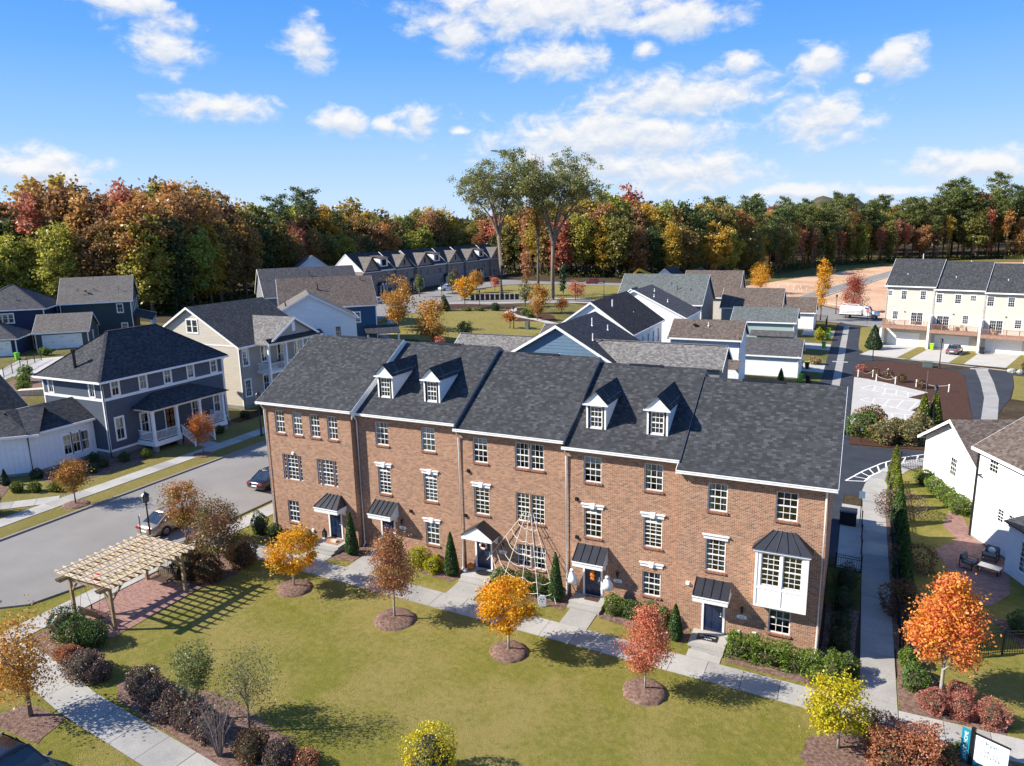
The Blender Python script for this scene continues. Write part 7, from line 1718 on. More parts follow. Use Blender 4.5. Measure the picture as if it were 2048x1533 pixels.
for k, (l, x, y, w, h, m) in enumerate((('leafy green bush at the left of the court bed', 1.9, 43.6, 3.2, 2.3, 'box'), ('rusty bush behind the green bush in the court bed', 2.6, 47.0, 3.0, 2.3, 'mixed'), ('round green bronze bush in the middle of the court bed', 3.7, 41.6, 2.7, 2.2, 'abelia'), ('round green bronze bush at the right of the court bed', 6.0, 42.2, 2.9, 2.2, 'abelia'), ('bronze bush behind the white garage roof', 6.9, 45.0, 2.4, 2.4, 'abelia'), ('bronze bush between the middle and right court bushes', 5.0, 44.5, 2.0, 1.8, 'abelia'))):
    shrub('bronze_bush', l, x, y, w, h, LM[m], 1900, 0.10, 'bushes in the court bed', k+200)
shrub('arborvitae', 'left of the two bright arborvitae by the court lamp', 7.6, 50.9, 1.6, 3.2, LM['thujay'], 1800, 0.10, 'bright arborvitae by the court lamp', 207, 'cone'); shrub('arborvitae', 'right of the two bright arborvitae by the court lamp', 8.75, 51.6, 1.6, 3.3, LM['thujay'], 1800, 0.10, 'bright arborvitae by the court lamp', 208, 'cone')
shrub('conical_evergreen', 'tall cone evergreen on the island lawn by the cream townhouses', 3.2, 99.2, 3.0, 4.0, LM['dark'], 2200, 0.14, None, 209, 'cone'); shrub('conical_evergreen', 'small pale cone shrub before the white alley garage', -8.3, 66.2, 1.0, 1.7, LM['hedge'], 700, 0.09, None, 210, 'cone')
for k, (l, x, y) in enumerate((('rose bush at the left end of the rope fence', 1.4, 78.0), ('second rose bush behind the rope fence', 3.2, 76.0), ('third rose bush behind the rope fence', 4.9, 74.6), ('fourth rose bush behind the rope fence', 6.4, 72.6), ('rose bush at the right end of the rope fence', 8.6, 69.6))):
    shrub('rose_bush', l, x, y, 1.3, 1.1, LM['redtwig' if k == 0 else 'mixdark'], 500, 0.09, 'rose bushes behind the rope fence', k+212, core=False)
shrub('grass_tuft', 'tan ornamental grass by the lime green bins', -4.9, 80.8, 1.6, 1.1, LM['grass'], 700, 0.14, None, 218); shrub('rust_shrub', 'red brown shrub in the driveway bed of the cream townhouse', 22.8, 84.9, 2.0, 1.8, LM['mixdark'], 900, 0.12, None, 219)
for k, (l, x, y, w, h, m) in enumerate((('yellow green shrub by the far alley fence', -5.4, 112.0, 1.8, 1.8, 'thujay'), ('orange yellow shrub among the alley bins', -5.6, 105, 1.8, 2.2, 'yellow'))): shrub('alley_shrub', l, x, y, w, h, LM[m], 700, 0.12, 'shrubs on the alley', k+221)
# park trees and shrubs
for k, (l, x, y, h, w, m, n, b, pf) in enumerate((
    ('big golden tree at the left of the park lawn', -78.8, 79.2, 9.9, 5.4, 'honey', 2600, 0.18, egg), ('golden green tree in the middle of the park lawn before the roofs', -65.2, 69.6, 7.6, 5.6, 'honey', 2600, 0.12, None), ('small dark round tree on the park lawn', -60.1, 72.2, 3.8, 2.7, 'olive', 1200, 0.38, None), ('pale olive tree below the big golden tree', -80.5, 81.8, 6.0, 3.8, 'sparse', 1500, 0.2, None),
    ('small rusty maple by the park lamp', -60.8, 91.1, 3.3, 2.6, 'orange', 900, 0.35, None), ('orange topped maple in the mulch bed of the park', -60.6, 104.0, 3.6, 2.9, 'orangegreen', 1000, 0.3, None), ('orange maple at the right of the park bed', -59.9, 115.9, 3.4, 3.0, 'orange', 1000, 0.3, None), ('tan feathery tree before the tall oaks', -64.8, 114.5, 7.0, 4.6, 'honey', 2000, 0.12, None), ('thin tan tree left of the feathery tan tree', -72.5, 124.0, 6.5, 3.2, 'sparse', 900, 0.2, None),
    ('green and orange street tree by the black gates', -83.6, 114.0, 7.6, 3.9, 'gold2', 1800, 0.28, egg), ('amber street tree before the brick row houses', -98.0, 146.9, 6.0, 4.2, 'honey', 1500, 0.25, None), ('round red street tree at the far end of the row', -95.7, 153.7, 4.0, 3.0, 'coral', 1000, 0.3, None), ('slim street tree before the fifth row house', -106.0, 129.3, 6.0, 2.3, 'olive', 900, 0.3, None), ('slim street tree beside the white pickup', -101.6, 139.4, 6.0, 2.4, 'sparse', 900, 0.3, None),
    ('slender columnar tree beside the right tall oak', -68.5, 138.9, 10.4, 1.9, 'dark', 1500, 0.12, None), ('round scarlet orange tree on the far green', -67.5, 146.6, 4.7, 4.3, 'coral', 1500, 0.22, None), ('dark reddish tree against the row houses', -108.5, 152.0, 6.4, 3.0, 'purple', 1000, 0.3, None),
    ('orange and green tree at the end of the alley', -6.9, 133.0, 13.2, 3.6, 'gold2', 2200, 0.2, None), ('brick red tree behind the white tank truck', -0.85, 151.7, 9.2, 6.6, 'redoak', 2600, 0.12, cone), ('yellow tree at the edge of the bare earth', -25.9, 186.0, 8.2, 6.0, 'gold2', 1800, 0.2, None), ('russet young tree by the left oak trunk', -82.0, 146.0, 13.5, 3.2, 'russet', 1600, 0.2, None))):
    TREE('park_tree', l, 'tree', x, y, h, w, LM[m], n, 0.15 if h < 5 else 0.19, 'bark', b, 0.06+0.008*h, 30, 300+k, 'park and street trees beyond the row', pf, 0.4, 0.12)
for k, (l, x, y, w, h, m) in enumerate((('blue green conifer by the park street', -85.5, 107.7, 3.3, 3.6, 'dark'), ('clipped dark ball shrub on the park lawn edge', -75.4, 113.6, 1.9, 1.8, 'dark'), ('low green planting left of the ball shrub', -78.5, 111.6, 2.2, 0.9, 'olive'), ('low green planting by the park lamp', -80.9, 110.2, 2.2, 0.8, 'olive'), ('green shrub in the park bed', -63.3, 106.5, 2.0, 1.6, 'box'), ('dark shrub in the park bed', -66.0, 109.5, 1.9, 1.5, 'olive'), ('dark shrub at the park edge near the blue house', -79, 69, 3, 1.5, 'dark'), ('orange shrub before the golden green tree', -62.7, 67.6, 2.0, 1.6, 'coral'), ('low hedge at the near edge of the park lawn', -67.8, 65.2, 4.2, 1.0, 'dark'))):
    shrub('park_shrub', l, x, y, w, h, LM[m], 900, 0.11, 'shrubs around the park lawn', k+230, 'cone' if k == 0 else 'dome')

# ------------------------------------------------------------------ the woods
FL = leaf('forest_leaves', [(0.75, 0.78, 0.70), (1.1, 1.08, 1.0), (1.55, 1.42, 1.25)], True, 0.4, 0.42, 0.22, 0.3)
PN = leaf('pine_needles', [(0.75, 0.78, 0.7), (1.1, 1.1, 1.0), (1.6, 1.5, 1.2)], True, 0.35, 0.3, 0.3, 0.3)
def broad_mesh(seed, H=24.0, Wd=11.0, base=0.22, n=3400, K=75, prof=None, shell=0.35, size=0.36):
    rng = np.random.default_rng(seed)
    P, cc = clumps(rng, n, K, (Wd/2*0.82, Wd/2*0.82, H*(1-base)/2*0.93), (0, 0, H*(1+base)/2), 0.78, shell, prof, 0.75)
    m = MB(); m.tube([(0, 0, -0.5), (0.1, 0, H*base), (0.2, 0.2, H*0.6), (0, 0, H*0.92)], [0.36, 0.28, 0.2, 0.06], 6); limbs(m, (0, 0, H*base*0.8), cc[rng.choice(K, 16, False)], 0.26, rng, 4, 0.3)
    return m.mesh('trunk', M['bark'], True), leaf_mesh('crown', P, size, FL, rng, 0.3, 0.7)
def pine_mesh(seed, H=30.0, n=4200, base=0.55, Wd=9.5):
    rng = np.random.default_rng(seed); m = MB(); m.tube([(0, 0, -0.5), (0.15, 0, H*0.5), (0, 0.1, H*0.97)], [0.34, 0.26, 0.06], 6)
    pts = []; nb = 26
    for i in range(nb):
        f = (i+0.5)/nb; z = H*(base+(0.985-base)*f); L = Wd/2*(0.45+0.75*math.sin(math.pi*min(1, 0.12+0.80*f)))*(0.45+0.65*rng.random()); a = i*2.4+rng.normal()*0.4
        e = Vector((L*math.cos(a), L*math.sin(a), z+L*0.22)); m.tube([(0, 0, z), e], [0.08, 0.025], 3, False)
        k = int(n/nb); s = rng.random(k)**0.6
        p = np.stack([e.x*s, e.y*s, z+L*0.22*s], axis=1)+rng.normal(size=(k, 3))*np.array([0.72, 0.72, 0.42]); pts.append(p)
    return m.mesh('trunk', M['barkpine'], True), leaf_mesh('crown', np.concatenate(pts), 0.32, PN, rng, 0.5, 0.55)
def bare_top_mesh(seed, H=26.0, n=1100):
    """tall pale stem with thin crown high up"""
    rng = np.random.default_rng(seed)
    P, cc = clumps(rng, n, 34, (2.6, 2.6, H*0.24), (0, 0, H*0.75), 0.75, 0.25, None, 0.8)
    Q, _ = clumps(rng, n//4, 20, (2.0, 2.0, H*0.3), (0, 0, H*0.35), 0.6, 0.2); P = np.concatenate([P, Q])
    m = MB(); m.tube([(0, 0, -0.5), (0.15, 0.1, H*0.4), (-0.1, 0.2, H*0.7), (0, 0, H*0.95)], [0.26, 0.20, 0.14, 0.04], 5); limbs(m, (0, 0, H*0.5), cc[:16], 0.18, rng, 3, 0.3)
    return m.mesh('trunk', M['barkpale'], True), leaf_mesh('crown', P, 0.40, FL, rng, 0.3, 0.7)
M['barkpine'] = two('orange_brown_pine_bark', (0.13, 0.08, 0.055), (0.24, 0.15, 0.10), 2, 0.95, 0.4, 10, 0.03, coords=objc)
BROAD = [broad_mesh(500+k, 24, 10+k % 3*1.6, 0.08+0.05*(k % 3), 7000, 110, (None, egg, None)[k % 3]) for k in range(7)]
PINE = [pine_mesh(520+k, 30, 4400, 0.38+0.10*(k % 3)) for k in range(3)]
THIN = [bare_top_mesh(530+k) for k in range(3)]
PAL = dict(green=((0.135, 0.165, 0.045), 'green'), olive=((0.23, 0.205, 0.05), 'olive green'), dark=((0.10, 0.13, 0.045), 'dark green'), rust=((0.33, 0.18, 0.08), 'rust brown'), red=((0.42, 0.17, 0.105), 'red'), orange=((0.43, 0.24, 0.08), 'orange'), gold=((0.44, 0.31, 0.05), 'golden yellow'), bronze=((0.29, 0.19, 0.06), 'bronze'), pine=((0.14, 0.17, 0.055), 'green'), lime=((0.33, 0.33, 0.06), 'yellow green'))
FRONT = [(-250, 20), (-205, 50), (-160, 70), (-141, 80), (-152, 108), (-160, 135), (-157, 165), (-154, 200), (-146, 226), (-118, 222), (-100, 212), (-76, 216), (-58, 228), (-42, 242), (-34, 262), (-26, 300), (-8, 345), (10, 372), (40, 396), (80, 408), (125, 412), (190, 415)]
ZONE = [(-160, 'behind the far left houses'), (-141, 'between the garage roofs and the beige house'), (-153, 'behind the white house'), (-140, 'behind the grey brick row'), (-60, 'behind the red car'), (-20, 'behind the tan roofs'), (30, 'beyond the bare earth'), (999, 'behind the cream townhouses')]
def forest():
    r = random.Random(21); P = [Vector(p) for p in FRONT]; seg = [(P[i+1]-P[i]).length for i in range(len(P)-1)]; tot = sum(seg)
    used = {}
    def at(s):
        for i, L in enumerate(seg):
            if s <= L or i == len(seg)-1:
                d = (P[i+1]-P[i])/L; return P[i]+d*s, Vector((-d.y, d.x)), i
            s -= L
    count = 0
    for row, (off, step) in enumerate(((0, 6.2), (6.5, 6.6), (14, 8.0), (23, 10.5))):
        s = r.uniform(0, step)
        while s < tot:
            p, nrm, i = at(s); p = p+nrm*(off+r.uniform(-2.2, 2.2)); s += step*r.uniform(0.75, 1.3)
            # row 0 carries lower edge trees
            zone = ('behind the far left houses', 'behind the far left houses', 'behind the far left houses', 'between the green house and the beige roof', 'between the green house and the beige roof', 'above the grey roofed house', 'above the grey brick row', 'above the grey brick row', 'above the grey brick row', 'left of the tall oaks', 'behind the tall oaks', 'behind the red car', 'behind the yellow digger', 'above the grey green roof', 'above the tan roofed house', 'beyond the meadow', 'beyond the bare earth', 'beyond the bare earth', 'behind the cream townhouses', 'behind the cream townhouses', 'behind the cream townhouses', 'behind the cream townhouses')[min(i, 21)]
            right = i >= 14; left = i <= 4
            u = r.random()
            if right: kind = 'pine' if u < (0.25 if row == 0 else 0.72) else ('thin' if u < 0.85 else 'broad')
            elif left: kind = 'broad' if u < 0.86 else ('pine' if u < 0.89 else 'thin')
            else: kind = 'broad' if u < 0.90 else 'pine'
            if right and row == 0: kind = 'thin' if u < 0.62 else ('pine' if u < 0.80 else 'broad')
            if kind == 'pine': c = r.choice(['pine', 'pine', 'dark', 'green'])
            elif kind == 'thin': c = r.choice(['red', 'rust', 'orange', 'red', 'gold', 'bronze'])
            elif left: c = r.choice(['olive', 'orange', 'rust', 'rust', 'bronze', 'green', 'olive', 'gold', 'rust', 'orange', 'red'] if row else ['olive', 'gold', 'bronze', 'olive', 'dark', 'rust', 'lime'])
            else: c = r.choice(['olive', 'olive', 'bronze', 'rust', 'gold', 'gold', 'green', 'dark', 'orange', 'red', 'lime'])
            tr, cr = r.choice({'broad': BROAD, 'pine': PINE, 'thin': THIN}[kind])
            H = {'broad': 24, 'pine': 30, 'thin': 26}[kind]
            want = (19, 24, 26, 28)[row]*r.uniform(0.88, 1.14)+(2.5 if left else 0)+(3 if i in (9, 10) else 0)
            if right: want *= (0.92 if i < 16 else 1.02) if i < 18 else 1.2
            if kind == 'pine': want *= 1.12
            if i in (6, 7, 8): want *= 0.97
            k = want/H
            word = {'broad': 'woodland tree', 'pine': 'pine tree', 'thin': 'bare stemmed tree'}[kind]
            lab = '%s %s in the woods %s' % (PAL[c][1], word, zone)
            lab = ('tall ' if want > 26 else 'lower ' if want < 19 else '') + lab
            nm = {'broad': 'woodland_tree', 'pine': 'pine_tree', 'thin': 'bare_stemmed_tree'}[kind]
            t = thing(nm, lab, 'tree', (p.x, p.y, gz(p.x)), r.uniform(0, 6.28), lab)
            t.scale = (k*r.uniform(0.85, 1.2), k*r.uniform(0.85, 1.2), k)
            link('trunk', tr, t); o = link('crown', cr, t); q = PAL[c][0]; v = r.uniform(0.85, 1.25); o.color = (q[0]*v*r.uniform(0.9, 1.1), q[1]*v, q[2]*v, 1)
            count += 1
    return count
NFOREST = forest()
def edge_bushes():
    """undergrowth along the wood edge, one continuous mass"""
    rng = np.random.default_rng(4); pts = []
    P = [Vector(p) for p in FRONT]
    for i in range(len(P)-1):
        L = (P[i+1]-P[i]).length; d = (P[i+1]-P[i])/L; n = Vector((-d.y, d.x)); k = int(L*1.1)
        for j in range(k):
            q = P[i]+d*L*rng.random()+n*(rng.random()*14-4.0); w = 1.6+2.6*rng.random(); h = 1.5+4.5*rng.random()
            c = rng.normal(size=(60, 3))*np.array([w*0.45, w*0.45, h*0.33]); c[:, 2] = np.abs(c[:, 2]); pts.append(c+np.array([q.x, q.y, gz(q.x)]))
    me = leaf_mesh('undergrowth', np.concatenate(pts), 0.34, leaf('undergrowth_leaves', [(0.03, 0.045, 0.012), (0.075, 0.09, 0.022), (0.15, 0.14, 0.03), (0.20, 0.13, 0.035)], clump=0.7, seedscale=0.12), rng, 0.4)
    tag(link('undergrowth', me), 'mixed green and tan undergrowth along the edge of the woods', None, None, 'stuff')
    # the wood goes on behind as one mass
    pts = []
    for i in range(len(P)-1):
        L = (P[i+1]-P[i]).length; d = (P[i+1]-P[i])/L; n = Vector((-d.y, d.x)); k = max(2, int(L*0.35))
        for j in range(k):
            q = P[i]+d*L*rng.random()+n*(32+rng.random()*60); h = 20+8*rng.random()
            c = unit(rng, 160)*(0.6+0.4*rng.random(160))[:, None]*np.array([5.5, 5.5, 8]); pts.append(c+np.array([q.x, q.y, gz(q.x)+h-7]))
    me = leaf_mesh('woodland', np.concatenate(pts), 1.15, leaf('woodland_leaves', [(0.05, 0.07, 0.022), (0.11, 0.11, 0.03), (0.16, 0.10, 0.035), (0.24, 0.12, 0.04)], clump=0.8, seedscale=0.06), rng, 0.4)
    tag(link('woodland', me), 'mixed autumn woodland running on behind the front trees', None, None, 'stuff')
    # far wooded plain under the hills
    pts = []
    for j in range(2600):
        a = rng.uniform(-62, 26); dd = 480+1900*rng.random()**1.3; x, y = dd*math.sin(R(a)), dd*math.cos(R(a))-36
        c = unit(rng, 26)*np.array([9, 9, 6]); pts.append(c+np.array([x, y, gz(x)+12+5*rng.random()]))
    me = leaf_mesh('far_woodland', np.concatenate(pts), 4.0, leaf('far_woodland_leaves', [(0.05, 0.07, 0.025), (0.10, 0.11, 0.03), (0.17, 0.12, 0.04)], clump=0.8, seedscale=0.02), rng, 0.7)
    tag(link('far_woodland', me), 'distant wooded plain below the hills', None, None, 'stuff')
edge_bushes()
def oak(label, x, y, H, Wd, fork, seed, lean=0.0):
    rng = np.random.default_rng(seed); t = thing('oak_tree', label, 'tree', (x, y, gz(x)), 0, 'tall oaks of the park')
    m = MB(); m.tube([(0, 0, -0.4), (0, 0, 0.8), (0.05, 0, fork*0.5), (lean*0.3, 0, fork)], [0.85, 0.56, 0.48, 0.42], 9)
    tips = []
    nb = 9
    for i in range(nb):
        a = i*2.399+rng.normal()*0.3; out = Wd/2*(0.30+0.62*rng.random()); zt = fork+(H-fork)*(0.45+0.5*rng.random())
        if i < 3: out = Wd/2*0.9; zt = fork+(H-fork)*(0.42+0.15*i)
        q = Vector((lean+out*math.cos(a), out*math.sin(a), zt)); st = Vector((lean*0.3, 0, fork*(0.86+0.14*rng.random()))); md = st.lerp(q, 0.45)+Vector((0, 0, (H-fork)*0.10))
        m.tube([st, st.lerp(md, 0.5)+Vector((0, 0, 0.8)), md, q], [0.36, 0.27, 0.2, 0.06], 6, False); tips.append(q)
        for j in range(6):
            s = md.lerp(q, rng.random()) if j else st.lerp(md, 0.8); e = s+Vector((rng.normal()*2.6, rng.normal()*2.6, 1.5+2.6*rng.random())); m.tube([s, s.lerp(e, 0.5)+Vector((0, 0, 0.4)), e], [0.11, 0.07, 0.03], 4, False); tips.append(e)
    m.build('trunk', M['bark'], t, True)
    tips = np.array([tuple(v) for v in tips]); K = len(tips); n = 20000
    sub = tips[rng.integers(0, K, 330)]+rng.normal(size=(330, 3))*np.array([1.9, 1.9, 1.4])
    P = sub[rng.integers(0, 330, n)]+rng.normal(size=(n, 3))*np.array([0.62, 0.62, 0.42]); P[:, 2] = np.minimum(P[:, 2], H)
    link('crown', leaf_mesh('crown', P, 0.21, leaf('oak_leaves', [(0.12, 0.15, 0.05), (0.20, 0.23, 0.08), (0.31, 0.30, 0.10), (0.42, 0.34, 0.13)], clump=0.45, seedscale=0.25), rng, 0.35, 0.7), t)
oak('left tall oak with pale trunk and open green crown', -86.5, 139.4, 37.5, 22, 17.0, 41, -1.5)
oak('right tall oak with dark trunk and open green crown', -72.2, 140.7, 38.5, 23, 16.0, 42, 1.0)
TREE('oak_tree', 'slimmer tall tree with rusty crown between the two tall oaks', 'tree', -80.5, 150.5, 36, 9, LM['orangegreen'], 2600, 0.27, 'bark', 0.45, 0.32, 40, 43, 'tall oaks of the park', None, 0.3, 0.10)
# ------------------------------------------------------------------ pergola and swings
def pergola():
    t = thing('pergola', 'pale timber pergola with lattice top over the brick terrace', 'pergola', (-35.33, -11.4, gz(-35.33)))
    ox, oy, oz = -35.33, -11.4, gz(-35.33)
    px = (-36.95, -33.72); py = (-13.7, -9.2)
    for x in px:
        for y in py: MB().box(x-ox-0.075, x-ox+0.075, y-oy-0.075, y-oy+0.075, gz(x)-oz-0.05, 2.32).build('post', M['woodpost'], t)
        m = MB()
        y0, y1 = py[0]-oy-0.72, py[1]-oy+0.72
        for sx in (-0.10, 0.10):
            m = MB(); m.ext([(x-ox+sx-0.022, y0, 2.52), (x-ox+sx-0.022, y0+0.12, 2.33), (x-ox+sx-0.022, y1-0.12, 2.33), (x-ox+sx-0.022, y1, 2.52), (x-ox+sx-0.022, y1, 2.56), (x-ox+sx-0.022, y0, 2.56)], (0.044, 0, 0)); m.build('beam', M['woodpost'], t)
        for y, s in ((py[0]-oy, 1), (py[1]-oy, -1)):
            m = MB(); m.beam((x-ox, y+s*0.05, 1.62), (x-ox, y+s*0.75, 2.33), 0.09, 0.09); m.build('brace', M['woodpost'], t)
    for y in py:
        for s, x in ((1, px[0]), (-1, px[1])): m = MB(); m.beam((x-ox+s*0.05, y-oy, 1.62), (x-ox+s*0.75, y-oy, 2.30), 0.09, 0.09); m.build('brace', M['woodpost'], t)
        m = MB(); m.box(px[0]-ox+0.08, px[1]-ox-0.08, y-oy-0.04, y-oy+0.04, 2.16, 2.31); m.build('tie_beam', M['woodpost'], t)
    for k in range(12):
        y = -2.5+5.05*k/11; m = MB(); m.ext([(-2.45, y-0.03, 2.66), (-2.30, y-0.03, 2.565), (2.25, y-0.03, 2.565), (2.4, y-0.03, 2.66), (2.4, y-0.03, 2.755), (-2.45, y-0.03, 2.755)], (0, 0.042, 0)); m.build('rafter', M['wood'], t)
    for k in range(7):
        x = -2.05+4.0*k/6; m = MB(); m.box(x-0.022, x+0.022, -2.75, 2.75, 2.752, 2.80); m.build('batten', M['wood'], t)
pergola()
def swing(label, x, y, rz):
    z = gz(x); t = thing('porch_swing', label, 'swing bench', (x, y, z), rz, 'swing benches hanging in the pergola')
    L = 0.78
    for k in range(5): MB().box(-L, L, -0.30+0.125*k, -0.20+0.125*k, 0.44, 0.465).build('seat_slat', M['benchwood'], t)
    for k in range(10): m = MB(); xx = -L+0.06+(2*L-0.12)*k/9; m.beam((xx, 0.30, 0.45), (xx, 0.44, 0.95), 0.10, 0.02, (0, 1, 0)); m.build('back_slat', M['benchwood'], t)
    m = MB(); m.beam((-L, 0.44, 0.96), (L, 0.44, 0.96), 0.05, 0.06); m.build('back_rail', M['benchwood'], t)
    for s in (-1, 1):
        m = MB(); m.box(s*L-0.04, s*L+0.04, -0.32, 0.38, 0.66, 0.69); m.box(s*L-0.03, s*L+0.03, -0.30, -0.25, 0.44, 0.66); m.build('armrest', M['benchwood'], t)
        for yy in (-0.28, 0.36): m = MB(); m.tube([(s*L, yy, 0.68), (s*L*0.98, 0.03, 2.32)], 0.012, 4); m.build('chain', M['alloy'], t)
swing('dark slatted swing bench at the near end of the pergola, its back to us', -35.35, -13.55, R(180)); swing('dark slatted swing bench at the far end of the pergola beside the planter', -35.45, -9.3, 0)
t = thing('planter', 'bushy green planter behind the far swing bench', 'planter', (-35.3, -8.3, gz(-35.3)+0.03)); MB().lathe([(0.22, 0), (0.32, 0.45), (0.34, 0.5)], 12).build('pot', M['benchwood'], t)
rg = np.random.default_rng(9); link('foliage', leaf_mesh('foliage', unit(rg, 500)*np.array([0.5, 0.5, 0.42])*(0.6+0.4*rg.random(500))[:, None]+np.array([0, 0, 0.8]), 0.07, LM['dark'], rg), t)
t = thing('red_bin', 'small red bin on the grass verge behind the pergola', 'bin', (-39.0, -11.0, gz(-39)+0.02), 0.3); MB().lathe([(0.19, 0), (0.25, 0.55), (0.27, 0.56), (0.27, 0.62), (0.2, 0.66)], 10).build('bin_body', M['red'], t)
# ------------------------------------------------------------------ lamps
def lamp_post(label, x, y, h=4.4, first=None):
    if first: return copy_tree(first, (x, y, gz(x)), None, label)
    t = thing('street_lamp', label, 'street lamp', (x, y, gz(x)), 0, 'black lantern street lamps')
    m = MB(); m.lathe([(0.16, 0), (0.16, 0.12), (0.11, 0.2), (0.10, 0.7), (0.075, 0.8), (0.055, h*0.5), (0.045, h-0.85), (0.09, h-0.8), (0.05, h-0.74), (0.05, h-0.6)], 10); m.build('pole', M['black'], t, True)
    m = MB(); m.lathe([(0.11, h-0.6), (0.19, h-0.55), (0.21, h-0.22), (0.2, h-0.2)], 8); m.build('lantern', M['lampglass'], t)
    m = MB(); m.lathe([(0.27, h-0.2), (0.25, h-0.15), (0.12, h-0.02), (0.03, h+0.04), (0.015, h+0.14)], 10); m.lathe([(0.06, h-0.62), (0.20, h-0.6), (0.20, h-0.56), (0.1, h-0.55)], 8)
    for k in range(4): a = k*math.pi/2+0.4; m.beam((0.2*math.cos(a), 0.2*math.sin(a), h-0.57), (0.23*math.cos(a), 0.23*math.sin(a), h-0.18), 0.025, 0.025)
    m.build('cap', M['black'], t)
    return t
LP = lamp_post('black lantern lamp on the verge beside the gold sedan', -39.15, -7.0)
for (l, x, y) in (('black lantern lamp on the walk before the beige house', -52.2, 16.0), ('black lantern lamp on the park lawn by the clipped ball shrub', -80.1, 114.9), ('black lantern lamp next to the small rusty maple', -59.9, 90.9), ('black lantern lamp alone on the far green', -62.3, 153.2), ('black lantern lamp on the corner before the row houses', -94.4, 121.5), ('black lantern lamp right of the scarlet tree', -66.5, 142.5),
        ('black lantern lamp behind the white tank truck', -4.3, 146.7), ('black lantern lamp at the left corner of the mulch island', 3.0, 88.1), ('black lantern lamp in the mulch island before the grey sedan', 11.7, 84.4), ('black lantern lamp between the two bright arborvitae', 8.5, 50.2)): lamp_post(l, x, y, 4.4, LP)
# ------------------------------------------------------------------ signs
def stop_sign():
    t = thing('stop_sign', 'red octagonal stop sign on a thin post before the tank truck', 'stop sign', (2.2, 132.0, gz(2.2)), R(-10))
    m = MB(); m.tube([(0, 0, 0), (0, 0, 3.0)], 0.04, 6); m.build('post', M['black'], t)
    o = [(0.42*math.cos(R(22.5+45*k)), -0.06, 2.75+0.42*math.sin(R(22.5+45*k))) for k in range(8)]; m = MB(); m.ext(o, (0, 0.03, 0)); m.build('sign_plate', M['red'], t)
    m = MB(); i = [(0.39*math.cos(R(22.5+45*k)), -0.064, 2.75+0.39*math.sin(R(22.5+45*k))) for k in range(8)]; i2 = [(0.37*math.cos(R(22.5+45*k)), -0.064, 2.75+0.37*math.sin(R(22.5+45*k))) for k in range(8)]
    for k in range(8): m.poly([i[k], i[(k+1) % 8], i2[(k+1) % 8], i2[k]])
    m.build('border', M['white'], t); letters('STOP', t, (0, -0.067, 2.62), 0.34, M['white'], 'lettering')
stop_sign()
def sales_sign():
    t = thing('sales_sign', 'white sales center sign with teal model home banner at the lower right', 'sign', (6.0, -5.2, gz(5.9)), R(-25))
    MB().box(-0.07, 0.07, -0.07, 0.07, -0.1, 1.72).build('post', M['black'], t); MB().box(0.07, 1.30, -0.03, 0.03, 1.48, 1.54).build('arm', M['black'], t)
    MB().box(0.09, 1.26, -0.02, 0.02, 0.22, 1.475).build('panel', M['cloth'], t); MB().box(0.085, 1.265, -0.026, 0.026, 0.10, 0.30).build('panel_foot', M['teal'], t)
    MB().box(-0.40, -0.085, -0.02, 0.02, 0.12, 1.55).build('banner', M['teal'], t)
    letters('Ryan', t, (0.68, -0.024, 1.20), 0.24, M['ink'], 'lettering'); letters('SALES', t, (0.68, -0.024, 0.86), 0.20, M['ink'], 'lettering'); letters('CENTER', t, (0.68, -0.024, 0.66), 0.20, M['ink'], 'lettering')
    o = letters('MODEL HOME', t, (-0.17, -0.024, 0.83), 0.19, M['white'], 'lettering'); o.rotation_euler = (math.pi/2, -math.pi/2, 0)
    m = MB()
    for k in range(2): m.box(0.36, 1.0, -0.0235, -0.021, 1.08-0.05*k, 1.10-0.05*k)
    m.build('small_print', M['alloy'], t)
sales_sign()
def plain_sign(label, x, y, h, w, ph, mat, rz, post='black'):
    t = thing('street_sign', label, 'sign', (x, y, gz(x)), rz); m = MB(); m.tube([(0, 0, 0), (0, 0, h)], 0.03, 6); m.build('post', M[post], t); MB().box(-w/2, w/2, -0.045, -0.03, h-ph, h).build('sign_plate', M[mat], t)
plain_sign('white sign plate seen edge on beside the street lamp', -39.6, -7.3, 2.9, 0.5, 0.65, 'white', R(144)); plain_sign('blue sign on a post at the iron gate by the end wall', 1.78, 19.3, 2.5, 0.4, 0.55, 'clad_blue_plain', 0.0); plain_sign('tall thin sign post in the mulch island', 8.6, 62.8, 3.6, 0.05, 0.3, 'alloy', 0, 'alloy')
plain_sign('small white notice by the white pickup', -103.0, 136.5, 2.4, 0.9, 0.8, 'white', R(40)); plain_sign('short sign post in the court bed', 1.7, 40.9, 1.5, 0.25, 0.3, 'utility', 0)
# ------------------------------------------------------------------ door decorations
t = thing('doormat', 'black doormat with white lettering on the right end steps', 'doormat', (-5.3, -0.72, 0.31)); MB().box(-0.52, 0.52, -0.28, 0.28, 0, 0.02).build('mat', M['inkblack'], t); letters('Welcome', t, (0, 0.02, 0.022), 0.21, M['white'], 'lettering', (0, 0, 0)); letters('Ryan', t, (0.05, -0.2, 0.022), 0.2, M['white'], 'lettering', (0, 0, 0))
t = thing('doormat', 'dark rounded doormat below the gabled canopy', 'doormat', (-18.85, -0.05, 0.99)); m = MB(); m.lathe([(0.42, 0), (0.42, 0.02)], 16); m.v = [(a*1.25, b*0.75, c) for a, b, c in m.v]; m.build('mat', M['inkblack'], t)
t = thing('doormat', 'brown doormat at the door with ghosts', 'doormat', (-11.95, 0.1, 0.71)); MB().box(-0.4, 0.4, -0.25, 0.25, 0, 0.02).build('mat', M['benchwood'], t)
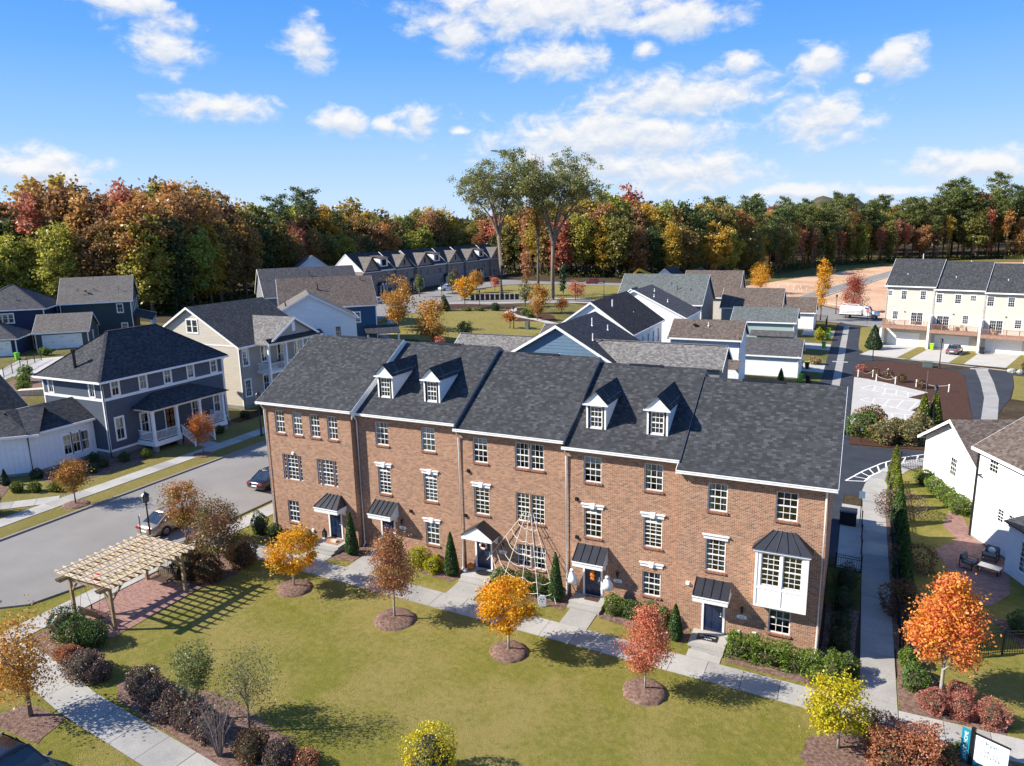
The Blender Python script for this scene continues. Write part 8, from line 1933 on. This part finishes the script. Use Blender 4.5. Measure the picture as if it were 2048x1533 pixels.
t = thing('doormat', 'tan woven doormat with a parcel at the left end steps', 'doormat', (-29.9, -0.55, 1.33)); MB().box(-0.6, 0.6, -0.4, 0.4, 0, 0.02).build('mat', M['deckwood'], t)
t = thing('parcel', 'small brown parcel on the doormat of the left end house', 'parcel', (-29.75, -0.62, 1.352)); MB().box(-0.22, 0.22, -0.12, 0.12, 0, 0.12).build('box', M['wood'], t)
t = thing('floor_lantern', 'white floor lantern on the left end steps', 'lantern', (-30.75, -0.35, 1.325)); MB().box(-0.12, 0.12, -0.12, 0.12, 0, 0.06).build('base', M['white'], t)
m = MB()
for s in (-1, 1):
    for q in (-1, 1): m.box(s*0.1-0.015, s*0.1+0.015, q*0.1-0.015, q*0.1+0.015, 0.06, 0.5)
m.lathe([(0.17, 0.5), (0.05, 0.66), (0.05, 0.7)], 4); m.build('frame', M['black'], t); MB().box(-0.085, 0.085, -0.085, 0.085, 0.06, 0.49).build('glass', M['lampglass'], t)
def pumpkin(label, x, y, z, r, mat):
    t = thing('pumpkin', label, 'pumpkin', (x, y, z)); m = MB(); n = 20; vs = []
    for i in range(1, 7):
        a = math.pi*i/7
        for j in range(n): b = 2*math.pi*j/n; q = r*math.sin(a)*(1-0.07*abs(math.cos(b*4))); vs.append((q*math.cos(b), q*math.sin(b), r*0.8-r*0.8*math.cos(a)))
    m.add(vs, [(i*n+j, i*n+(j+1) % n, (i+1)*n+(j+1) % n, (i+1)*n+j) for i in range(5) for j in range(n)]+[tuple(range(n-1, -1, -1)), tuple(5*n+j for j in range(n))]); m.build('shell', mat, t, True)
    m = MB(); m.tube([(0, 0, r*1.5), (0.02, 0.01, r*1.85)], [0.03, 0.02], 5); m.build('stalk', M['benchwood'], t)
pumpkin('orange pumpkin beside the door under the gabled canopy', -19.85, 0.12, 0.985, 0.24, M['orange']); pumpkin('small white pumpkin next to the orange pumpkin', -20.0, -0.35, 0.985, 0.15, M['cloth'])
t = thing('wreath', 'white and orange wreath on the door under the gabled canopy', 'wreath', (-19.06, 0.452, 2.55)); m = MB(); mo = MB()
for k in range(14): a = k*2*math.pi/14; (mo if k % 4 == 0 else m).ball((0.21*math.cos(a), -0.03, 0.21*math.sin(a)), 0.075, 0.05, 0.075, 7, 5)
m.build('white_flowers', M['cloth'], t); mo.build('orange_flowers', M['orange'], t)
t = thing('door_hanger', 'orange stacked door decoration on the ghost house door', 'door decoration', (-12.03, 0.455, 1.75)); m = MB()
for zz, r in ((0.45, 0.12), (0.25, 0.16), (0.03, 0.14)): m.ball((0, -0.05, zz), r, 0.05, r*0.9, 9, 6)
m.build('orange_discs', M['orange'], t)
for k, (l, x) in enumerate((('white ghost hanging left of the ghost house door', -13.05), ('white ghost hanging right of the ghost house door', -10.95))):
    t = thing('ghost', l, 'ghost decoration', (x, -0.2, 2.05), R(20*k), 'hanging ghost decorations'); m = MB(); m.ball((0, 0, 0.30), 0.13, 0.11, 0.15, 10, 7); m.build('head', M['cloth'], t, True)
    m = MB(); m.lathe([(0.06, 0.22), (0.17, 0.12), (0.24, -0.12), (0.30, -0.38)], 14)
    m.v = [(a*(1.15+0.25*math.sin(i*2.1)), b*0.75, c-0.05*math.sin(i*1.7)) for i, (a, b, c) in enumerate(m.v)]; m.build('drape', M['cloth'], t, True); m = MB(); m.ball((-0.05, -0.105, 0.32), 0.022, 0.012, 0.03, 6, 4); m.ball((0.05, -0.105, 0.32), 0.022, 0.012, 0.03, 6, 4); m.build('eyes', M['inkblack'], t); m = MB(); m.tube([(0, 0, 0.45), (0, 0, 0.78)], 0.008, 4); m.build('string', M['rope'], t)
def web():
    t = thing('rope_web', 'giant white rope spider web stretched from an upper window to the lawn', 'spider web decoration', (-15.9, 0.3, gz(-15.9)))
    O = Vector((-15.9, 0.3, gz(-15.9))); top = Vector((-15.95, 0.36, 5.15)); feet = [Vector((-18.75, 0.25, 1.75)), Vector((-17.35, -0.9, 0.62)), Vector((-15.85, -1.15, 0.55)), Vector((-14.65, -1.35, 0.5)), Vector((-13.75, -0.95, 0.5))]
    ends = [top+Vector((-0.30+0.15*k, 0, 0)) for k in range(5)]
    for a, b in zip(ends, feet): m = MB(); m.tube([a-O, b-O], 0.022, 5); m.build('strand', M['rope'], t)
    for f in (0.17, 0.33, 0.48, 0.62, 0.76, 0.88):
        for k in range(4):
            p = ends[k].lerp(feet[k], f); q = ends[k+1].lerp(feet[k+1], f); md = p.lerp(q, 0.5)+Vector((0, 0, -0.10-0.22*f*(q-p).length*0.5))
            m = MB(); m.tube([p-O, p.lerp(md, 0.55)+Vector((0, 0, -0.03))-O, md-O, md.lerp(q, 0.45)+Vector((0, 0, -0.03))-O, q-O], 0.017, 4); m.build('cross_rope', M['rope'], t)
web()
t = thing('tombstone', 'small white tombstone cut-out at the right foot of the web', 'tombstone decoration', (-14.35, -1.5, gz(-14.35)+0.03), 0.4); m = MB(); m.ext([(-0.2, 0, 0), (0.2, 0, 0), (0.22, 0, 0.5), (0.12, 0, 0.68), (-0.12, 0, 0.68), (-0.22, 0, 0.5)], (0, 0.04, 0)); m.build('board', M['cloth'], t); m = MB()
for (a, b, c) in ((-0.08, 0.46, 0.04), (0.07, 0.46, 0.04), (0, 0.3, 0.03)): m.ball((a, -0.004, b), c, 0.006, c, 7, 4)
m.build('face', M['inkblack'], t)
t = thing('garden_hose_box', 'small white meter on the grass left of the purple hedge', 'meter', (-29.0, -15.2, gz(-29)+0.03)); MB().ball((0, 0, 0.03), 0.16, 0.12, 0.05, 8, 5).build('cover', M['cloth'], t)
# ------------------------------------------------------------------ fences
def iron_fence(label, pts, h=1.35, sp=0.125, post_sp=2.4, joined=False):
    P = [Vector(p) for p in pts]; o = (P[0].x, P[0].y, gz(P[0].x)); t = thing('iron_fence', label, 'fence', o)
    pk = MB(); me = None
    for i in range(len(P)-1):
        d = (P[i+1]-P[i]); L = d.length; d /= L; n = max(1, round(L/post_sp))
        ang = math.atan2(d.y, d.x)
        for zz in (0.18, h-0.22, h-0.06):
            m = MB(); m.beam((P[i].x-o[0], P[i].y-o[1], gz(P[i].x)-o[2]+zz), (P[i+1].x-o[0], P[i+1].y-o[1], gz(P[i+1].x)-o[2]+zz), 0.03, 0.035); m.build('rail', M['black'], t)
        for k in range(n+1):
            q = P[i]+d*L*k/n
            if me is None:
                m = MB(); m.box(-0.04, 0.04, -0.04, 0.04, 0, h+0.10); m.box(-0.05, 0.05, -0.05, 0.05, h+0.101, h+0.13); pm = m.mesh('post', M['black']); m = MB(); m.box(-0.010, 0.010, -0.010, 0.010, 0.08, h); me = m.mesh('picket', M['black'])
            link('post', pm, t, (q.x-o[0], q.y-o[1], gz(q.x)-o[2]), ang)
        c = int(L/sp)
        for k in range(1, c):
            q = P[i]+d*L*k/c
            if joined: pk.box(q.x-o[0]-0.01, q.x-o[0]+0.01, q.y-o[1]-0.01, q.y-o[1]+0.01, gz(q.x)-o[2]+0.08, gz(q.x)-o[2]+h)
            else: link('picket', me, t, (q.x-o[0], q.y-o[1], gz(q.x)-o[2]), ang)
    if joined: pk.build('pickets', M['black'], t)['kind'] = 'stuff'
    return t
iron_fence('black iron fence running along the shaded side path', [(3.78, 2.9), (3.78, 29.5)], joined=True); iron_fence('black iron fence and gate behind the flame maple on the right', [(3.9, 2.75), (7.1, 3.35), (8.4, 4.3), (12.5, 6.2)]); iron_fence('short black iron fence between the arborvitae and the white garage', [(4.9, 34.2), (6.6, 32.6)], sp=0.16)
iron_fence('low black iron railing across the pad by the end wall', [(0.45, 11.1), (1.9, 11.1)], 1.0); iron_fence('black iron railing beside the concrete pad', [(1.9, 11.15), (1.9, 19.0)], 1.0, joined=True)
iron_fence('dark garden fence by the far left garages', [(-101, 20), (-104, 24), (-109, 30)], 1.3, 0.3, joined=True); iron_fence('black fence enclosure at the far end of the alley', [(-9.4, 126.0), (-5.2, 126.0), (-5.2, 118.5)], 2.0, 0.12, joined=True)
def park_gate():
    a, b = Vector((-89.3, 127.0)), Vector((-78.3, 133.2)); t = thing('park_gate', 'row of ten dark gate panels with white posts in the park', 'fence', (a.x, a.y, gz(a.x))); d = (b-a)/10; ang = math.atan2(d.y, d.x)
    for k in range(11): q = d*k; o = MB().box(-0.09, 0.09, -0.09, 0.09, 0, 1.75).build('post', M['white'], t); o.location = (q.x, q.y, 0); o.rotation_euler = (0, 0, ang)
    for k in range(10):
        q = d*(k+0.5); L = d.length-0.3; m = MB(); m.box(-L/2, L/2, -0.03, 0.03, 0.15, 0.24); m.box(-L/2, L/2, -0.03, 0.03, 1.5, 1.6)
        for j in range(9): xx = -L/2+L*(j+0.5)/9; m.box(xx-0.055, xx+0.055, -0.02, 0.02, 0.24, 1.5)
        o = m.build('gate_panel', M['black'], t); o.location = (q.x, q.y, 0); o.rotation_euler = (0, 0, ang)
park_gate()
def rope_fence():
    P = [(1.1, 73.95), (2.95, 74.85), (4.85, 76.6), (3.35, 71.9), (5.6, 70.7), (8.0, 69.9), (11.5, 68.1)]; words = ['first low white rope post by the alley', 'second white rope post of the rope line', 'third white rope post behind the rose bushes', 'leaning white rope post at the pad edge', 'white rope post in the middle of the pad edge', 'white rope post near the tall thin sign post', 'last white rope post far out in the mulch']
    for (x, y), l in zip(P, words):
        t = thing('rope_post', l, 'post', (x, y, gz(x)), 0, 'white rope posts round the mulch island'); m = MB(); m.lathe([(0.07, 0), (0.065, 0.9), (0.085, 0.92), (0.085, 0.98), (0.03, 1.05)], 8); m.build('post', M['white'], t)
    t = thing('rope', 'white rope sagging between the rope posts', 'rope', (P[0][0], P[0][1], gz(P[0][0])))
    for a, b in ((0, 1), (1, 2), (2, 4), (3, 4), (5, 6)):
        A = Vector((*P[a], gz(P[a][0])+0.9)); B = Vector((*P[b], gz(P[b][0])+0.9)); O = Vector((P[0][0], P[0][1], gz(P[0][0]))); m = MB(); m.tube([A.lerp(B, f)-O+Vector((0, 0, -0.35*4*f*(1-f))) for f in np.linspace(0, 1, 9)], 0.02, 4); m.build('strand', M['rope'], t)
rope_fence()
# ------------------------------------------------------------------ bins, cabinets, garden seats
def bin_(label, x, y, rz, body, lid, first=None):
    t = thing('wheelie_bin', label, 'wheelie bin', (x, y, gz(x)+0.03), rz, 'wheelie bins'); m = MB(); loft(m, [[(-0.24*f, -0.27*f, z), (0.24*f, -0.27*f, z), (0.24*f, 0.27*f, z), (-0.24*f, 0.27*f, z)] for z, f in ((0.05, 0.85), (0.95, 1.12), (1.0, 1.2))]); m.build('bin_body', M[body], t)
    m = MB(); m.ext([(-0.31, -0.36, 1.005), (-0.31, 0.34, 1.005), (-0.31, 0.34, 1.06), (-0.31, 0.0, 1.12), (-0.31, -0.36, 1.05)], (0.62, 0, 0)); m.build('lid', M[lid], t); m = MB(); m.tube([(-0.28, 0.36, 0.98), (0.28, 0.36, 0.98)], 0.02, 5); m.build('handle', M['black'], t)
    for s in (-1, 1): m = MB(); m.lathe([(0.12, -0.03), (0.12, 0.03)], 10); m.v = [(c+s*0.26, b+0.28, a+0.12) for a, b, c in m.v]; m.build('wheel', M['tyre'], t)
for l, x, y, b, d in (('green bin nearest us beside the low white alley garage', -5.9, 66.9, 'bin_green', 'bin_green'), ('black bin with pale lid next to the nearest green bin', -4.9, 66.8, 'bin_black', 'bin_black'), ('black bin with lime lid behind the low white alley garage', -5.7, 76.6, 'bin_black', 'bin_lime'), ('dark bin left of the lime lidded bin', -6.6, 76.9, 'bin_black', 'bin_black'), ('green bin with dark lid by the pale sage garage', -4.4, 96.3, 'bin_green', 'bin_black'), ('green bin farther up the alley behind the dark lidded green bin', -4.2, 106.3, 'bin_green', 'bin_green'), ('farthest lime bin on the alley', -4.4, 114.2, 'bin_lime', 'bin_lime'),
        ('lime bin between navy and olive garages at the far left', -113.0, 28.9, 'bin_green', 'bin_green'), ('lime yellow bin by the pillar left of the grey sedan', BW(8.05, -0.4)[0], BW(8.05, -0.4)[1], 'bin_lime', 'bin_lime'), ('lime lidded dark bin behind the tall cone evergreen', 4.3, 101.6, 'bin_black', 'bin_lime'), ('dark bin by the pillar right of the grey sedan', BW(15.2, -0.5)[0], BW(15.2, -0.5)[1], 'bin_black', 'bin_black')):
    bin_(l, x, y, R(random.Random(l).uniform(-25, 25)), b, d)
def cabinet(label, x, y, sx, sy, h, mat, name='utility_cabinet'):
    t = thing(name, label, 'utility cabinet', (x, y, gz(x)+0.03)); MB().box(-sx/2, sx/2, -sy/2, sy/2, 0, h).build('cabinet_body', M[mat], t); MB().box(-sx/2-0.03, sx/2+0.03, -sy/2-0.03, sy/2+0.03, h+0.001, h+0.07).build('lid', M[mat], t); MB().box(-sx*0.4, sx*0.4, -sy/2-0.02, -sy/2-0.002, 0.1, h*0.85).build('door', M[mat], t)
cabinet('dark grey bin enclosure on the concrete pad by the end wall', 0.98, 18.9, 1.1, 1.0, 0.95, 'bin_black'); cabinet('green grey utility box in the mulch island', 10.25, 85.0, 1.2, 0.9, 0.75, 'utility'); cabinet('grey letter box cabinet beside the park street', -91.8, 127.8, 1.0, 0.8, 1.5, 'alloy'); cabinet('dark green post box on the park lawn', -57.2, 91.5, 0.7, 0.7, 1.5, 'utility')
def armchair(label, x, y, rz, pillow):
    t = thing('patio_chair', label, 'patio chair', (x, y, gz(x)+0.05), rz, 'patio armchairs'); m = MB()
    for s in (-1, 1):
        m.beam((s*0.38, -0.36, 0), (s*0.38, -0.36, 0.6), 0.05, 0.05); m.beam((s*0.38, 0.36, 0), (s*0.38, 0.36, 0.72), 0.05, 0.05); m.beam((s*0.38, -0.38, 0.6), (s*0.38, 0.38, 0.6), 0.05, 0.05); m.beam((s*0.38, -0.38, 0.03), (s*0.38, 0.38, 0.03), 0.05, 0.05)
    m.beam((-0.38, -0.36, 0.28), (0.38, -0.36, 0.28), 0.05, 0.05); m.beam((-0.38, 0.37, 0.72), (0.38, 0.37, 0.72), 0.05, 0.05); m.build('frame', M['black'], t)
    MB().box(-0.35, 0.35, -0.36, 0.3, 0.29, 0.43).build('seat_cushion', M['cushion'], t); m = MB(); m.ext([(-0.34, 0.18, 0.43), (-0.34, 0.32, 0.43), (-0.34, 0.40, 0.85), (-0.34, 0.28, 0.85)], (0.68, 0, 0)); m.build('back_cushion', M['cushion'], t)
    if pillow: m = MB(); m.ball((0.0, 0.12, 0.62), 0.22, 0.09, 0.2, 10, 6); m.build('pillow', M['cloth'], t, True)
armchair('patio armchair nearest the grass on the brick patio', 8.0, 14.5, R(60), False); armchair('patio armchair with a white pillow against the white house', 9.4, 16.2, R(-20), True)
t = thing('patio_table', 'low grey patio table before the armchairs', 'table', (9.1, 14.2, -0.06), R(-25)); MB().box(-0.6, 0.6, -0.35, 0.35, 0.36, 0.40).build('table_top', M['alloy'], t)
for s in (-1, 1):
    m = MB(); m.beam((s*0.52, -0.32, 0), (s*0.52, -0.32, 0.36), 0.05, 0.05); m.beam((s*0.52, 0.32, 0), (s*0.52, 0.32, 0.36), 0.05, 0.05); m.beam((s*0.52, -0.32, 0.02), (s*0.52, 0.32, 0.02), 0.04, 0.05); m.build('leg', M['black'], t)
for k, (l, u) in enumerate((('wicker deck chair on the middle cream deck', 10.6), ('second deck chair on the middle cream deck', 12.0), ('deck chair on the right hand cream deck', 16.3), ('deck chair on the left cream deck', 1.2))):
    q = BW(u, 0.9); zf = [0, 0, -0.25, 0.35][k]; t = thing('deck_chair', l, 'deck chair', (q[0], q[1], 3.17+zf), R(-15+40*k), 'deck chairs'); m = MB(); m.box(-0.3, 0.3, -0.3, 0.3, 0.38, 0.45); m.build('seat', M['wood'], t); m = MB(); m.ext([(-0.3, 0.26, 0.45), (-0.3, 0.32, 0.45), (-0.3, 0.42, 1.0), (-0.3, 0.36, 1.0)], (0.6, 0, 0)); m.build('backrest', M['wood'], t)
    for a in (-0.26, 0.26):
        for b in (-0.26, 0.26): MB().box(a-0.025, a+0.025, b-0.025, b+0.025, 0, 0.38).build('leg', M['wood'], t)
q = BW(8.6, 0.9); t = thing('grill', 'covered black grill on the middle cream deck', 'grill', (q[0], q[1], 3.17), R(-15)); m = MB(); m.box(-0.55, 0.55, -0.3, 0.3, 0, 0.8); m.ball((0, 0, 0.8), 0.55, 0.32, 0.3, 10, 6); m.build('cover', M['inkblack'], t)
for l, x, y, rz in (('dark park bench beside the park bed', -68.9, 113.6, 0.5), ('second dark park bench by the park walk', -65.9, 116.0, 0.4)):
    t = thing('park_bench', l, 'bench', (x, y, gz(x)+0.05), rz, 'park benches'); MB().box(-0.9, 0.9, -0.25, 0.25, 0.42, 0.47).build('seat', M['benchwood'], t); m = MB(); m.ext([(-0.9, 0.22, 0.5), (-0.9, 0.27, 0.5), (-0.9, 0.38, 0.95), (-0.9, 0.33, 0.95)], (1.8, 0, 0)); m.build('backrest', M['benchwood'], t)
    for s in (-0.75, 0.75): MB().box(s-0.04, s+0.04, -0.22, 0.26, 0, 0.42).build('leg', M['black'], t)
t = thing('raised_bed', 'timber raised garden bed behind the charcoal house', 'planter box', (-88.6, 16.2, gz(-88.6)), R(40)); m = MB(); m.box(-1.6, 1.6, -0.6, 0.6, 0, 0.7); m.build('box', M['wood'], t)
sheet('mulch_bed', wobble([(-87, 13.5), (-97, 17.7), (-101, 24), (-91, 19.5)], 0.3, 61), 0.03, M['mulch']); walk_poly('garden_walk', [(-90, 11.5), (-99, 17), (-104, 24)], 1.6, 1.8, 0.05, 'drive', 62)
sheet('back_drive', [(-104, 20), (-112.2, 28.6), (-107.5, 35.5), (-102, 29), (-96, 27), (-98, 22)], 0.034, M['drive'])
for k, (l, x, y) in enumerate((('yellow green shrub in the far left garden bed', -96, 19.5), ('leafy shrub by the far left garden fence', -100.5, 22.6), ('shrub in the far left bed beside the raised box', -91.5, 16.8), ('shrub before the olive grey garage', -112.8, 33.0))): shrub('garden_shrub', l, x, y, 1.7, 1.3, LM['hedge'], 500, 0.1, 'shrubs in the far left garden', k+260)
for k in range(5):
    x, y = (20.5+k*0.9, 84.3-0.5*k); t = thing('boulder', 'pale boulder in a row at the drive corner' , 'boulder', (x, y, -0.08), k, 'pale boulders at the drive corner'); MB().ball((0, 0, 0.25), 0.55, 0.42, 0.4, 9, 6, 0.12, random.Random(k)).build('stone', M['stone'], t)
rr = random.Random(8)
for k in range(14):
    x, y = rr.choice([(-21, 190), (-17, 204), (-13, 222), (-20, 214)]); x += rr.uniform(-4, 4); y += rr.uniform(-8, 8)
    t = thing('survey_stake', 'white survey stake in the bare earth', 'stake', (x, y, gz(x)), 0, 'survey stakes in the bare earth'); MB().box(-0.06, 0.06, -0.04, 0.04, 0, 0.7).build('stake', M['white'], t)
